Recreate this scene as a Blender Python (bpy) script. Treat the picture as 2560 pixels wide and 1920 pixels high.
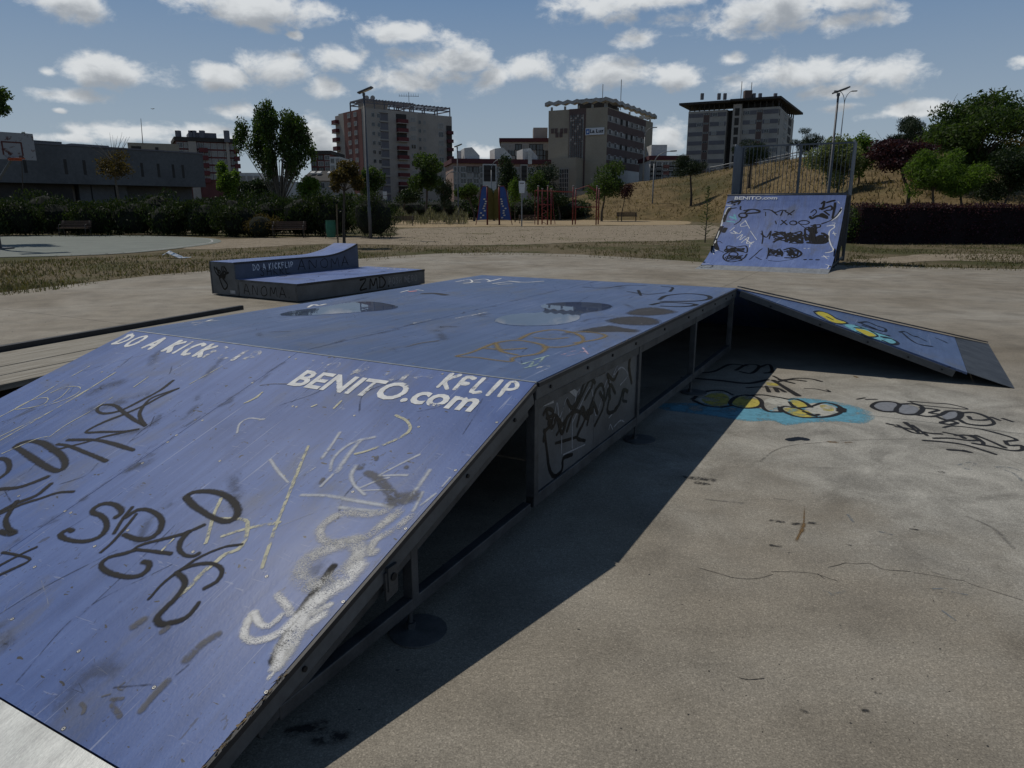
import bpy, bmesh, math, random
from mathutils import Vector, Matrix, noise as mnoise
R = math.radians
for o in list(bpy.data.objects): bpy.data.objects.remove(o)
scene = bpy.context.scene
# ------------------------------------------------------------------ camera
FPX, CAMH = 1765.0, 1.55
PITCH = math.atan(441 / FPX)
cd = bpy.data.cameras.new('camera'); cam = bpy.data.objects.new('camera', cd)
scene.collection.objects.link(cam); scene.camera = cam
cd.sensor_width = 36; cd.sensor_fit = 'HORIZONTAL'; cd.lens = 36 * FPX / 2560
cd.clip_start = .05; cd.clip_end = 6000
cam.location = (0, 0, CAMH); cam.rotation_euler = (math.pi / 2 - PITCH, 0, 0)
scene.render.resolution_x, scene.render.resolution_y = 1024, 768
# ------------------------------------------------------------------ sky
SUN_DIR = Vector((.352, -.338, -.757)).normalized()          # the way the light travels
SUN_EL = math.asin(-SUN_DIR.z); SUN_AZ = math.atan2(-SUN_DIR.x, -SUN_DIR.y)   # azimuth from +Y towards +X
SKY_STRENGTH, EXPOSURE = .05, -1.2
world = bpy.data.worlds.new('World'); scene.world = world; world.use_nodes = True
nt = world.node_tree; nt.nodes.clear(); world.cycles.sampling_method = 'MANUAL'; world.cycles.sample_map_resolution = 256
def N(t, typ, **kw):
    n = t.nodes.new(typ)
    for k, v in kw.items():
        if k == 'ins':
            for a, b in v.items(): n.inputs[a].default_value = b
        else: setattr(n, k, v)
    return n
def mth(t, op, a, b=None, c=None, clamp=False):
    n = t.nodes.new('ShaderNodeMath'); n.operation = op; n.use_clamp = clamp
    for i, x in enumerate((a, b, c)):
        if x is None: continue
        if isinstance(x, (int, float)): n.inputs[i].default_value = x
        else: t.links.new(x, n.inputs[i])
    return n.outputs[0]
def sstep(t, a, b, x):
    n = t.nodes.new('ShaderNodeMapRange'); n.interpolation_type = 'SMOOTHSTEP'
    n.inputs['From Min'].default_value = a; n.inputs['From Max'].default_value = b
    t.links.new(x, n.inputs['Value']); return n.outputs['Result']
def ray(px, py):
    x = (px - 1280) / FPX; z = -(py - 960) / FPX; c, s = math.cos(PITCH), math.sin(PITCH)
    return Vector((x, c + z * s, -s + z * c))
# clouds seen in the photograph: pixel centre and half sizes, turned into directions of the sky
CLOUDS = [(150,5,110,42),(640,28,190,46),(740,88,26,13),(1000,85,120,28),(1130,160,150,62),(1010,200,110,32),(1330,165,75,36),(1230,190,60,30),
 (690,170,90,52),(560,195,70,36),(820,215,60,26),(600,275,62,24),(850,140,60,44),(300,185,130,42),(190,240,100,20),(115,180,30,14),(150,277,20,7),
 (1510,185,105,46),(1600,100,60,24),(1480,20,110,46),(1620,0,200,30),(1950,22,280,52),(2090,55,160,30),(1700,192,62,32),(1990,190,190,42),(2210,180,100,42),
 (2080,230,120,26),(1830,150,40,20),(2110,265,60,14),(2270,278,110,22),(2430,310,90,20),(1680,340,60,36),(330,330,150,28),(160,345,80,14),(520,330,110,22),
 (800,345,60,40),(1200,385,50,22),(1110,380,30,40),(2560,150,40,16),(560,345,60,20)]
tc = N(nt, 'ShaderNodeTexCoord'); sep = N(nt, 'ShaderNodeSeparateXYZ'); nt.links.new(tc.outputs['Generated'], sep.inputs[0])
az = mth(nt, 'ARCTAN2', sep.outputs[0], sep.outputs[1]); el = mth(nt, 'ARCSINE', sep.outputs[2])
cv = N(nt, 'ShaderNodeCombineXYZ'); nt.links.new(az, cv.inputs[0]); nt.links.new(el, cv.inputs[1])
def vmath(op, *ins):
    n = nt.nodes.new('ShaderNodeVectorMath'); n.operation = op
    for i, x in enumerate(ins):
        if isinstance(x, tuple): n.inputs[i].default_value = x
        else: nt.links.new(x, n.inputs[i])
    return n.outputs['Value'] if op == 'DOT_PRODUCT' else n.outputs[0]
def wnoise(vec, scale, detail, rough, dist=0.0):
    n = N(nt, 'ShaderNodeTexNoise', ins={'Scale': scale, 'Detail': detail, 'Roughness': rough, 'Distortion': dist}); nt.links.new(vec, n.inputs['Vector']); return n.outputs['Fac']
acc = None; acc2 = None; UPSH = .022
for (px, py, w, h) in CLOUDS:
    r = ray(px, py).normalized(); a_ = math.atan2(r.x, r.y); e_ = math.asin(r.z)
    r1 = ray(px + w * 1.17, py).normalized(); r2 = ray(px, py - h * 1.17).normalized()
    iw = 1 / abs(math.atan2(r1.x, r1.y) - a_); ih = 1 / abs(math.asin(r2.z) - e_)
    q = vmath('MULTIPLY_ADD', cv.outputs[0], (iw, ih, 0), (-a_ * iw, -e_ * ih, 0)); d2 = vmath('DOT_PRODUCT', q, q)
    acc = d2 if acc is None else mth(nt, 'MINIMUM', acc, d2)
    q = vmath('MULTIPLY_ADD', cv.outputs[0], (iw, ih, 0), (-a_ * iw, (UPSH - e_) * ih, 0)); d2 = vmath('DOT_PRODUCT', q, q)
    acc2 = d2 if acc2 is None else mth(nt, 'MINIMUM', acc2, d2)
near_f = mth(nt, 'SUBTRACT', 1.0, mth(nt, 'MINIMUM', mth(nt, 'SQRT', acc), 2.6)); near_f2 = mth(nt, 'SUBTRACT', 1.0, mth(nt, 'MINIMUM', mth(nt, 'SQRT', acc2), 2.6))
# fair-weather cloud over the unseen rest of the sky, thinned to deepen shadows
wv = vmath('MULTIPLY', cv.outputs[0], (1, 1.6, 1))
nb = wnoise(wv, 2.6, 2.0, .5)
outside = mth(nt, 'MAXIMUM', sstep(nt, .72, .85, mth(nt, 'ABSOLUTE', az)), sstep(nt, .36, .46, el))
gen = mth(nt, 'ADD', mth(nt, 'MULTIPLY_ADD', nb, 5.5, -4.15), mth(nt, 'MULTIPLY_ADD', outside, 3.0, -3.0))
n1 = wnoise(wv, 17.0, 8.0, .58, .3); n2 = wnoise(vmath('ADD', wv, (-.008, UPSH * 1.6, 0)), 17.0, 5.0, .58, .3)
n3 = wnoise(wv, 52.0, 5.0, .65, .2)
def cloud(fld, fld2):
    f0 = mth(nt, 'ADD', fld, mth(nt, 'ADD', mth(nt, 'MULTIPLY_ADD', n1, 2.7, -1.30), mth(nt, 'MULTIPLY_ADD', n3, .7, -.35)))
    f1 = mth(nt, 'ADD', fld2, mth(nt, 'MULTIPLY_ADD', n2, 3.2, -1.55))
    return sstep(nt, -.04, .72, f0), sstep(nt, -.25, 1.1, mth(nt, 'ADD', mth(nt, 'MULTIPLY', f0, .12), f1))
CW = 1.0 / (SKY_STRENGTH * 2 ** EXPOSURE)
def disp(c): return tuple(x * CW for x in c)
sky = N(nt, 'ShaderNodeTexSky', sky_type='NISHITA', sun_disc=False, sun_elevation=SUN_EL, sun_rotation=SUN_AZ, altitude=100, air_density=1.0, dust_density=.7, ozone_density=1.0)
# elevation tint over the sky: pale at the horizon, darkened overhead to deepen shadows
def elramp(stops):
    r = nt.nodes.new('ShaderNodeValToRGB'); e = r.color_ramp.elements
    while len(e) < len(stops): e.new(.5)
    for i, (p, c) in enumerate(stops): e[i].position = p; e[i].color = (*c, 1)
    nt.links.new(mth(nt, 'DIVIDE', mth(nt, 'MAXIMUM', el, 0.0), math.pi / 2), r.inputs[0]); return r.outputs[0]
sky_tint = vmath('SCALE', elramp([(0, (.40, .47, .52)), (.07, (.31, .40, .50)), (.16, (.17, .28, .455)), (.24, (.115, .205, .385)), (.40, (.045, .08, .145)), (1, (.014, .028, .058))])); sky_tint.node.inputs['Scale'].default_value = CW
mv = N(nt, 'ShaderNodeMix', data_type='RGBA'); nt.links.new(elramp([(0, (.85,) * 3), (.2, (.78,) * 3), (.5, (.78,) * 3), (1, (.78,) * 3)]), mv.inputs['Factor']); nt.links.new(sky.outputs[0], mv.inputs['A']); nt.links.new(sky_tint, mv.inputs['B'])
def sky_bg(fld, fld2):
    dens, thick = cloud(fld, fld2)
    ccol = N(nt, 'ShaderNodeMix', data_type='RGBA'); nt.links.new(thick, ccol.inputs['Factor']); ccol.inputs['A'].default_value = (*disp((.70, .72, .73)), 1); ccol.inputs['B'].default_value = (*disp((.33, .355, .385)), 1)
    mix = N(nt, 'ShaderNodeMix', data_type='RGBA'); nt.links.new(mth(nt, 'MULTIPLY', dens, .92), mix.inputs['Factor'])
    nt.links.new(mv.outputs['Result'], mix.inputs['A']); nt.links.new(ccol.outputs['Result'], mix.inputs['B'])
    bg = N(nt, 'ShaderNodeBackground', ins={'Strength': SKY_STRENGTH}); nt.links.new(mix.outputs['Result'], bg.inputs['Color']); return bg.outputs[0]
# the listed clouds only need working out where they stand; the two halves agree at the border
inside = mth(nt, 'MULTIPLY', mth(nt, 'LESS_THAN', mth(nt, 'ABSOLUTE', az), .86), mth(nt, 'MULTIPLY', mth(nt, 'LESS_THAN', el, .47), mth(nt, 'GREATER_THAN', el, -.02)))
ms = N(nt, 'ShaderNodeMixShader'); nt.links.new(inside, ms.inputs[0]); nt.links.new(sky_bg(gen, gen), ms.inputs[1]); nt.links.new(sky_bg(mth(nt, 'MAXIMUM', near_f, gen), mth(nt, 'MAXIMUM', near_f2, gen)), ms.inputs[2])
wo = N(nt, 'ShaderNodeOutputWorld'); nt.links.new(ms.outputs[0], wo.inputs['Surface'])
# ------------------------------------------------------------------ sun, exposure
sl = bpy.data.lights.new('sun', 'SUN'); sl.energy = 5.0; sl.angle = R(.53); sl.color = (1, .95, .87)
so = bpy.data.objects.new('sun', sl); scene.collection.objects.link(so); so.rotation_euler = SUN_DIR.to_track_quat('-Z', 'Y').to_euler(); so.location = (-30, 40, 60)
vw = scene.view_settings; vw.view_transform = 'Standard'; vw.look = 'None'; vw.exposure = EXPOSURE; vw.gamma = 1; vw.use_curve_mapping = False
scene.render.engine = 'CYCLES'; scene.cycles.transparent_max_bounces = 24; scene.cycles.max_bounces = 4; scene.cycles.diffuse_bounces = 3; scene.cycles.glossy_bounces = 3
# ------------------------------------------------------------------ pixels to places
EYE = Vector((0, 0, CAMH))
def P(px, py, z=0.0):
    r = ray(px, py); return EYE + r * ((z - CAMH) / r.z)
def PD(px, py, d):                       # the point of a pixel's ray at forward distance d
    r = ray(px, py); return EYE + r * (d / r.y)
# ------------------------------------------------------------------ materials
MATS = {}
def ramp_node(t, fac, stops):
    r = t.nodes.new('ShaderNodeValToRGB'); e = r.color_ramp.elements
    while len(e) < len(stops): e.new(.5)
    for i, (p, c) in enumerate(stops): e[i].position = p; e[i].color = (*c, 1)
    t.links.new(fac, r.inputs[0]); return r.outputs[0]
def noise_node(t, vec, scale, detail=5, rough=.55, dist=0.0):
    n = N(t, 'ShaderNodeTexNoise', ins={'Scale': scale, 'Detail': detail, 'Roughness': rough, 'Distortion': dist})
    t.links.new(vec, n.inputs['Vector']); return n.outputs['Fac']
def mapped(t, vec, s):
    n = N(t, 'ShaderNodeVectorMath', operation='MULTIPLY'); n.inputs[1].default_value = s; t.links.new(vec, n.inputs[0]); return n.outputs[0]
def mixc(t, f, a, b, bt='MIX'):
    n = N(t, 'ShaderNodeMix', data_type='RGBA', blend_type=bt)
    for k, x in (('Factor', f), ('A', a), ('B', b)):
        if isinstance(x, (int, float)): n.inputs[k].default_value = x
        elif isinstance(x, tuple): n.inputs[k].default_value = (*x, 1)
        else: t.links.new(x, n.inputs[k])
    return n.outputs['Result']
def newmat(name):
    m = bpy.data.materials.new(name); m.use_nodes = True; t = m.node_tree; t.nodes.clear()
    o = N(t, 'ShaderNodeOutputMaterial'); b = N(t, 'ShaderNodeBsdfPrincipled'); t.links.new(b.outputs[0], o.inputs[0])
    tcn = N(t, 'ShaderNodeTexCoord'); MATS[name] = m; return m, t, b, o, tcn.outputs['Object']
def bumpn(t, b, h, strength=.3, dist=.01):
    n = N(t, 'ShaderNodeBump', ins={'Strength': strength, 'Distance': dist}); t.links.new(h, n.inputs['Height']); t.links.new(n.outputs[0], b.inputs['Normal'])
def mat(name, c, c2=None, scale=4, stretch=(1, 1, 1), rough=.7, metal=0.0, bump=0, bscale=60, spec=.4, fine=.12, bdist=.01):
    m, t, b, o, v = newmat(name)
    c2 = c2 or tuple(x * .72 for x in c)
    vv = mapped(t, v, stretch)
    col = ramp_node(t, noise_node(t, vv, scale, 7, .6), [(.32, c2), (.66, c)])
    f = noise_node(t, vv, scale * 14, 3, .6)
    col = mixc(t, 1.0, col, ramp_node(t, f, [(.3, (1 - fine,) * 3), (.7, (1 + fine,) * 3)]), 'MULTIPLY')
    t.links.new(col, b.inputs['Base Color']); b.inputs['Roughness'].default_value = rough; b.inputs['Metallic'].default_value = metal
    b.inputs['Specular IOR Level'].default_value = spec
    if bump: bumpn(t, b, noise_node(t, vv, bscale, 4, .6), bump, bdist)
    return m
# ------------------------------------------------------------------ mesh helpers
COL = scene.collection
class MB:
    def __init__(s): s.v = []; s.f = []; s.m = []
    def face(s, pts, mi=0):
        i = len(s.v); s.v += [tuple(p) for p in pts]; s.f.append(tuple(range(i, i + len(pts)))); s.m.append(mi)
    def box(s, a, b, mi=0):
        x0, y0, z0 = a; x1, y1, z1 = b
        s.hexa([(x0,y0,z0),(x1,y0,z0),(x1,y1,z0),(x0,y1,z0),(x0,y0,z1),(x1,y0,z1),(x1,y1,z1),(x0,y1,z1)], mi); return s
    def hexa(s, p, mi=0):
        i = len(s.v); s.v += [tuple(q) for q in p]
        for f in ((3,2,1,0),(4,5,6,7),(0,1,5,4),(1,2,6,5),(2,3,7,6),(3,0,4,7)): s.f.append(tuple(i + k for k in f)); s.m.append(mi)
        return s
    def beam(s, p, q, w, h, up=(0, 0, 1), mi=0):
        p, q = Vector(p), Vector(q); d = (q - p).normalized(); u = Vector(up); sd = d.cross(u)
        if sd.length < 1e-4: u = Vector((0, 1, 0)); sd = d.cross(u)
        sd.normalize(); u = sd.cross(d); sd *= w / 2; u = u * (h / 2)
        s.hexa([p-sd-u, p+sd-u, q+sd-u, q-sd-u, p-sd+u, p+sd+u, q+sd+u, q-sd+u], mi); return s
    def prism(s, poly, off, mi=0):                 # polygon (3d) extruded by vector off
        a = [Vector(p) for p in poly]; o = Vector(off); b = [p + o for p in a]; n = len(a)
        nrm = Vector((0, 0, 0))
        for k in range(n): nrm += a[k].cross(a[(k + 1) % n])
        if nrm.dot(o) > 0: a, b = b, a          # a is the outward far side
        s.face(a, mi); s.face(list(reversed(b)), mi)
        for k in range(n): s.face([a[(k + 1) % n], a[k], b[k], b[(k + 1) % n]], mi)
        return s
    def tube(s, pts, rad, n=8, mi=0, cap=True):
        pts = [Vector(p) for p in pts]
        if not hasattr(rad, '__len__'): rad = [rad] * len(pts)
        i0 = len(s.v); prev = None
        for k, p in enumerate(pts):
            d = (pts[min(k + 1, len(pts) - 1)] - pts[max(k - 1, 0)]).normalized()
            if prev is None: a = d.orthogonal().normalized()
            else:
                a = prev - d * prev.dot(d)
                a = a.normalized() if a.length > 1e-5 else d.orthogonal().normalized()
            prev = a; b = d.cross(a)
            for j in range(n):
                t = 2 * math.pi * j / n; s.v.append(tuple(p + (a * math.cos(t) + b * math.sin(t)) * rad[k]))
        for k in range(len(pts) - 1):
            for j in range(n):
                a0 = i0 + k * n + j; a1 = i0 + k * n + (j + 1) % n
                s.f.append((a0, a1, a1 + n, a0 + n)); s.m.append(mi)
        if cap:
            s.f.append(tuple(i0 + j for j in reversed(range(n)))); s.m.append(mi)
            e = i0 + (len(pts) - 1) * n; s.f.append(tuple(e + j for j in range(n))); s.m.append(mi)
        return s
    def mesh(s, name, mats, smooth=False):
        me = bpy.data.meshes.new(name); me.from_pydata(s.v, [], s.f)
        for m in (mats if isinstance(mats, (list, tuple)) else [mats]): me.materials.append(MATS[m] if isinstance(m, str) else m)
        me.polygons.foreach_set('material_index', s.m)
        if smooth: me.polygons.foreach_set('use_smooth', [True] * len(s.f))
        me.update(); return me
    def build(s, name, mats, parent=None, smooth=False, bevel=0):
        o = link(name, s.mesh(name, mats, smooth), parent)
        if bevel:
            b = o.modifiers.new('bevel', 'BEVEL'); b.width = bevel; b.segments = 2; b.limit_method = 'ANGLE'
        return o
def link(name, me, parent=None, loc=None, rz=0, scale=None):
    o = bpy.data.objects.new(name, me); COL.objects.link(o)
    if parent: o.parent = parent
    if loc is not None: o.location = loc
    if rz: o.rotation_euler = (0, 0, rz)
    if scale: o.scale = scale
    return o
def tag(o, label=None, cat=None, group=None, kind=None):
    if label: o['label'] = label
    if cat: o['category'] = cat
    if group: o['group'] = group
    if kind: o['kind'] = kind
    return o
def thing(name, label, cat, loc=(0, 0, 0), rz=0, group=None):
    o = bpy.data.objects.new(name, None); COL.objects.link(o); o.empty_display_size = .2
    o.location = loc; o.rotation_euler = (0, 0, rz); return tag(o, label, cat, group)
def copy_tree(o, parent=None):
    c = o.copy(); COL.objects.link(c)
    if parent: c.parent = parent
    for ch in o.children: copy_tree(ch, c)
    return c
# ------------------------------------------------------------------ paint: ribbons with soft edges
def paint(name, col, soft=.25, wear=.0, wscale=30, rough=.6, opac=1.0, stretch=(1, 1, 1)):
    m = bpy.data.materials.new(name); m.use_nodes = True; t = m.node_tree; t.nodes.clear(); MATS[name] = m
    o = N(t, 'ShaderNodeOutputMaterial'); b = N(t, 'ShaderNodeBsdfPrincipled'); tr = N(t, 'ShaderNodeBsdfTransparent'); mx = N(t, 'ShaderNodeMixShader')
    tcn = N(t, 'ShaderNodeTexCoord'); v = tcn.outputs['Object']
    b.inputs['Roughness'].default_value = rough; b.inputs['Specular IOR Level'].default_value = .12
    nf = noise_node(t, v, 26, 6, .65)
    t.links.new(mixc(t, 1.0, col, ramp_node(t, nf, [(.3, (.78,) * 3), (.7, (1.12,) * 3)]), 'MULTIPLY'), b.inputs['Base Color'])
    sp = N(t, 'ShaderNodeSeparateXYZ'); t.links.new(tcn.outputs['UV'], sp.inputs[0])
    ex = mth(t, 'MAXIMUM', mth(t, 'SUBTRACT', 1.0, sp.outputs[0]), 0.0); yy = sp.outputs[1]
    d = mth(t, 'SQRT', mth(t, 'ADD', mth(t, 'MULTIPLY', ex, ex), mth(t, 'MULTIPLY', yy, yy)))
    d = mth(t, 'ADD', d, mth(t, 'MULTIPLY_ADD', noise_node(t, v, 75, 5, .75), .8, -.36))
    al = sstep(t, 1.0, 1.0 - soft, d)
    if wear:
        w = mth(t, 'ADD', mth(t, 'MULTIPLY', noise_node(t, mapped(t, v, stretch), wscale, 9, .72), .65), mth(t, 'MULTIPLY', noise_node(t, mapped(t, v, stretch), 6.5, 5, .6), .35))
        al = mth(t, 'MULTIPLY', al, sstep(t, wear - .07, wear + .07, w))
    al = mth(t, 'MULTIPLY', al, opac)
    t.links.new(al, mx.inputs[0]); t.links.new(tr.outputs[0], mx.inputs[1]); t.links.new(b.outputs[0], mx.inputs[2]); t.links.new(mx.outputs[0], o.inputs[0])
    return m
def smooth_line(pts, step):
    pts = [Vector(p) for p in pts]
    if len(pts) == 2: pts = [pts[0], pts[0].lerp(pts[1], .5), pts[1]]
    out = []; closed = (pts[0] - pts[-1]).length < 1e-4; n = len(pts)
    for i in range(n - 1):
        p0 = pts[i - 1] if i else (pts[-2] if closed else pts[0] * 2 - pts[1]); p3 = pts[i + 2] if i + 2 < n else (pts[1] if closed else pts[-1] * 2 - pts[-2])
        p1, p2 = pts[i], pts[i + 1]; k = max(2, min(24, int((p2 - p1).length / step)))
        for j in range(k):
            t = j / k; out.append(.5 * ((2 * p1) + (p2 - p0) * t + (2 * p0 - 5 * p1 + 4 * p2 - p3) * t * t + (3 * p1 - p0 - 3 * p2 + p3) * t ** 3))
    out.append(pts[-1]); return out
LAYER = [0]
class Strokes:                    # several strokes of one tag in one mesh
    def __init__(s): s.v = []; s.f = []; s.uv = []; s.rng = []; s.base = .0012
    def add(s, pts, w, normal, step=.02):      # pts local; normal: vector or function of point
        nf = normal if callable(normal) else (lambda p: normal)
        ln = smooth_line(pts, step)
        if not hasattr(w, '__len__'): w = (w, w)
        d0 = (ln[0] - ln[1]).normalized() * w[0] * .5; d1 = (ln[-1] - ln[-2]).normalized() * w[1] * .5
        ln = [ln[0] + d0, ln[0] + d0 * .5] + ln + [ln[-1] + d1 * .5, ln[-1] + d1]
        acc = [0.0]
        for a, b in zip(ln, ln[1:]): acc.append(acc[-1] + (b - a).length)
        tot = acc[-1] or 1; LAYER[0] = (LAYER[0] + 1) % 30; off = s.base + LAYER[0] * .00003
        i0 = len(s.v); fi = len(s.f); n = len(ln)
        for k, p in enumerate(ln):
            t = acc[k] / tot; ww = (w[0] + (w[1] - w[0]) * t) * (1 + .38 * mnoise.noise(Vector((acc[k] / (w[0] * 5), LAYER[0] * 3.7, .5)))); nn = Vector(nf(p))
            tg = (ln[min(k + 1, n - 1)] - ln[max(k - 1, 0)]).normalized(); sd = nn.cross(tg).normalized() * ww * .5
            q = p + nn * (off + .00005 * t); s.v += [tuple(q - sd), tuple(q), tuple(q + sd)]
            e = min(acc[k] / (ww * .5), (tot - acc[k]) / (ww * .5), 1); s.uv += [(e, -1), (e, 0), (e, 1)]
            if k:
                a = i0 + 3 * k; s.f += [(a - 3, a - 2, a + 1, a), (a - 2, a - 1, a + 2, a + 1)]
        s.rng.append((i0, len(s.v), fi, len(s.f))); return s
    def fill(s, pts, normal, off=.0008):
        nn = Vector(normal(Vector(pts[0])) if callable(normal) else normal); LAYER[0] = (LAYER[0] + 1) % 30; off = off - .00001 * LAYER[0]
        ln = smooth_line(list(pts) + [pts[0]], .05)[:-1]; i0 = len(s.v); fi = len(s.f)
        c = sum(ln, Vector()) / len(ln)
        s.v.append(tuple(c + nn * off)); s.uv.append((1, 0))
        for p in ln: s.v.append(tuple(p + nn * off)); s.uv.append((1, .93))
        for k in range(len(ln)): s.f.append((i0, i0 + 1 + k, i0 + 1 + (k + 1) % len(ln)))
        s.rng.append((i0, len(s.v), fi, len(s.f))); return s
    def build(s, name, m, parent, join=.05):     # strokes that touch or nearly touch make one piece
        n = len(s.rng); box = []
        for (a, b, c, d) in s.rng:
            vs = s.v[a:b]; box.append(tuple(f(v[i] for v in vs) for f in (min, max) for i in range(3)))
        grp = list(range(n))
        def find(i):
            while grp[i] != i: i = grp[i]
            return i
        for i in range(n):
            for j in range(i):
                if all(box[i][k] - join < box[j][k + 3] and box[j][k] - join < box[i][k + 3] for k in range(3)): grp[find(i)] = find(j)
        first = None
        for g in sorted({find(i) for i in range(n)}):
            V = []; F = []; U = []
            for i in range(n):
                if find(i) != g: continue
                a, b, c, d = s.rng[i]; sh = len(V) - a; V += s.v[a:b]; U += s.uv[a:b]; F += [tuple(k + sh for k in f) for f in s.f[c:d]]
            me = bpy.data.meshes.new(name); me.from_pydata(V, [], F); me.materials.append(MATS[m])
            ul = me.uv_layers.new(name='UVMap'); idx = [0] * len(me.loops); me.loops.foreach_get('vertex_index', idx)
            ul.data.foreach_set('uv', [c for i in idx for c in U[i]]); me.update()
            o = link(name, me, parent); first = first or o
        return first
GLYPH = {'A': [[(0,0),(.4,1),(.5,1),(.9,0)],[(.15,.38),(.8,.34)]], 'N': [[(0,0),(.1,1),(.75,.05),(.85,1)]], 'O': [[(.45,1),(.1,.8),(0,.45),(.2,.08),(.5,0),(.8,.2),(.88,.6),(.7,.92),(.45,1)]],
 'M': [[(0,0),(.12,1),(.5,.3),(.88,1),(1,0)]], 'D': [[(.1,0),(.1,1)],[(-.05,1),(.5,.95),(.85,.5),(.55,.05),(0,0)]], 'K': [[(.1,1),(.1,0)],[(.75,1),(.15,.5),(.8,0)]], 'I': [[(.2,1),(.2,0)]],
 'C': [[(.8,.85),(.5,1),(.12,.75),(.05,.35),(.3,.03),(.75,.1)]], 'F': [[(.1,0),(.1,1),(.75,.98)],[(.1,.52),(.6,.52)]], 'L': [[(.1,1),(.1,0),(.7,.02)]], 'P': [[(.1,0),(.1,1),(.6,.95),(.75,.7),(.55,.48),(.1,.45)]],
 'S': [[(.8,.85),(.45,1),(.15,.8),(.45,.52),(.75,.3),(.5,.02),(.05,.12)]], 'H': [[(.1,0),(.1,1)],[(.8,0),(.8,1)],[(.1,.5),(.8,.5)]], 'E': [[(.75,1),(.1,1),(.1,0),(.75,0)],[(.1,.5),(.6,.5)]],
 'Z': [[(.05,.95),(.8,1),(.05,.05),(.85,0)]], 'U': [[(.1,1),(.1,.3),(.4,0),(.75,.25),(.8,1)]], 'R': [[(.1,0),(.1,1),(.6,.95),(.7,.7),(.5,.5),(.1,.48),(.75,0)]], '.': [[(.1,0),(.14,.03)]], ' ': []}
def scrawl(st, text, fn, x0, h, w, thick, normal, gap=.3, jit=.06, seed=1):
    """write text with fn(x, y) -> local point; letters w wide, h tall"""
    rn = random.Random(seed); x = x0
    for ch in text:
        ww = w * (.45 if ch in 'I.' else .55 if ch == ' ' else 1)
        for g in GLYPH[ch]:
            st.add([fn(x + (a + rn.uniform(-jit, jit)) * ww, (b + rn.uniform(-jit, jit)) * h) for a, b in g], thick * rn.uniform(.85, 1.15), normal, step=thick * .6)
        x += ww + gap * w
    return x
# ------------------------------------------------------------------ frames of the skate park
FB_ANG = R(-28.546); FB_O = Vector((.113, 3.213, 0)); FH = .755
UX = Vector((math.cos(FB_ANG), math.sin(FB_ANG), 0)); VY = Vector((-UX.y, UX.x, 0))
def W2L(p, o=FB_O, x=UX, y=VY): d = Vector(p) - o; return Vector((d.dot(x), d.dot(y), d.z))
def L2W(a, b, z=0): return FB_O + UX * a + VY * b + Vector((0, 0, z))
def plane_hit(px, py, p0, n, frame=(FB_O, UX, VY)):            # pixel onto a plane given in a thing's own frame
    o, x, y = frame; e = W2L(EYE, o, x, y); r = ray(px, py); r = Vector((r.dot(x), r.dot(y), r.z)); n = Vector(n)
    return e + r * ((Vector(p0) - e).dot(n) / r.dot(n))
# ------------------------------------------------------------------ ground materials
def concrete():
    m, t, b, o, v = newmat('concrete')
    big = noise_node(t, v, .45, 5, .55, .4); mid = noise_node(t, v, 2.2, 7, .62, .3)
    col = ramp_node(t, big, [(.30, (.205, .175, .130)), (.46, (.270, .238, .188)), (.56, (.292, .262, .212)), (.72, (.345, .320, .272))])
    col = mixc(t, .8, col, ramp_node(t, mid, [(.28, (.66,) * 3), (.5, (1.0,) * 3), (.72, (1.25,) * 3)]), 'MULTIPLY')
    # an area scrubbed pale round the floor paintings
    c = L2W(2.0, 2.4); d = N(t, 'ShaderNodeVectorMath', operation='DISTANCE'); t.links.new(v, d.inputs[0]); d.inputs[1].default_value = tuple(c)
    f = sstep(t, 2.9, .9, mth(t, 'ADD', d.outputs['Value'], mth(t, 'MULTIPLY_ADD', noise_node(t, v, .9, 6, .6), 3.6, -1.8)))
    pale = mixc(t, 1.0, (.40, .385, .34), ramp_node(t, noise_node(t, v, 2.4, 9, .68, .6), [(.34, (.52,) * 3), (.5, (.92,) * 3), (.62, (1.2,) * 3)]), 'MULTIPLY')
    col = mixc(t, mth(t, 'MULTIPLY', f, .85), col, pale)
    # long floated streaks, fine sand grain, pits
    st = noise_node(t, mapped(t, v, (.5, 2.6, 1)), 2.0, 6, .6)
    col = mixc(t, .5, col, ramp_node(t, st, [(.3, (.85,) * 3), (.7, (1.12,) * 3)]), 'MULTIPLY')
    g = noise_node(t, v, 170, 2, .8)
    col = mixc(t, .85, col, ramp_node(t, g, [(.28, (.62,) * 3), (.5, (1.0,) * 3), (.74, (1.55,) * 3)]), 'MULTIPLY')
    vo = N(t, 'ShaderNodeTexVoronoi', ins={'Scale': 190.0}); t.links.new(v, vo.inputs['Vector']); sx = N(t, 'ShaderNodeSeparateXYZ'); t.links.new(vo.outputs['Color'], sx.inputs[0])
    col = mixc(t, .6, col, ramp_node(t, sx.outputs[0], [(0, (.66,) * 3), (.25, (.92,) * 3), (.8, (1.05,) * 3), (1, (1.6,) * 3)]), 'MULTIPLY')
    sand = noise_node(t, v, 60, 2, .6)
    col = mixc(t, .55, col, ramp_node(t, sand, [(.3, (.78,) * 3), (.7, (1.2,) * 3)]), 'MULTIPLY')
    pit = noise_node(t, v, 34, 1, .4)
    col = mixc(t, sstep(t, .225, .19, pit), col, (.06, .055, .05))
    t.links.new(col, b.inputs['Base Color']); b.inputs['Roughness'].default_value = .82; b.inputs['Specular IOR Level'].default_value = .3
    bumpn(t, b, mth(t, 'ADD', mth(t, 'MULTIPLY', g, .5), mid), .35, .006)
concrete()
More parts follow.
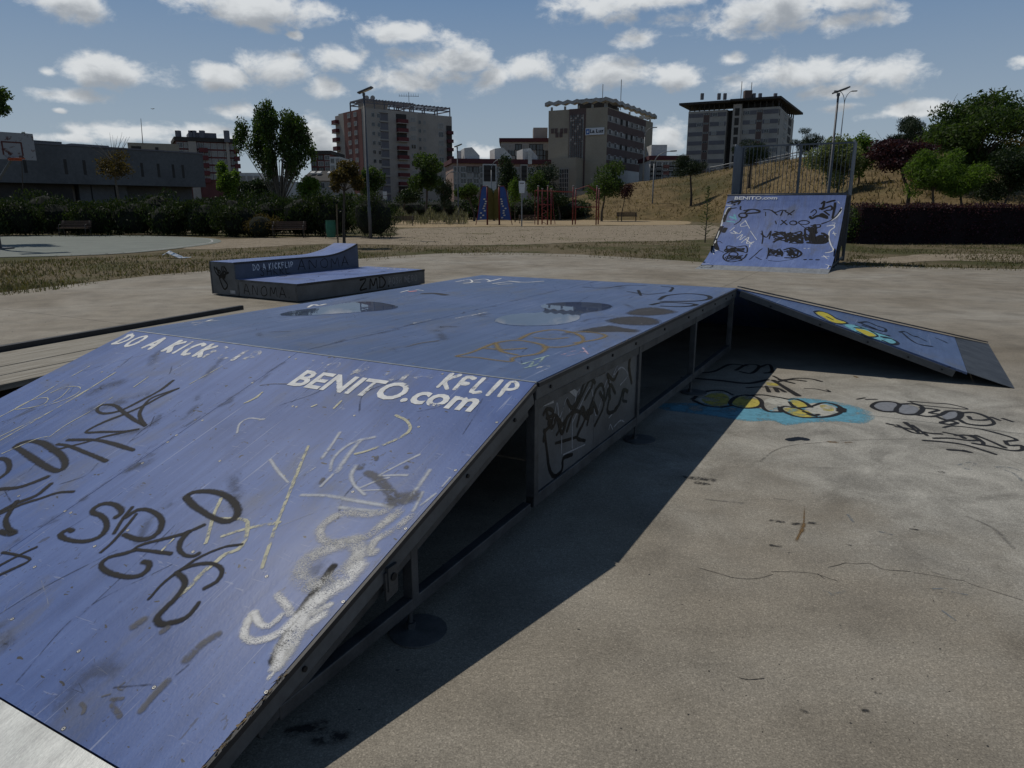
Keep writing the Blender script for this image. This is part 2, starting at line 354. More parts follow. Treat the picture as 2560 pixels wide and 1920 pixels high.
def earth(name, stops, green=None, s=.35, gs=.25, glo=.52, ghi=.66, grain=18):
    m, t, b, o, v = newmat(name)
    col = ramp_node(t, noise_node(t, v, s * 4, 8, .68), stops)
    if green: col = mixc(t, sstep(t, glo, ghi, noise_node(t, mapped(t, v, (1, .6, 1)), gs, 6, .62)), col, green)
    g = noise_node(t, v, grain, 4, .75)
    col = mixc(t, .9, col, ramp_node(t, g, [(.3, (.5,) * 3), (.7, (1.45,) * 3)]), 'MULTIPLY')
    t.links.new(col, b.inputs['Base Color']); b.inputs['Roughness'].default_value = .95; b.inputs['Specular IOR Level'].default_value = .15
    bumpn(t, b, g, .8, .03)
earth('dry_turf', [(.3, (.09, .074, .042)), (.5, (.155, .125, .075)), (.7, (.21, .172, .112))], (.075, .075, .028), glo=.45, ghi=.6)
earth('gravel', [(.3, (.20, .165, .12)), (.5, (.29, .24, .175)), (.72, (.35, .30, .225))], (.13, .115, .055), glo=.58, ghi=.7, grain=12)
earth('sand', [(.3, (.33, .25, .15)), (.7, (.42, .33, .21))], (.16, .13, .06), glo=.62, ghi=.72)
earth('hill_grass', [(.28, (.095, .068, .032)), (.5, (.165, .118, .056)), (.7, (.225, .168, .085))], (.075, .068, .026), s=.12, gs=.08, glo=.46, ghi=.66, grain=3)
mat('court_paint', (.205, .225, .195), (.16, .178, .155), scale=.8, rough=.85, fine=.1)
mat('line_paint', (.5, .5, .48), (.36, .36, .34), scale=6, rough=.8)
# ------------------------------------------------------------------ ground, hill
g = MB(); g.face([(-2500, -600, -.03), (2500, -600, -.03), (2500, 4000, -.03), (-2500, 4000, -.03)])
tag(g.build('ground', 'dry_turf'), kind='structure')
def interp(tab, q):
    if q <= tab[0][0]: return tab[0][1:]
    for a, b in zip(tab, tab[1:]):
        if q <= b[0]:
            t = (q - a[0]) / (b[0] - a[0]); t = t * t * (3 - 2 * t) * .4 + t * .6
            return tuple(x + (y - x) * t for x, y in zip(a[1:], b[1:]))
    return tab[-1][1:]
Q = lambda px: (px - 1280) / FPX / 1.0306
HILL = [(Q(a), b, c, d) for a, b, c, d in ((1240,112,150,-.1),(1330,100,132,.6),(1400,95,128,2.6),(1480,93,130,4.2),(1580,92,132,5.9),(1700,88,130,6.9),(1850,72,122,8.0),(2000,54,112,8.8),(2150,40,98,8.5),(2300,37,88,8.0),(2560,37,80,7.6),(3000,35,74,7.6),(4600,30,66,7.6))]
def hill_z(x, y):
    if y < 5: return -.03
    yb, yc, zc = interp(HILL, x / y)
    t = (y - yb) / (yc - yb)
    if t <= 0: return -.03
    n = mnoise.noise(Vector((x * .12, y * .12, 3))) * .35 + mnoise.noise(Vector((x * .5, y * .5, 7))) * .1
    if t >= 1: return zc + n * .4 + min(2.5, (t - 1) * .25)
    return -.03 + zc * (1 - (1 - t) ** 1.45) + n * min(1, t * 4) * min(1, zc / 3)
hb = MB(); NQ, NT = 120, 70
for i in range(NQ + 1):
    q = HILL[0][0] + (HILL[-1][0] - HILL[0][0]) * (i / NQ) ** 1.5
    yb, yc, zc = interp(HILL, q)
    for j in range(NT + 1):
        t = j / NT * 1.0; y = yb * .985 + (yc - yb * .985) * (t * 1.15 if t < .87 else 1.0 + (t - .87) * 9)
        hb.v.append((q * y, y, hill_z(q * y, y) - (.12 if j == 0 else 0)))
for i in range(NQ):
    for j in range(NT):
        a = i * (NT + 1) + j; hb.f.append((a, a + NT + 1, a + NT + 2, a + 1)); hb.m.append(0)
tag(hb.build('hill', 'hill_grass', smooth=True), kind='structure')
def sheet(name, pts, z, m, jitter=.0, seed=1):
    rn = random.Random(seed); ln = smooth_line([Vector((p.x, p.y, z)) for p in pts] + [Vector((pts[0].x, pts[0].y, z))], .6)[:-1]
    b = bmesh.new(); vs = [b.verts.new((p.x + rn.uniform(-jitter, jitter), p.y + rn.uniform(-jitter, jitter), z)) for p in ln]
    f = b.faces.new(vs); f.normal_update()
    if f.normal.z < 0: f.normal_flip()
    bmesh.ops.triangulate(b, faces=[f]); me = bpy.data.meshes.new(name); b.to_mesh(me); b.free(); me.materials.append(MATS[m])
    return tag(link(name, me), kind='structure')
sheet('gravel_path', [P(*q) for q in ((420,602),(560,597),(700,593),(900,590),(985,588),(1010,571),(1200,567),(1450,565),(1760,562),(1800,575),(1760,597),(1500,603),(1250,611),(1000,611),(800,609),(620,617),(480,622))], -.022, 'gravel', .25)
sheet('sand', [P(*q) for q in ((975,567),(980,551),(1100,549),(1250,548),(1500,547.5),(1690,549),(1720,560),(1500,563),(1200,566))], -.016, 'sand', .3, 2)
sheet('gravel_patch', [P(*q) for q in ((2110,655),(2230,640),(2400,632),(2600,640),(2600,655),(2400,650),(2250,655))], -.02, 'gravel', .2, 3)
# basketball court with its painted line
court = [P(*q) for q in ((-700,600),(-500,655),(0,642),(180,638),(330,631),(470,617),(545,606),(551,600),(535,596),(470,592),(300,588),(0,588),(-400,588))]
ct = sheet('sports_court', court, -.012, 'court_paint')
ls = MB(); lp = smooth_line([Vector((p.x, p.y, 0)) for p in court[2:12]], .5)
for a, b in zip(lp, lp[1:]):
    d = (b - a).normalized(); s = Vector((-d.y, d.x, 0)); i_, o_ = .35, .43
    ls.face([a + s * i_ + Vector((0,0,-.008)), b + s * i_ + Vector((0,0,-.008)), b + s * o_ + Vector((0,0,-.008)), a + s * o_ + Vector((0,0,-.008))])
ls.build('court_line', 'line_paint', ct)
# ------------------------------------------------------------------ concrete pad of separate slabs
PADA = [(-17.5,-10),(5.5,-10),(5.5,21.0),(4.06,22.7),(2.4,24.3),(.3,25.4),(-1.6,25.4),(-3.2,24.6),(-4.5,22.7),(-6.2,20.7),(-7.9,18.4),(-9.65,13.3)]
PADB = [(5.5,-10),(24,-10),(24,15.2),(13.3,18.5),(9.6,19.66),(5.5,21.0)]
def clip(poly, conv):
    n = len(conv)
    for i in range(n):
        ax, ay = conv[i]; bx, by = conv[(i + 1) % n]; out = []
        ins = lambda p: (bx - ax) * (p[1] - ay) - (by - ay) * (p[0] - ax) >= 0
        for k in range(len(poly)):
            p, q = poly[k], poly[(k + 1) % len(poly)]; ip, iq = ins(p), ins(q)
            if ip: out.append(p)
            if ip != iq:
                den = (bx - ax) * (q[1] - p[1]) - (by - ay) * (q[0] - p[0]); t = ((by - ay) * (p[0] - ax) - (bx - ax) * (p[1] - ay)) / den
                out.append((p[0] + (q[0] - p[0]) * t, p[1] + (q[1] - p[1]) * t))
        poly = out
        if len(poly) < 3: return []
    return poly
pad = thing('concrete_pad', 'weathered concrete skate pad of large slabs', 'pad'); del pad['category']; pad['kind'] = 'structure'
GAP = .004
for iu in range(-4, 5):
    for iv in range(-3, 6):
        u0, u1 = -1.65 + 6 * iu + GAP, -1.65 + 6 * (iu + 1) - GAP; v0, v1 = 3.02 + 6 * iv + GAP, 3.02 + 6 * (iv + 1) - GAP
        rect = [tuple(L2W(a, b))[:2] for a, b in ((u0, v0), (u1, v0), (u1, v1), (u0, v1))]
        m = MB()
        for reg in (PADA, PADB):
            pc = clip(rect, reg)
            if len(pc) >= 3: m.prism([(x, y, -.12) for x, y in pc], (0, 0, .12))
        if m.f: m.build('slab', 'concrete', pad)
# ------------------------------------------------------------------ skate materials
def blue_board(name, warm=0.0, pits=.5, base=((.064, .112, .285), (.088, .148, .36), (.118, .186, .41))):
    m, t, b, o, v = newmat(name)
    big = noise_node(t, v, 1.1, 7, .6, .4); streak = noise_node(t, mapped(t, v, (9, .7, .7)), 2.6, 7, .62, .2)
    col = ramp_node(t, big, [(.28, base[0]), (.5, base[1]), (.74, base[2])])
    col = mixc(t, .75, col, ramp_node(t, streak, [(.25, (.76,) * 3), (.5, (1,) * 3), (.74, (1.34, 1.3, 1.2))]), 'MULTIPLY')
    dirt = noise_node(t, mapped(t, v, (1.6, .8, .8)), 1.5, 8, .68, .6)
    col = mixc(t, mth(t, 'MULTIPLY', sstep(t, .50, .70, dirt), .62), col, (.135, .145, .17))
    scr = noise_node(t, mapped(t, v, (30, .55, .55)), 3.0, 4, .5, .8)
    col = mixc(t, mth(t, 'MULTIPLY', sstep(t, .66, .72, scr), .5), col, (.42, .46, .58))
    scr2 = noise_node(t, mapped(t, v, (5, 38, 38)), 1.6, 3, .5, 1.5)
    col = mixc(t, mth(t, 'MULTIPLY', sstep(t, .68, .73, scr2), .3), col, (.40, .43, .53))
    gr = noise_node(t, mapped(t, v, (1.6, .8, .8)), 95, 2, .5)
    pm = mth(t, 'MULTIPLY', sstep(t, .66, .72, gr), mth(t, 'MULTIPLY_ADD', sstep(t, .42, .58, noise_node(t, v, 1.7, 3, .5)), pits, .08))
    col = mixc(t, pm, col, (.03, .04, .09))
    chip = noise_node(t, mapped(t, v, (1, 2, 2)), 21, 2, .5, .4)
    col = mixc(t, sstep(t, .71, .73, chip), col, (.05, .05, .055))
    mark = noise_node(t, mapped(t, v, (5, 1.4, 1.4)), 5.5, 3, .6, 2.0)
    col = mixc(t, mth(t, 'MULTIPLY', sstep(t, .66, .70, mark), .6), col, (.035, .04, .06))
    t.links.new(col, b.inputs['Base Color']); b.inputs['Specular IOR Level'].default_value = .25
    t.links.new(ramp_node(t, big, [(.3, (.34,) * 3), (.7, (.55,) * 3)]), b.inputs['Roughness'])
    bumpn(t, b, mth(t, 'ADD', mth(t, 'MULTIPLY', gr, .6), mth(t, 'MULTIPLY', streak, .5)), .18, .004)
blue_board('blue_bank'); blue_board('blue_deck', pits=.2, base=((.076, .115, .225), (.098, .146, .28), (.13, .182, .33)))
blue_board('blue_quarter', pits=.12, base=((.125, .18, .38), (.155, .215, .44), (.185, .25, .48)))
mat('steel', (.47, .47, .45), (.33, .33, .32), scale=5, stretch=(1, 6, 6), rough=.38, metal=.85, bump=.08, bscale=90)
mat('plate', (.44, .455, .45), (.28, .29, .29), scale=3, stretch=(4, 1, 1), rough=.5, metal=.55, bump=.1, bscale=70, spec=.5)
mat('dull_steel', (.115, .12, .125), (.055, .058, .062), scale=7, rough=.55, metal=.5, bump=.12, bscale=80)
mat('black_trim', (.035, .035, .037), (.018, .018, .02), scale=9, rough=.55, bump=.15)
mat('bolt_black', (.012, .012, .013), rough=.6)
mat('screw_steel', (.5, .5, .49), (.3, .3, .29), scale=60, rough=.5, metal=.3)
mat('grey_board', (.115, .122, .128), (.06, .064, .068), scale=2.5, rough=.5, bump=.05)
mat('slate_board', (.09, .105, .145), (.06, .07, .095), scale=2.5, rough=.5, bump=.05)
mat('raw_ply', (.34, .25, .14), (.17, .12, .07), scale=40, rough=.9, bump=.5, bscale=90)
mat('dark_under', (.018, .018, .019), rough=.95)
def plank_mat():
    m, t, b, o, v = newmat('old_plank')
    oi = N(t, 'ShaderNodeObjectInfo'); sh = N(t, 'ShaderNodeVectorMath', operation='MULTIPLY_ADD'); t.links.new(oi.outputs['Random'], sh.inputs[0]); sh.inputs[1].default_value = (31, 17, 5); t.links.new(v, sh.inputs[2])
    vv = mapped(t, sh.outputs[0], (14, .8, 8)); gr = noise_node(t, vv, 3.2, 9, .68, .7)
    col = ramp_node(t, gr, [(.25, (.09, .075, .055)), (.42, (.24, .215, .17)), (.62, (.36, .335, .28)), (.8, (.46, .44, .38))])
    t.links.new(col, b.inputs['Base Color']); b.inputs['Roughness'].default_value = .85; bumpn(t, b, gr, .5, .008)
plank_mat()
def water_mat():
    m, t, b, o, v = newmat('puddle_water')
    b.inputs['Base Color'].default_value = (.10, .115, .15, 1); b.inputs['Roughness'].default_value = .015; b.inputs['IOR'].default_value = 1.33; b.inputs['Specular IOR Level'].default_value = .5
    tr = N(t, 'ShaderNodeBsdfTransparent', ins={'Color': (.82, .84, .86, 1)}); gl = N(t, 'ShaderNodeBsdfGlossy', ins={'Roughness': .012}); fr = N(t, 'ShaderNodeFresnel', ins={'IOR': 1.42}); mx = N(t, 'ShaderNodeMixShader')
    t.links.new(fr.outputs[0], mx.inputs[0]); t.links.new(tr.outputs[0], mx.inputs[1]); t.links.new(gl.outputs[0], mx.inputs[2]); t.links.new(mx.outputs[0], o.inputs[0])
water_mat()
paint('spray_black', (.018, .018, .02), soft=.30, rough=.5); paint('spray_charcoal', (.022, .021, .021), soft=.62, rough=.6, wear=.33, wscale=40, opac=.95)
paint('spray_grey', (.17, .165, .16), soft=.6, wear=.43, wscale=26, opac=.65); paint('chalk_yellow', (.62, .60, .44), soft=.35, wear=.46, wscale=24, stretch=(2, 1, 1), opac=.95)
paint('spray_white', (.66, .68, .70), soft=1.0, opac=.8, wear=.42, wscale=14); paint('worn_white', (.78, .78, .76), soft=.2, wear=.40, wscale=22)
paint('worn_white2', (.74, .74, .73), soft=.2, wear=.51, wscale=16); paint('worn_white3', (.74, .74, .73), soft=.2, wear=.555, wscale=16); paint('print_white', (.80, .80, .78), soft=.1, wear=.20, wscale=17)
paint('silver', (.62, .61, .58), soft=.8, wear=.49, wscale=150, stretch=(1, 1.8, 1.8)); paint('silver_solid', (.80, .79, .76), soft=.75, wear=.455, wscale=150, stretch=(1, 1.8, 1.8))
paint('ochre', (.30, .225, .10), soft=1.0, wear=.40, wscale=14, opac=.8); paint('putty', (.075, .075, .08), soft=.3, opac=.9, rough=.8); paint('tape_pink', (.8, .35, .33), soft=.2)
paint('pale_green', (.36, .48, .44), soft=.5, wear=.48, wscale=20); paint('pink_chalk', (.55, .42, .52), soft=.5, wear=.5, wscale=20)
paint('floor_yellow', (.52, .44, .10), soft=.12, wear=.47, wscale=5); paint('floor_white', (.50, .49, .43), soft=.12, wear=.45, wscale=6); paint('floor_cyan', (.14, .36, .47), soft=.12, wear=.44, wscale=4.5)
paint('floor_grey', (.24, .25, .27), soft=.12, wear=.34, wscale=7); paint('bright_yellow', (.62, .52, .06), soft=.12, wear=.34, wscale=9); paint('bright_cyan', (.20, .50, .58), soft=.12, wear=.40, wscale=8)
paint('floor_black', (.028, .027, .027), soft=.35, wear=.36, wscale=22); paint('rust', (.20, .125, .055), soft=1.0, wear=.46, wscale=40); paint('smudge', (.05, .048, .045), soft=.8, wear=.50, wscale=30)
paint('crack', (.07, .062, .052), soft=.3, wear=.42, wscale=30); paint('wet_black', (.008, .008, .008), soft=.25, rough=.35); paint('silver_scrawl', (.34, .34, .35), soft=.4, wear=.40, wscale=30)
paint('dull_blue', (.20, .24, .27), soft=.9, wear=.50, wscale=20, opac=.6); paint('scuff', (.20, .19, .17), soft=.9, wear=.47, wscale=30, opac=.45); paint('pale_scuff', (.42, .46, .56), soft=.9, wear=.50, wscale=12, opac=.6, rough=.7); paint('dark_scuff', (.035, .042, .065), soft=1.0, wear=.50, wscale=14, opac=.55); paint('grime', (.10, .11, .135), soft=1.0, wear=.50, wscale=9, opac=.38)
# ------------------------------------------------------------------ funbox
FW, FL, RUN, HR = 3.02, 4.54, 2.37, 2.42
fb = thing('skate_funbox', 'large blue funbox ramp with sloping banks and grey steel side frame', 'skate ramp', FB_O, FB_ANG)
T = .018; SL = FH / RUN; BN = Vector((0, -SL, 1)).normalized()
def bank_z(y): return FH + y * SL
deck_panels = []
for (x0, x1) in ((-FW, -1.51), (-1.51, 0)):
    for (y0, y1) in ((0, .99), (.99, 3.5), (3.5, FL)):
        m = MB().box((x0 + .0015, y0 + (.012 if y0 == 0 else .0015), FH - T), (x1 - .0015, y1 - .0015, FH)); deck_panels.append(m.build('deck_panel', 'blue_deck', fb, bevel=.0015))
YT = -2.0
bank_panels = []
def slab_on_bank(x0, x1, y0, y1, th):
    a = [(x0, y0, bank_z(y0)), (x1, y0, bank_z(y0)), (x1, y1, bank_z(y1)), (x0, y1, bank_z(y1))]
    return MB().prism([Vector(p) - BN * th for p in a], BN * th)
for x0, x1 in ((-FW, -1.51), (-1.51, 0)):
    bank_panels.append(slab_on_bank(x0 + .0015, x1 - .0015, YT, -.006, T).build('bank_panel', 'blue_bank', fb, bevel=.0015))
MB().beam((-FW, .003, FH - .003), (0, .003, FH - .003), .014, .008).build('fold_strip', 'plate', fb)
# toe plate of bare metal, ground-hugging at its end
tp = MB(); ye = -2.44
tp.prism([(-FW, YT - .004, bank_z(YT) - .004), (0, YT - .004, bank_z(YT) - .004), (0, ye, .002), (-FW, ye, .002)], (0, 0, -.004)); toe = tp.build('toe_plate', 'plate', fb)
# back bank (falls away behind the deck) and corner hip on the right
m = MB(); m.prism([(-FW, FL + .002, FH), (0, FL + .002, FH), (0, FL + HR, 0), (-FW, FL + HR, 0)], (0, 0, -.02)); m.build('bank_panel', 'blue_bank', fb)
C3, HT1, HT2 = Vector((0.004, FL, FH)), Vector((HR, FL, .002)), Vector((HR, FL + HR, .002)); UB = 2.08
hn = (HT1 - C3).cross(HT2 - C3).normalized(); hn = hn if hn.z > 0 else -hn
def hipz(x): return FH - x / HR * FH
hp = MB(); hp.prism([C3, (UB, FL, hipz(UB)), (UB, FL + UB, hipz(UB))], (0, 0, -.02)); hip_panel = hp.build('hip_panel', 'blue_deck', fb)
MB().prism([(UB + .003, FL, hipz(UB)), (HR + .03, FL, .001), (HR + .03, FL + HR, .001), (UB + .003, FL + UB, hipz(UB))], (0, 0, -.004)).build('toe_plate', 'dull_steel', fb)
m = MB(); m.prism([C3, (HR, FL + HR, 0), (0, FL + HR, 0)], (0, 0, -.02)); m.build('hip_panel', 'blue_deck', fb)
m = MB(); m.beam(C3 + Vector((.02, .03, .012)), Vector((HR, FL + HR + .02, .018)), .075, .012, up=(0, 0, 1)); m.build('hip_strip', 'dull_steel', fb)
m = MB(); m.beam(C3 + Vector((.04, .0, -.052)), Vector((1.98, FL, hipz(1.98) - .052)), .04, .062); hr = m.build('hip_rail', 'grey_board', fb, bevel=.003)
# edge trims and side frame on the right
MB().beam((.006, .012, FH - .014), (.006, FL, FH - .014), .012, .02).build('edge_trim', 'black_trim', fb)
MB().beam((.006, -.01, bank_z(-.01) - .013), (.006, YT, bank_z(YT) - .013), .012, .02, up=BN).build('edge_trim', 'black_trim', fb)
MB().beam((-.012, .0, .70), (-.012, FL, .70), .03, .062).build('side_rail', 'grey_board', fb, bevel=.003)
sr = MB().beam((-.012, -.03, bank_z(-.03) - .058), (-.012, -1.98, bank_z(-1.98) - .055), .03, .062, up=BN).build('slope_rail', 'grey_board', fb, bevel=.003)
MB().beam((-.03, 0.0, .637), (-.03, FL, .637), .04, .05).build('side_rail', 'dull_steel', fb, bevel=.003)
MB().beam((-.035, -.05, bank_z(-.05) - .118), (-.035, -1.72, bank_z(-1.72) - .115), .04, .045, up=BN).build('slope_rail', 'dull_steel', fb, bevel=.003)
MB().beam((-.03, .0, .148), (-.03, FL, .148), .045, .06).build('bottom_rail', 'dull_steel', fb, bevel=.004)
br = MB().beam((-.035, -.02, .125), (-.035, -1.64, .105), .045, .05).build('bottom_rail', 'dull_steel', fb, bevel=.004)
for y in (.022, 1.555, 3.01, 4.49): MB().box((-.052, y - .022, .12), (-.004, y + .022, .735)).build('side_post', 'dull_steel', fb, bevel=.003)
MB().box((-.056, -.985, .10), (-.012, -.945, bank_z(-.96) - .08)).build('side_post', 'dull_steel', fb, bevel=.003)
side_board = MB().box((-.03, .05, .18), (-.02, .79, .66)).build('side_panel', 'grey_board', fb)
side_board2 = MB().box((-.03, .794, .18), (-.02, 1.53, .66)).build('side_panel', 'grey_board', fb)
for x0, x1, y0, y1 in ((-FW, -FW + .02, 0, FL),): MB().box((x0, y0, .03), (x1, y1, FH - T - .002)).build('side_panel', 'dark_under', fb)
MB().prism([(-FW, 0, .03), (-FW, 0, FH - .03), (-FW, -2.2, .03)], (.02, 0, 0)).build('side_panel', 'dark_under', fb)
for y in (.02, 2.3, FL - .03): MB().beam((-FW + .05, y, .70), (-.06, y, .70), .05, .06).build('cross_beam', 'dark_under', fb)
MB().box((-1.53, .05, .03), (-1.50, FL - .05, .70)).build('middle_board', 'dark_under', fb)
m = MB(); m.beam((-.02, -1.13, bank_z(-1.13) - .045), (-.02, -1.13, bank_z(-1.13) - .135), .05, .075, up=(1, 0, 0)); 
m.hexa([(.004,-1.165,bank_z(-1.15)-.16),(.012,-1.165,bank_z(-1.15)-.16),(.012,-1.10,bank_z(-1.1)-.165),(.004,-1.10,bank_z(-1.1)-.165),(.004,-1.165,bank_z(-1.15)-.055),(.012,-1.165,bank_z(-1.15)-.055),(.012,-1.10,bank_z(-1.1)-.055),(.004,-1.10,bank_z(-1.1)-.055)])
bk = m.build('bracket', 'dull_steel', fb)
bolt = MB().tube([(0, 0, 0), (.007, 0, 0)], .009, 10).mesh('bolt', 'bolt_black')
def put(name, me, par, loc, rot=None):
    o = link(name, me, par, loc)
    if rot: o.rotation_euler = rot
    return o
put('bolt', bolt, bk, (.012, -1.13, bank_z(-1.13) - .085)).scale = (1.6, 1.6, 1.6)
for y in (.15, .62, 1.0, 1.42, 2.05, 2.7, 3.15, 3.6, 4.05, 4.35): put('bolt', bolt, fb, (.003, y, .703))
for y in (-.22, -.62, -1.55): put('bolt', bolt, fb, (.003, y, bank_z(y) - .055))
for x in (.35, .82, 1.25, 1.6, 1.88): put('bolt', bolt, hr, (x, FL - .02, hipz(x) - .052), (0, 0, -math.pi / 2))
# levelling feet: threaded rod on a wide round plate
def foot():
    m = MB(); n = 36; r = .108
    ring = [(r * math.cos(2 * math.pi * k / n), r * math.sin(2 * math.pi * k / n)) for k in range(n)]
    m.prism([(x, y, .002) for x, y in ring], (0, 0, .005)); mat('foot_steel', (.22, .22, .215), (.13, .13, .128), scale=14, rough=.45, metal=.5); me = m.mesh('foot_plate', 'foot_steel')
    k = MB(); k.tube([(0, 0, .006), (0, 0, .11)], .009, 10); k.tube([(0, 0, .006), (0, 0, .03)], .02, 6); return me, k.mesh('threaded_rod', 'dull_steel')
fm, rm = foot()
for (x, y) in ((.0, -.975), (.0, 1.6), (.0, 3.05), (-FW + .1, -.975), (-FW + .1, 1.6)):
    f = put('foot_plate', fm, fb, (x, y, 0)); put('threaded_rod', rm, f, (-.035, .0, 0))
# chipped plywood showing along the lower and middle edge
rn = random.Random(5)
def chips(name, pts):
    m = MB()
    for (x, y, z) in pts:
        for k in range(rn.choice((0, 0, 1, 2, 3))):
            r = rn.uniform(.002, .008); c = Vector((x + rn.uniform(-.006, .004), y + rn.uniform(-.02, .02), z + rn.uniform(-.004, .002)))
            q = [c + Vector((rn.uniform(-r, r) * .6, rn.uniform(-r, r) * 2.2, rn.uniform(-r, r) * .5)) for _ in range(4)]
            for f in ((0,1,2),(0,2,3),(0,3,1),(1,3,2)): m.face([q[i] for i in f])
    return tag(m.build(name, 'raw_ply', fb), kind='stuff')
chips('splintered_edge', [(.004, y, bank_z(y)) for y in [-1.62 - .006 * i for i in range(60)]] + [(.004, y, FH) for y in [.95 + .012 * i for i in range(40)]])
# screws
def screw():
    m = MB(); n = 12; r = .0056
    ring = [(r * math.cos(2 * math.pi * k / n), r * math.sin(2 * math.pi * k / n), .0007) for k in range(n)]; m.face(ring)
    m.face([(r * 1.28 * math.cos(2 * math.pi * k / n), r * 1.28 * math.sin(2 * math.pi * k / n), .0004) for k in range(n)], 1)
    a, b = r * .5, r * .16
    m.face([(-a, -b, .0009), (a, -b, .0009), (a, b, .0009), (-a, b, .0009)], 1); m.face([(-b, -a, .0010), (b, -a, .0010), (b, a, .0010), (-b, a, .0010)], 1)
    return m.mesh('screw', ['screw_steel', 'bolt_black'])
scm = screw(); K = 800 / 2212
BP = (Vector((0, 0, FH)), BN)
def bank(zx, zy, ox=0, oy=780, k=K): return plane_hit(ox + zx * k, oy + zy * k, *BP)
def deckp(px, py): return plane_hit(px, py, (0, 0, FH), (0, 0, 1))
SCR = [(0,780,q) for q in ((705,415),(985,1045),(490,1388),(450,1377),(885,1510),(1160,900),(1220,852),(1350,745),(1400,750),(1745,490),(1520,1030),(1960,1133),(130,1272),(655,1620),(2000,312),(2045,325))]
SCR += [(0,1320,q) for q in ((85,630),(240,270),(545,852),(1065,1103),(440,1388),(1335,165),(1843,335))]
SCR += [(600,880,q) for q in ((790,440),(1235,518),(1775,487),(1490,818),(780,967),(305,857),(1145,1222),(1400,152),(365,375),(390,380))]
SCR += [(500,1320,q) for q in ((458,1135),(990,510))]
for ox, oy, (a, b) in SCR:
    p = bank(a, b, ox, oy); pn = bank_panels[0 if p.x < -1.51 else 1]
    o = put('screw', scm, pn, p + BN * .0004); o.rotation_euler = (math.atan(SL), 0, 0)
for x in [-2.9, -2.2, -1.56, -1.46, -.75, -.12]:
    for y in (.06, .93, 1.05, 1.9, 2.7, 3.44, 3.56, 4.45): put('screw', scm, deck_panels[(0 if x < -1.51 else 3) + (0 if y < .99 else 1 if y < 3.5 else 2)], (x, y, FH + .0004))
# ------------------------------------------------------------------ paint on the near bank (traced in photo pixels, laid on the board's plane)
def tagset(name, m, parent, hit, normal, lines, ox, oy, k, w, label=None):
    s = Strokes()
    wf = {'silver': 1.3, 'silver_solid': 1.25, 'spray_charcoal': 1.3, 'spray_white': 1.5, 'spray_black': 1.25, 'chalk_yellow': 1.2, 'floor_black': 1.3, 'ochre': 1.5}.get(m, 1.0)
    for ln in lines:
        ww = w
        if not isinstance(ln[0], tuple): ww, ln = ln[0], ln[1:]
        ww *= wf
        pp = [hit(ox + a * k, oy + b * k) for a, b in ln]
        if parent is fb and abs(normal.x if isinstance(normal, Vector) else 0) < .05:
            for p in pp: p.x = min(p.x, -ww * .55 - .004)
        s.add(pp, ww, normal)
    o = s.build(name, m, parent)
    if label: o['label'] = label
    return o
bh = lambda px, py: plane_hit(px, py, *BP)
A = dict(ox=0, oy=780, k=K); Bz = dict(ox=0, oy=1320, k=K); Cz = dict(ox=600, oy=880, k=K); Dz = dict(ox=500, oy=1320, k=K)
def ft(name, m, lines, z, w, label=None): return tagset(name, m, fb, bh, BN, lines, w=w, label=label, **z)
ft('graffiti_tag', 'spray_charcoal', [
 (.038,(110,930),(150,905),(215,893),(290,905),(370,950),(430,1000),(452,1050),(430,1090),(385,1098),(320,1070),(240,1020),(160,965),(110,930)),
 ((0,1012),(45,1022),(65,1060),(50,1110),(-20,1160)), (.026,(400,915),(470,925),(600,975),(735,1032)), (.026,(470,885),(650,885),(760,905),(920,955)),
 (.020,(350,962),(480,930),(600,900),(700,868),(830,838),(950,812)), (.022,(950,812),(850,826),(700,830),(595,830),(700,770),(850,710),(1000,645),(1100,590),(1230,530)),
 (.022,(1195,475),(1110,540),(980,610),(850,675),(760,700),(700,700),(670,680),(690,650),(740,640),(800,650),(850,690),(920,740),(1000,787)),
 (.022,(1225,532),(1060,590),(1000,640),(966,700),(975,745),(1005,785)),
 ((0,1225),(120,1215),(230,1180),(330,1140)), ((350,1190),(250,1270),(120,1320),(0,1380)), (.022,(505,1243),(400,1250),(280,1290),(150,1330),(0,1395)), ((115,1310),(70,1380),(40,1440),(60,1500),(110,1530),(50,1535),(0,1515))], A, .026, 'dark sprayed tag with looping letters')
ft('graffiti_tag', 'spray_charcoal', [
 ((500,1515),(470,1505),(420,1535),(440,1565),(520,1585),(600,1585),(680,1560),(730,1510),(735,1450),(700,1410),(640,1385),(660,1350),(720,1325),(790,1330),(840,1370),(830,1400),(800,1420)),
 (.018,(915,1350),(850,1430),(790,1530)), (.018,(940,1400),(860,1500),(770,1600),(700,1660)), ((870,1420),(950,1370),(1030,1370),(1100,1410),(1120,1460),(1090,1530),(1020,1570),(940,1570),(860,1540)),
 (.036,(1290,1280),(1330,1250),(1400,1240),(1480,1245),(1560,1270),(1620,1320),(1645,1380),(1620,1430),(1560,1450),(1490,1430),(1400,1380),(1330,1330),(1290,1280))], A, .026, 'dark sprayed tag in rounded letters')
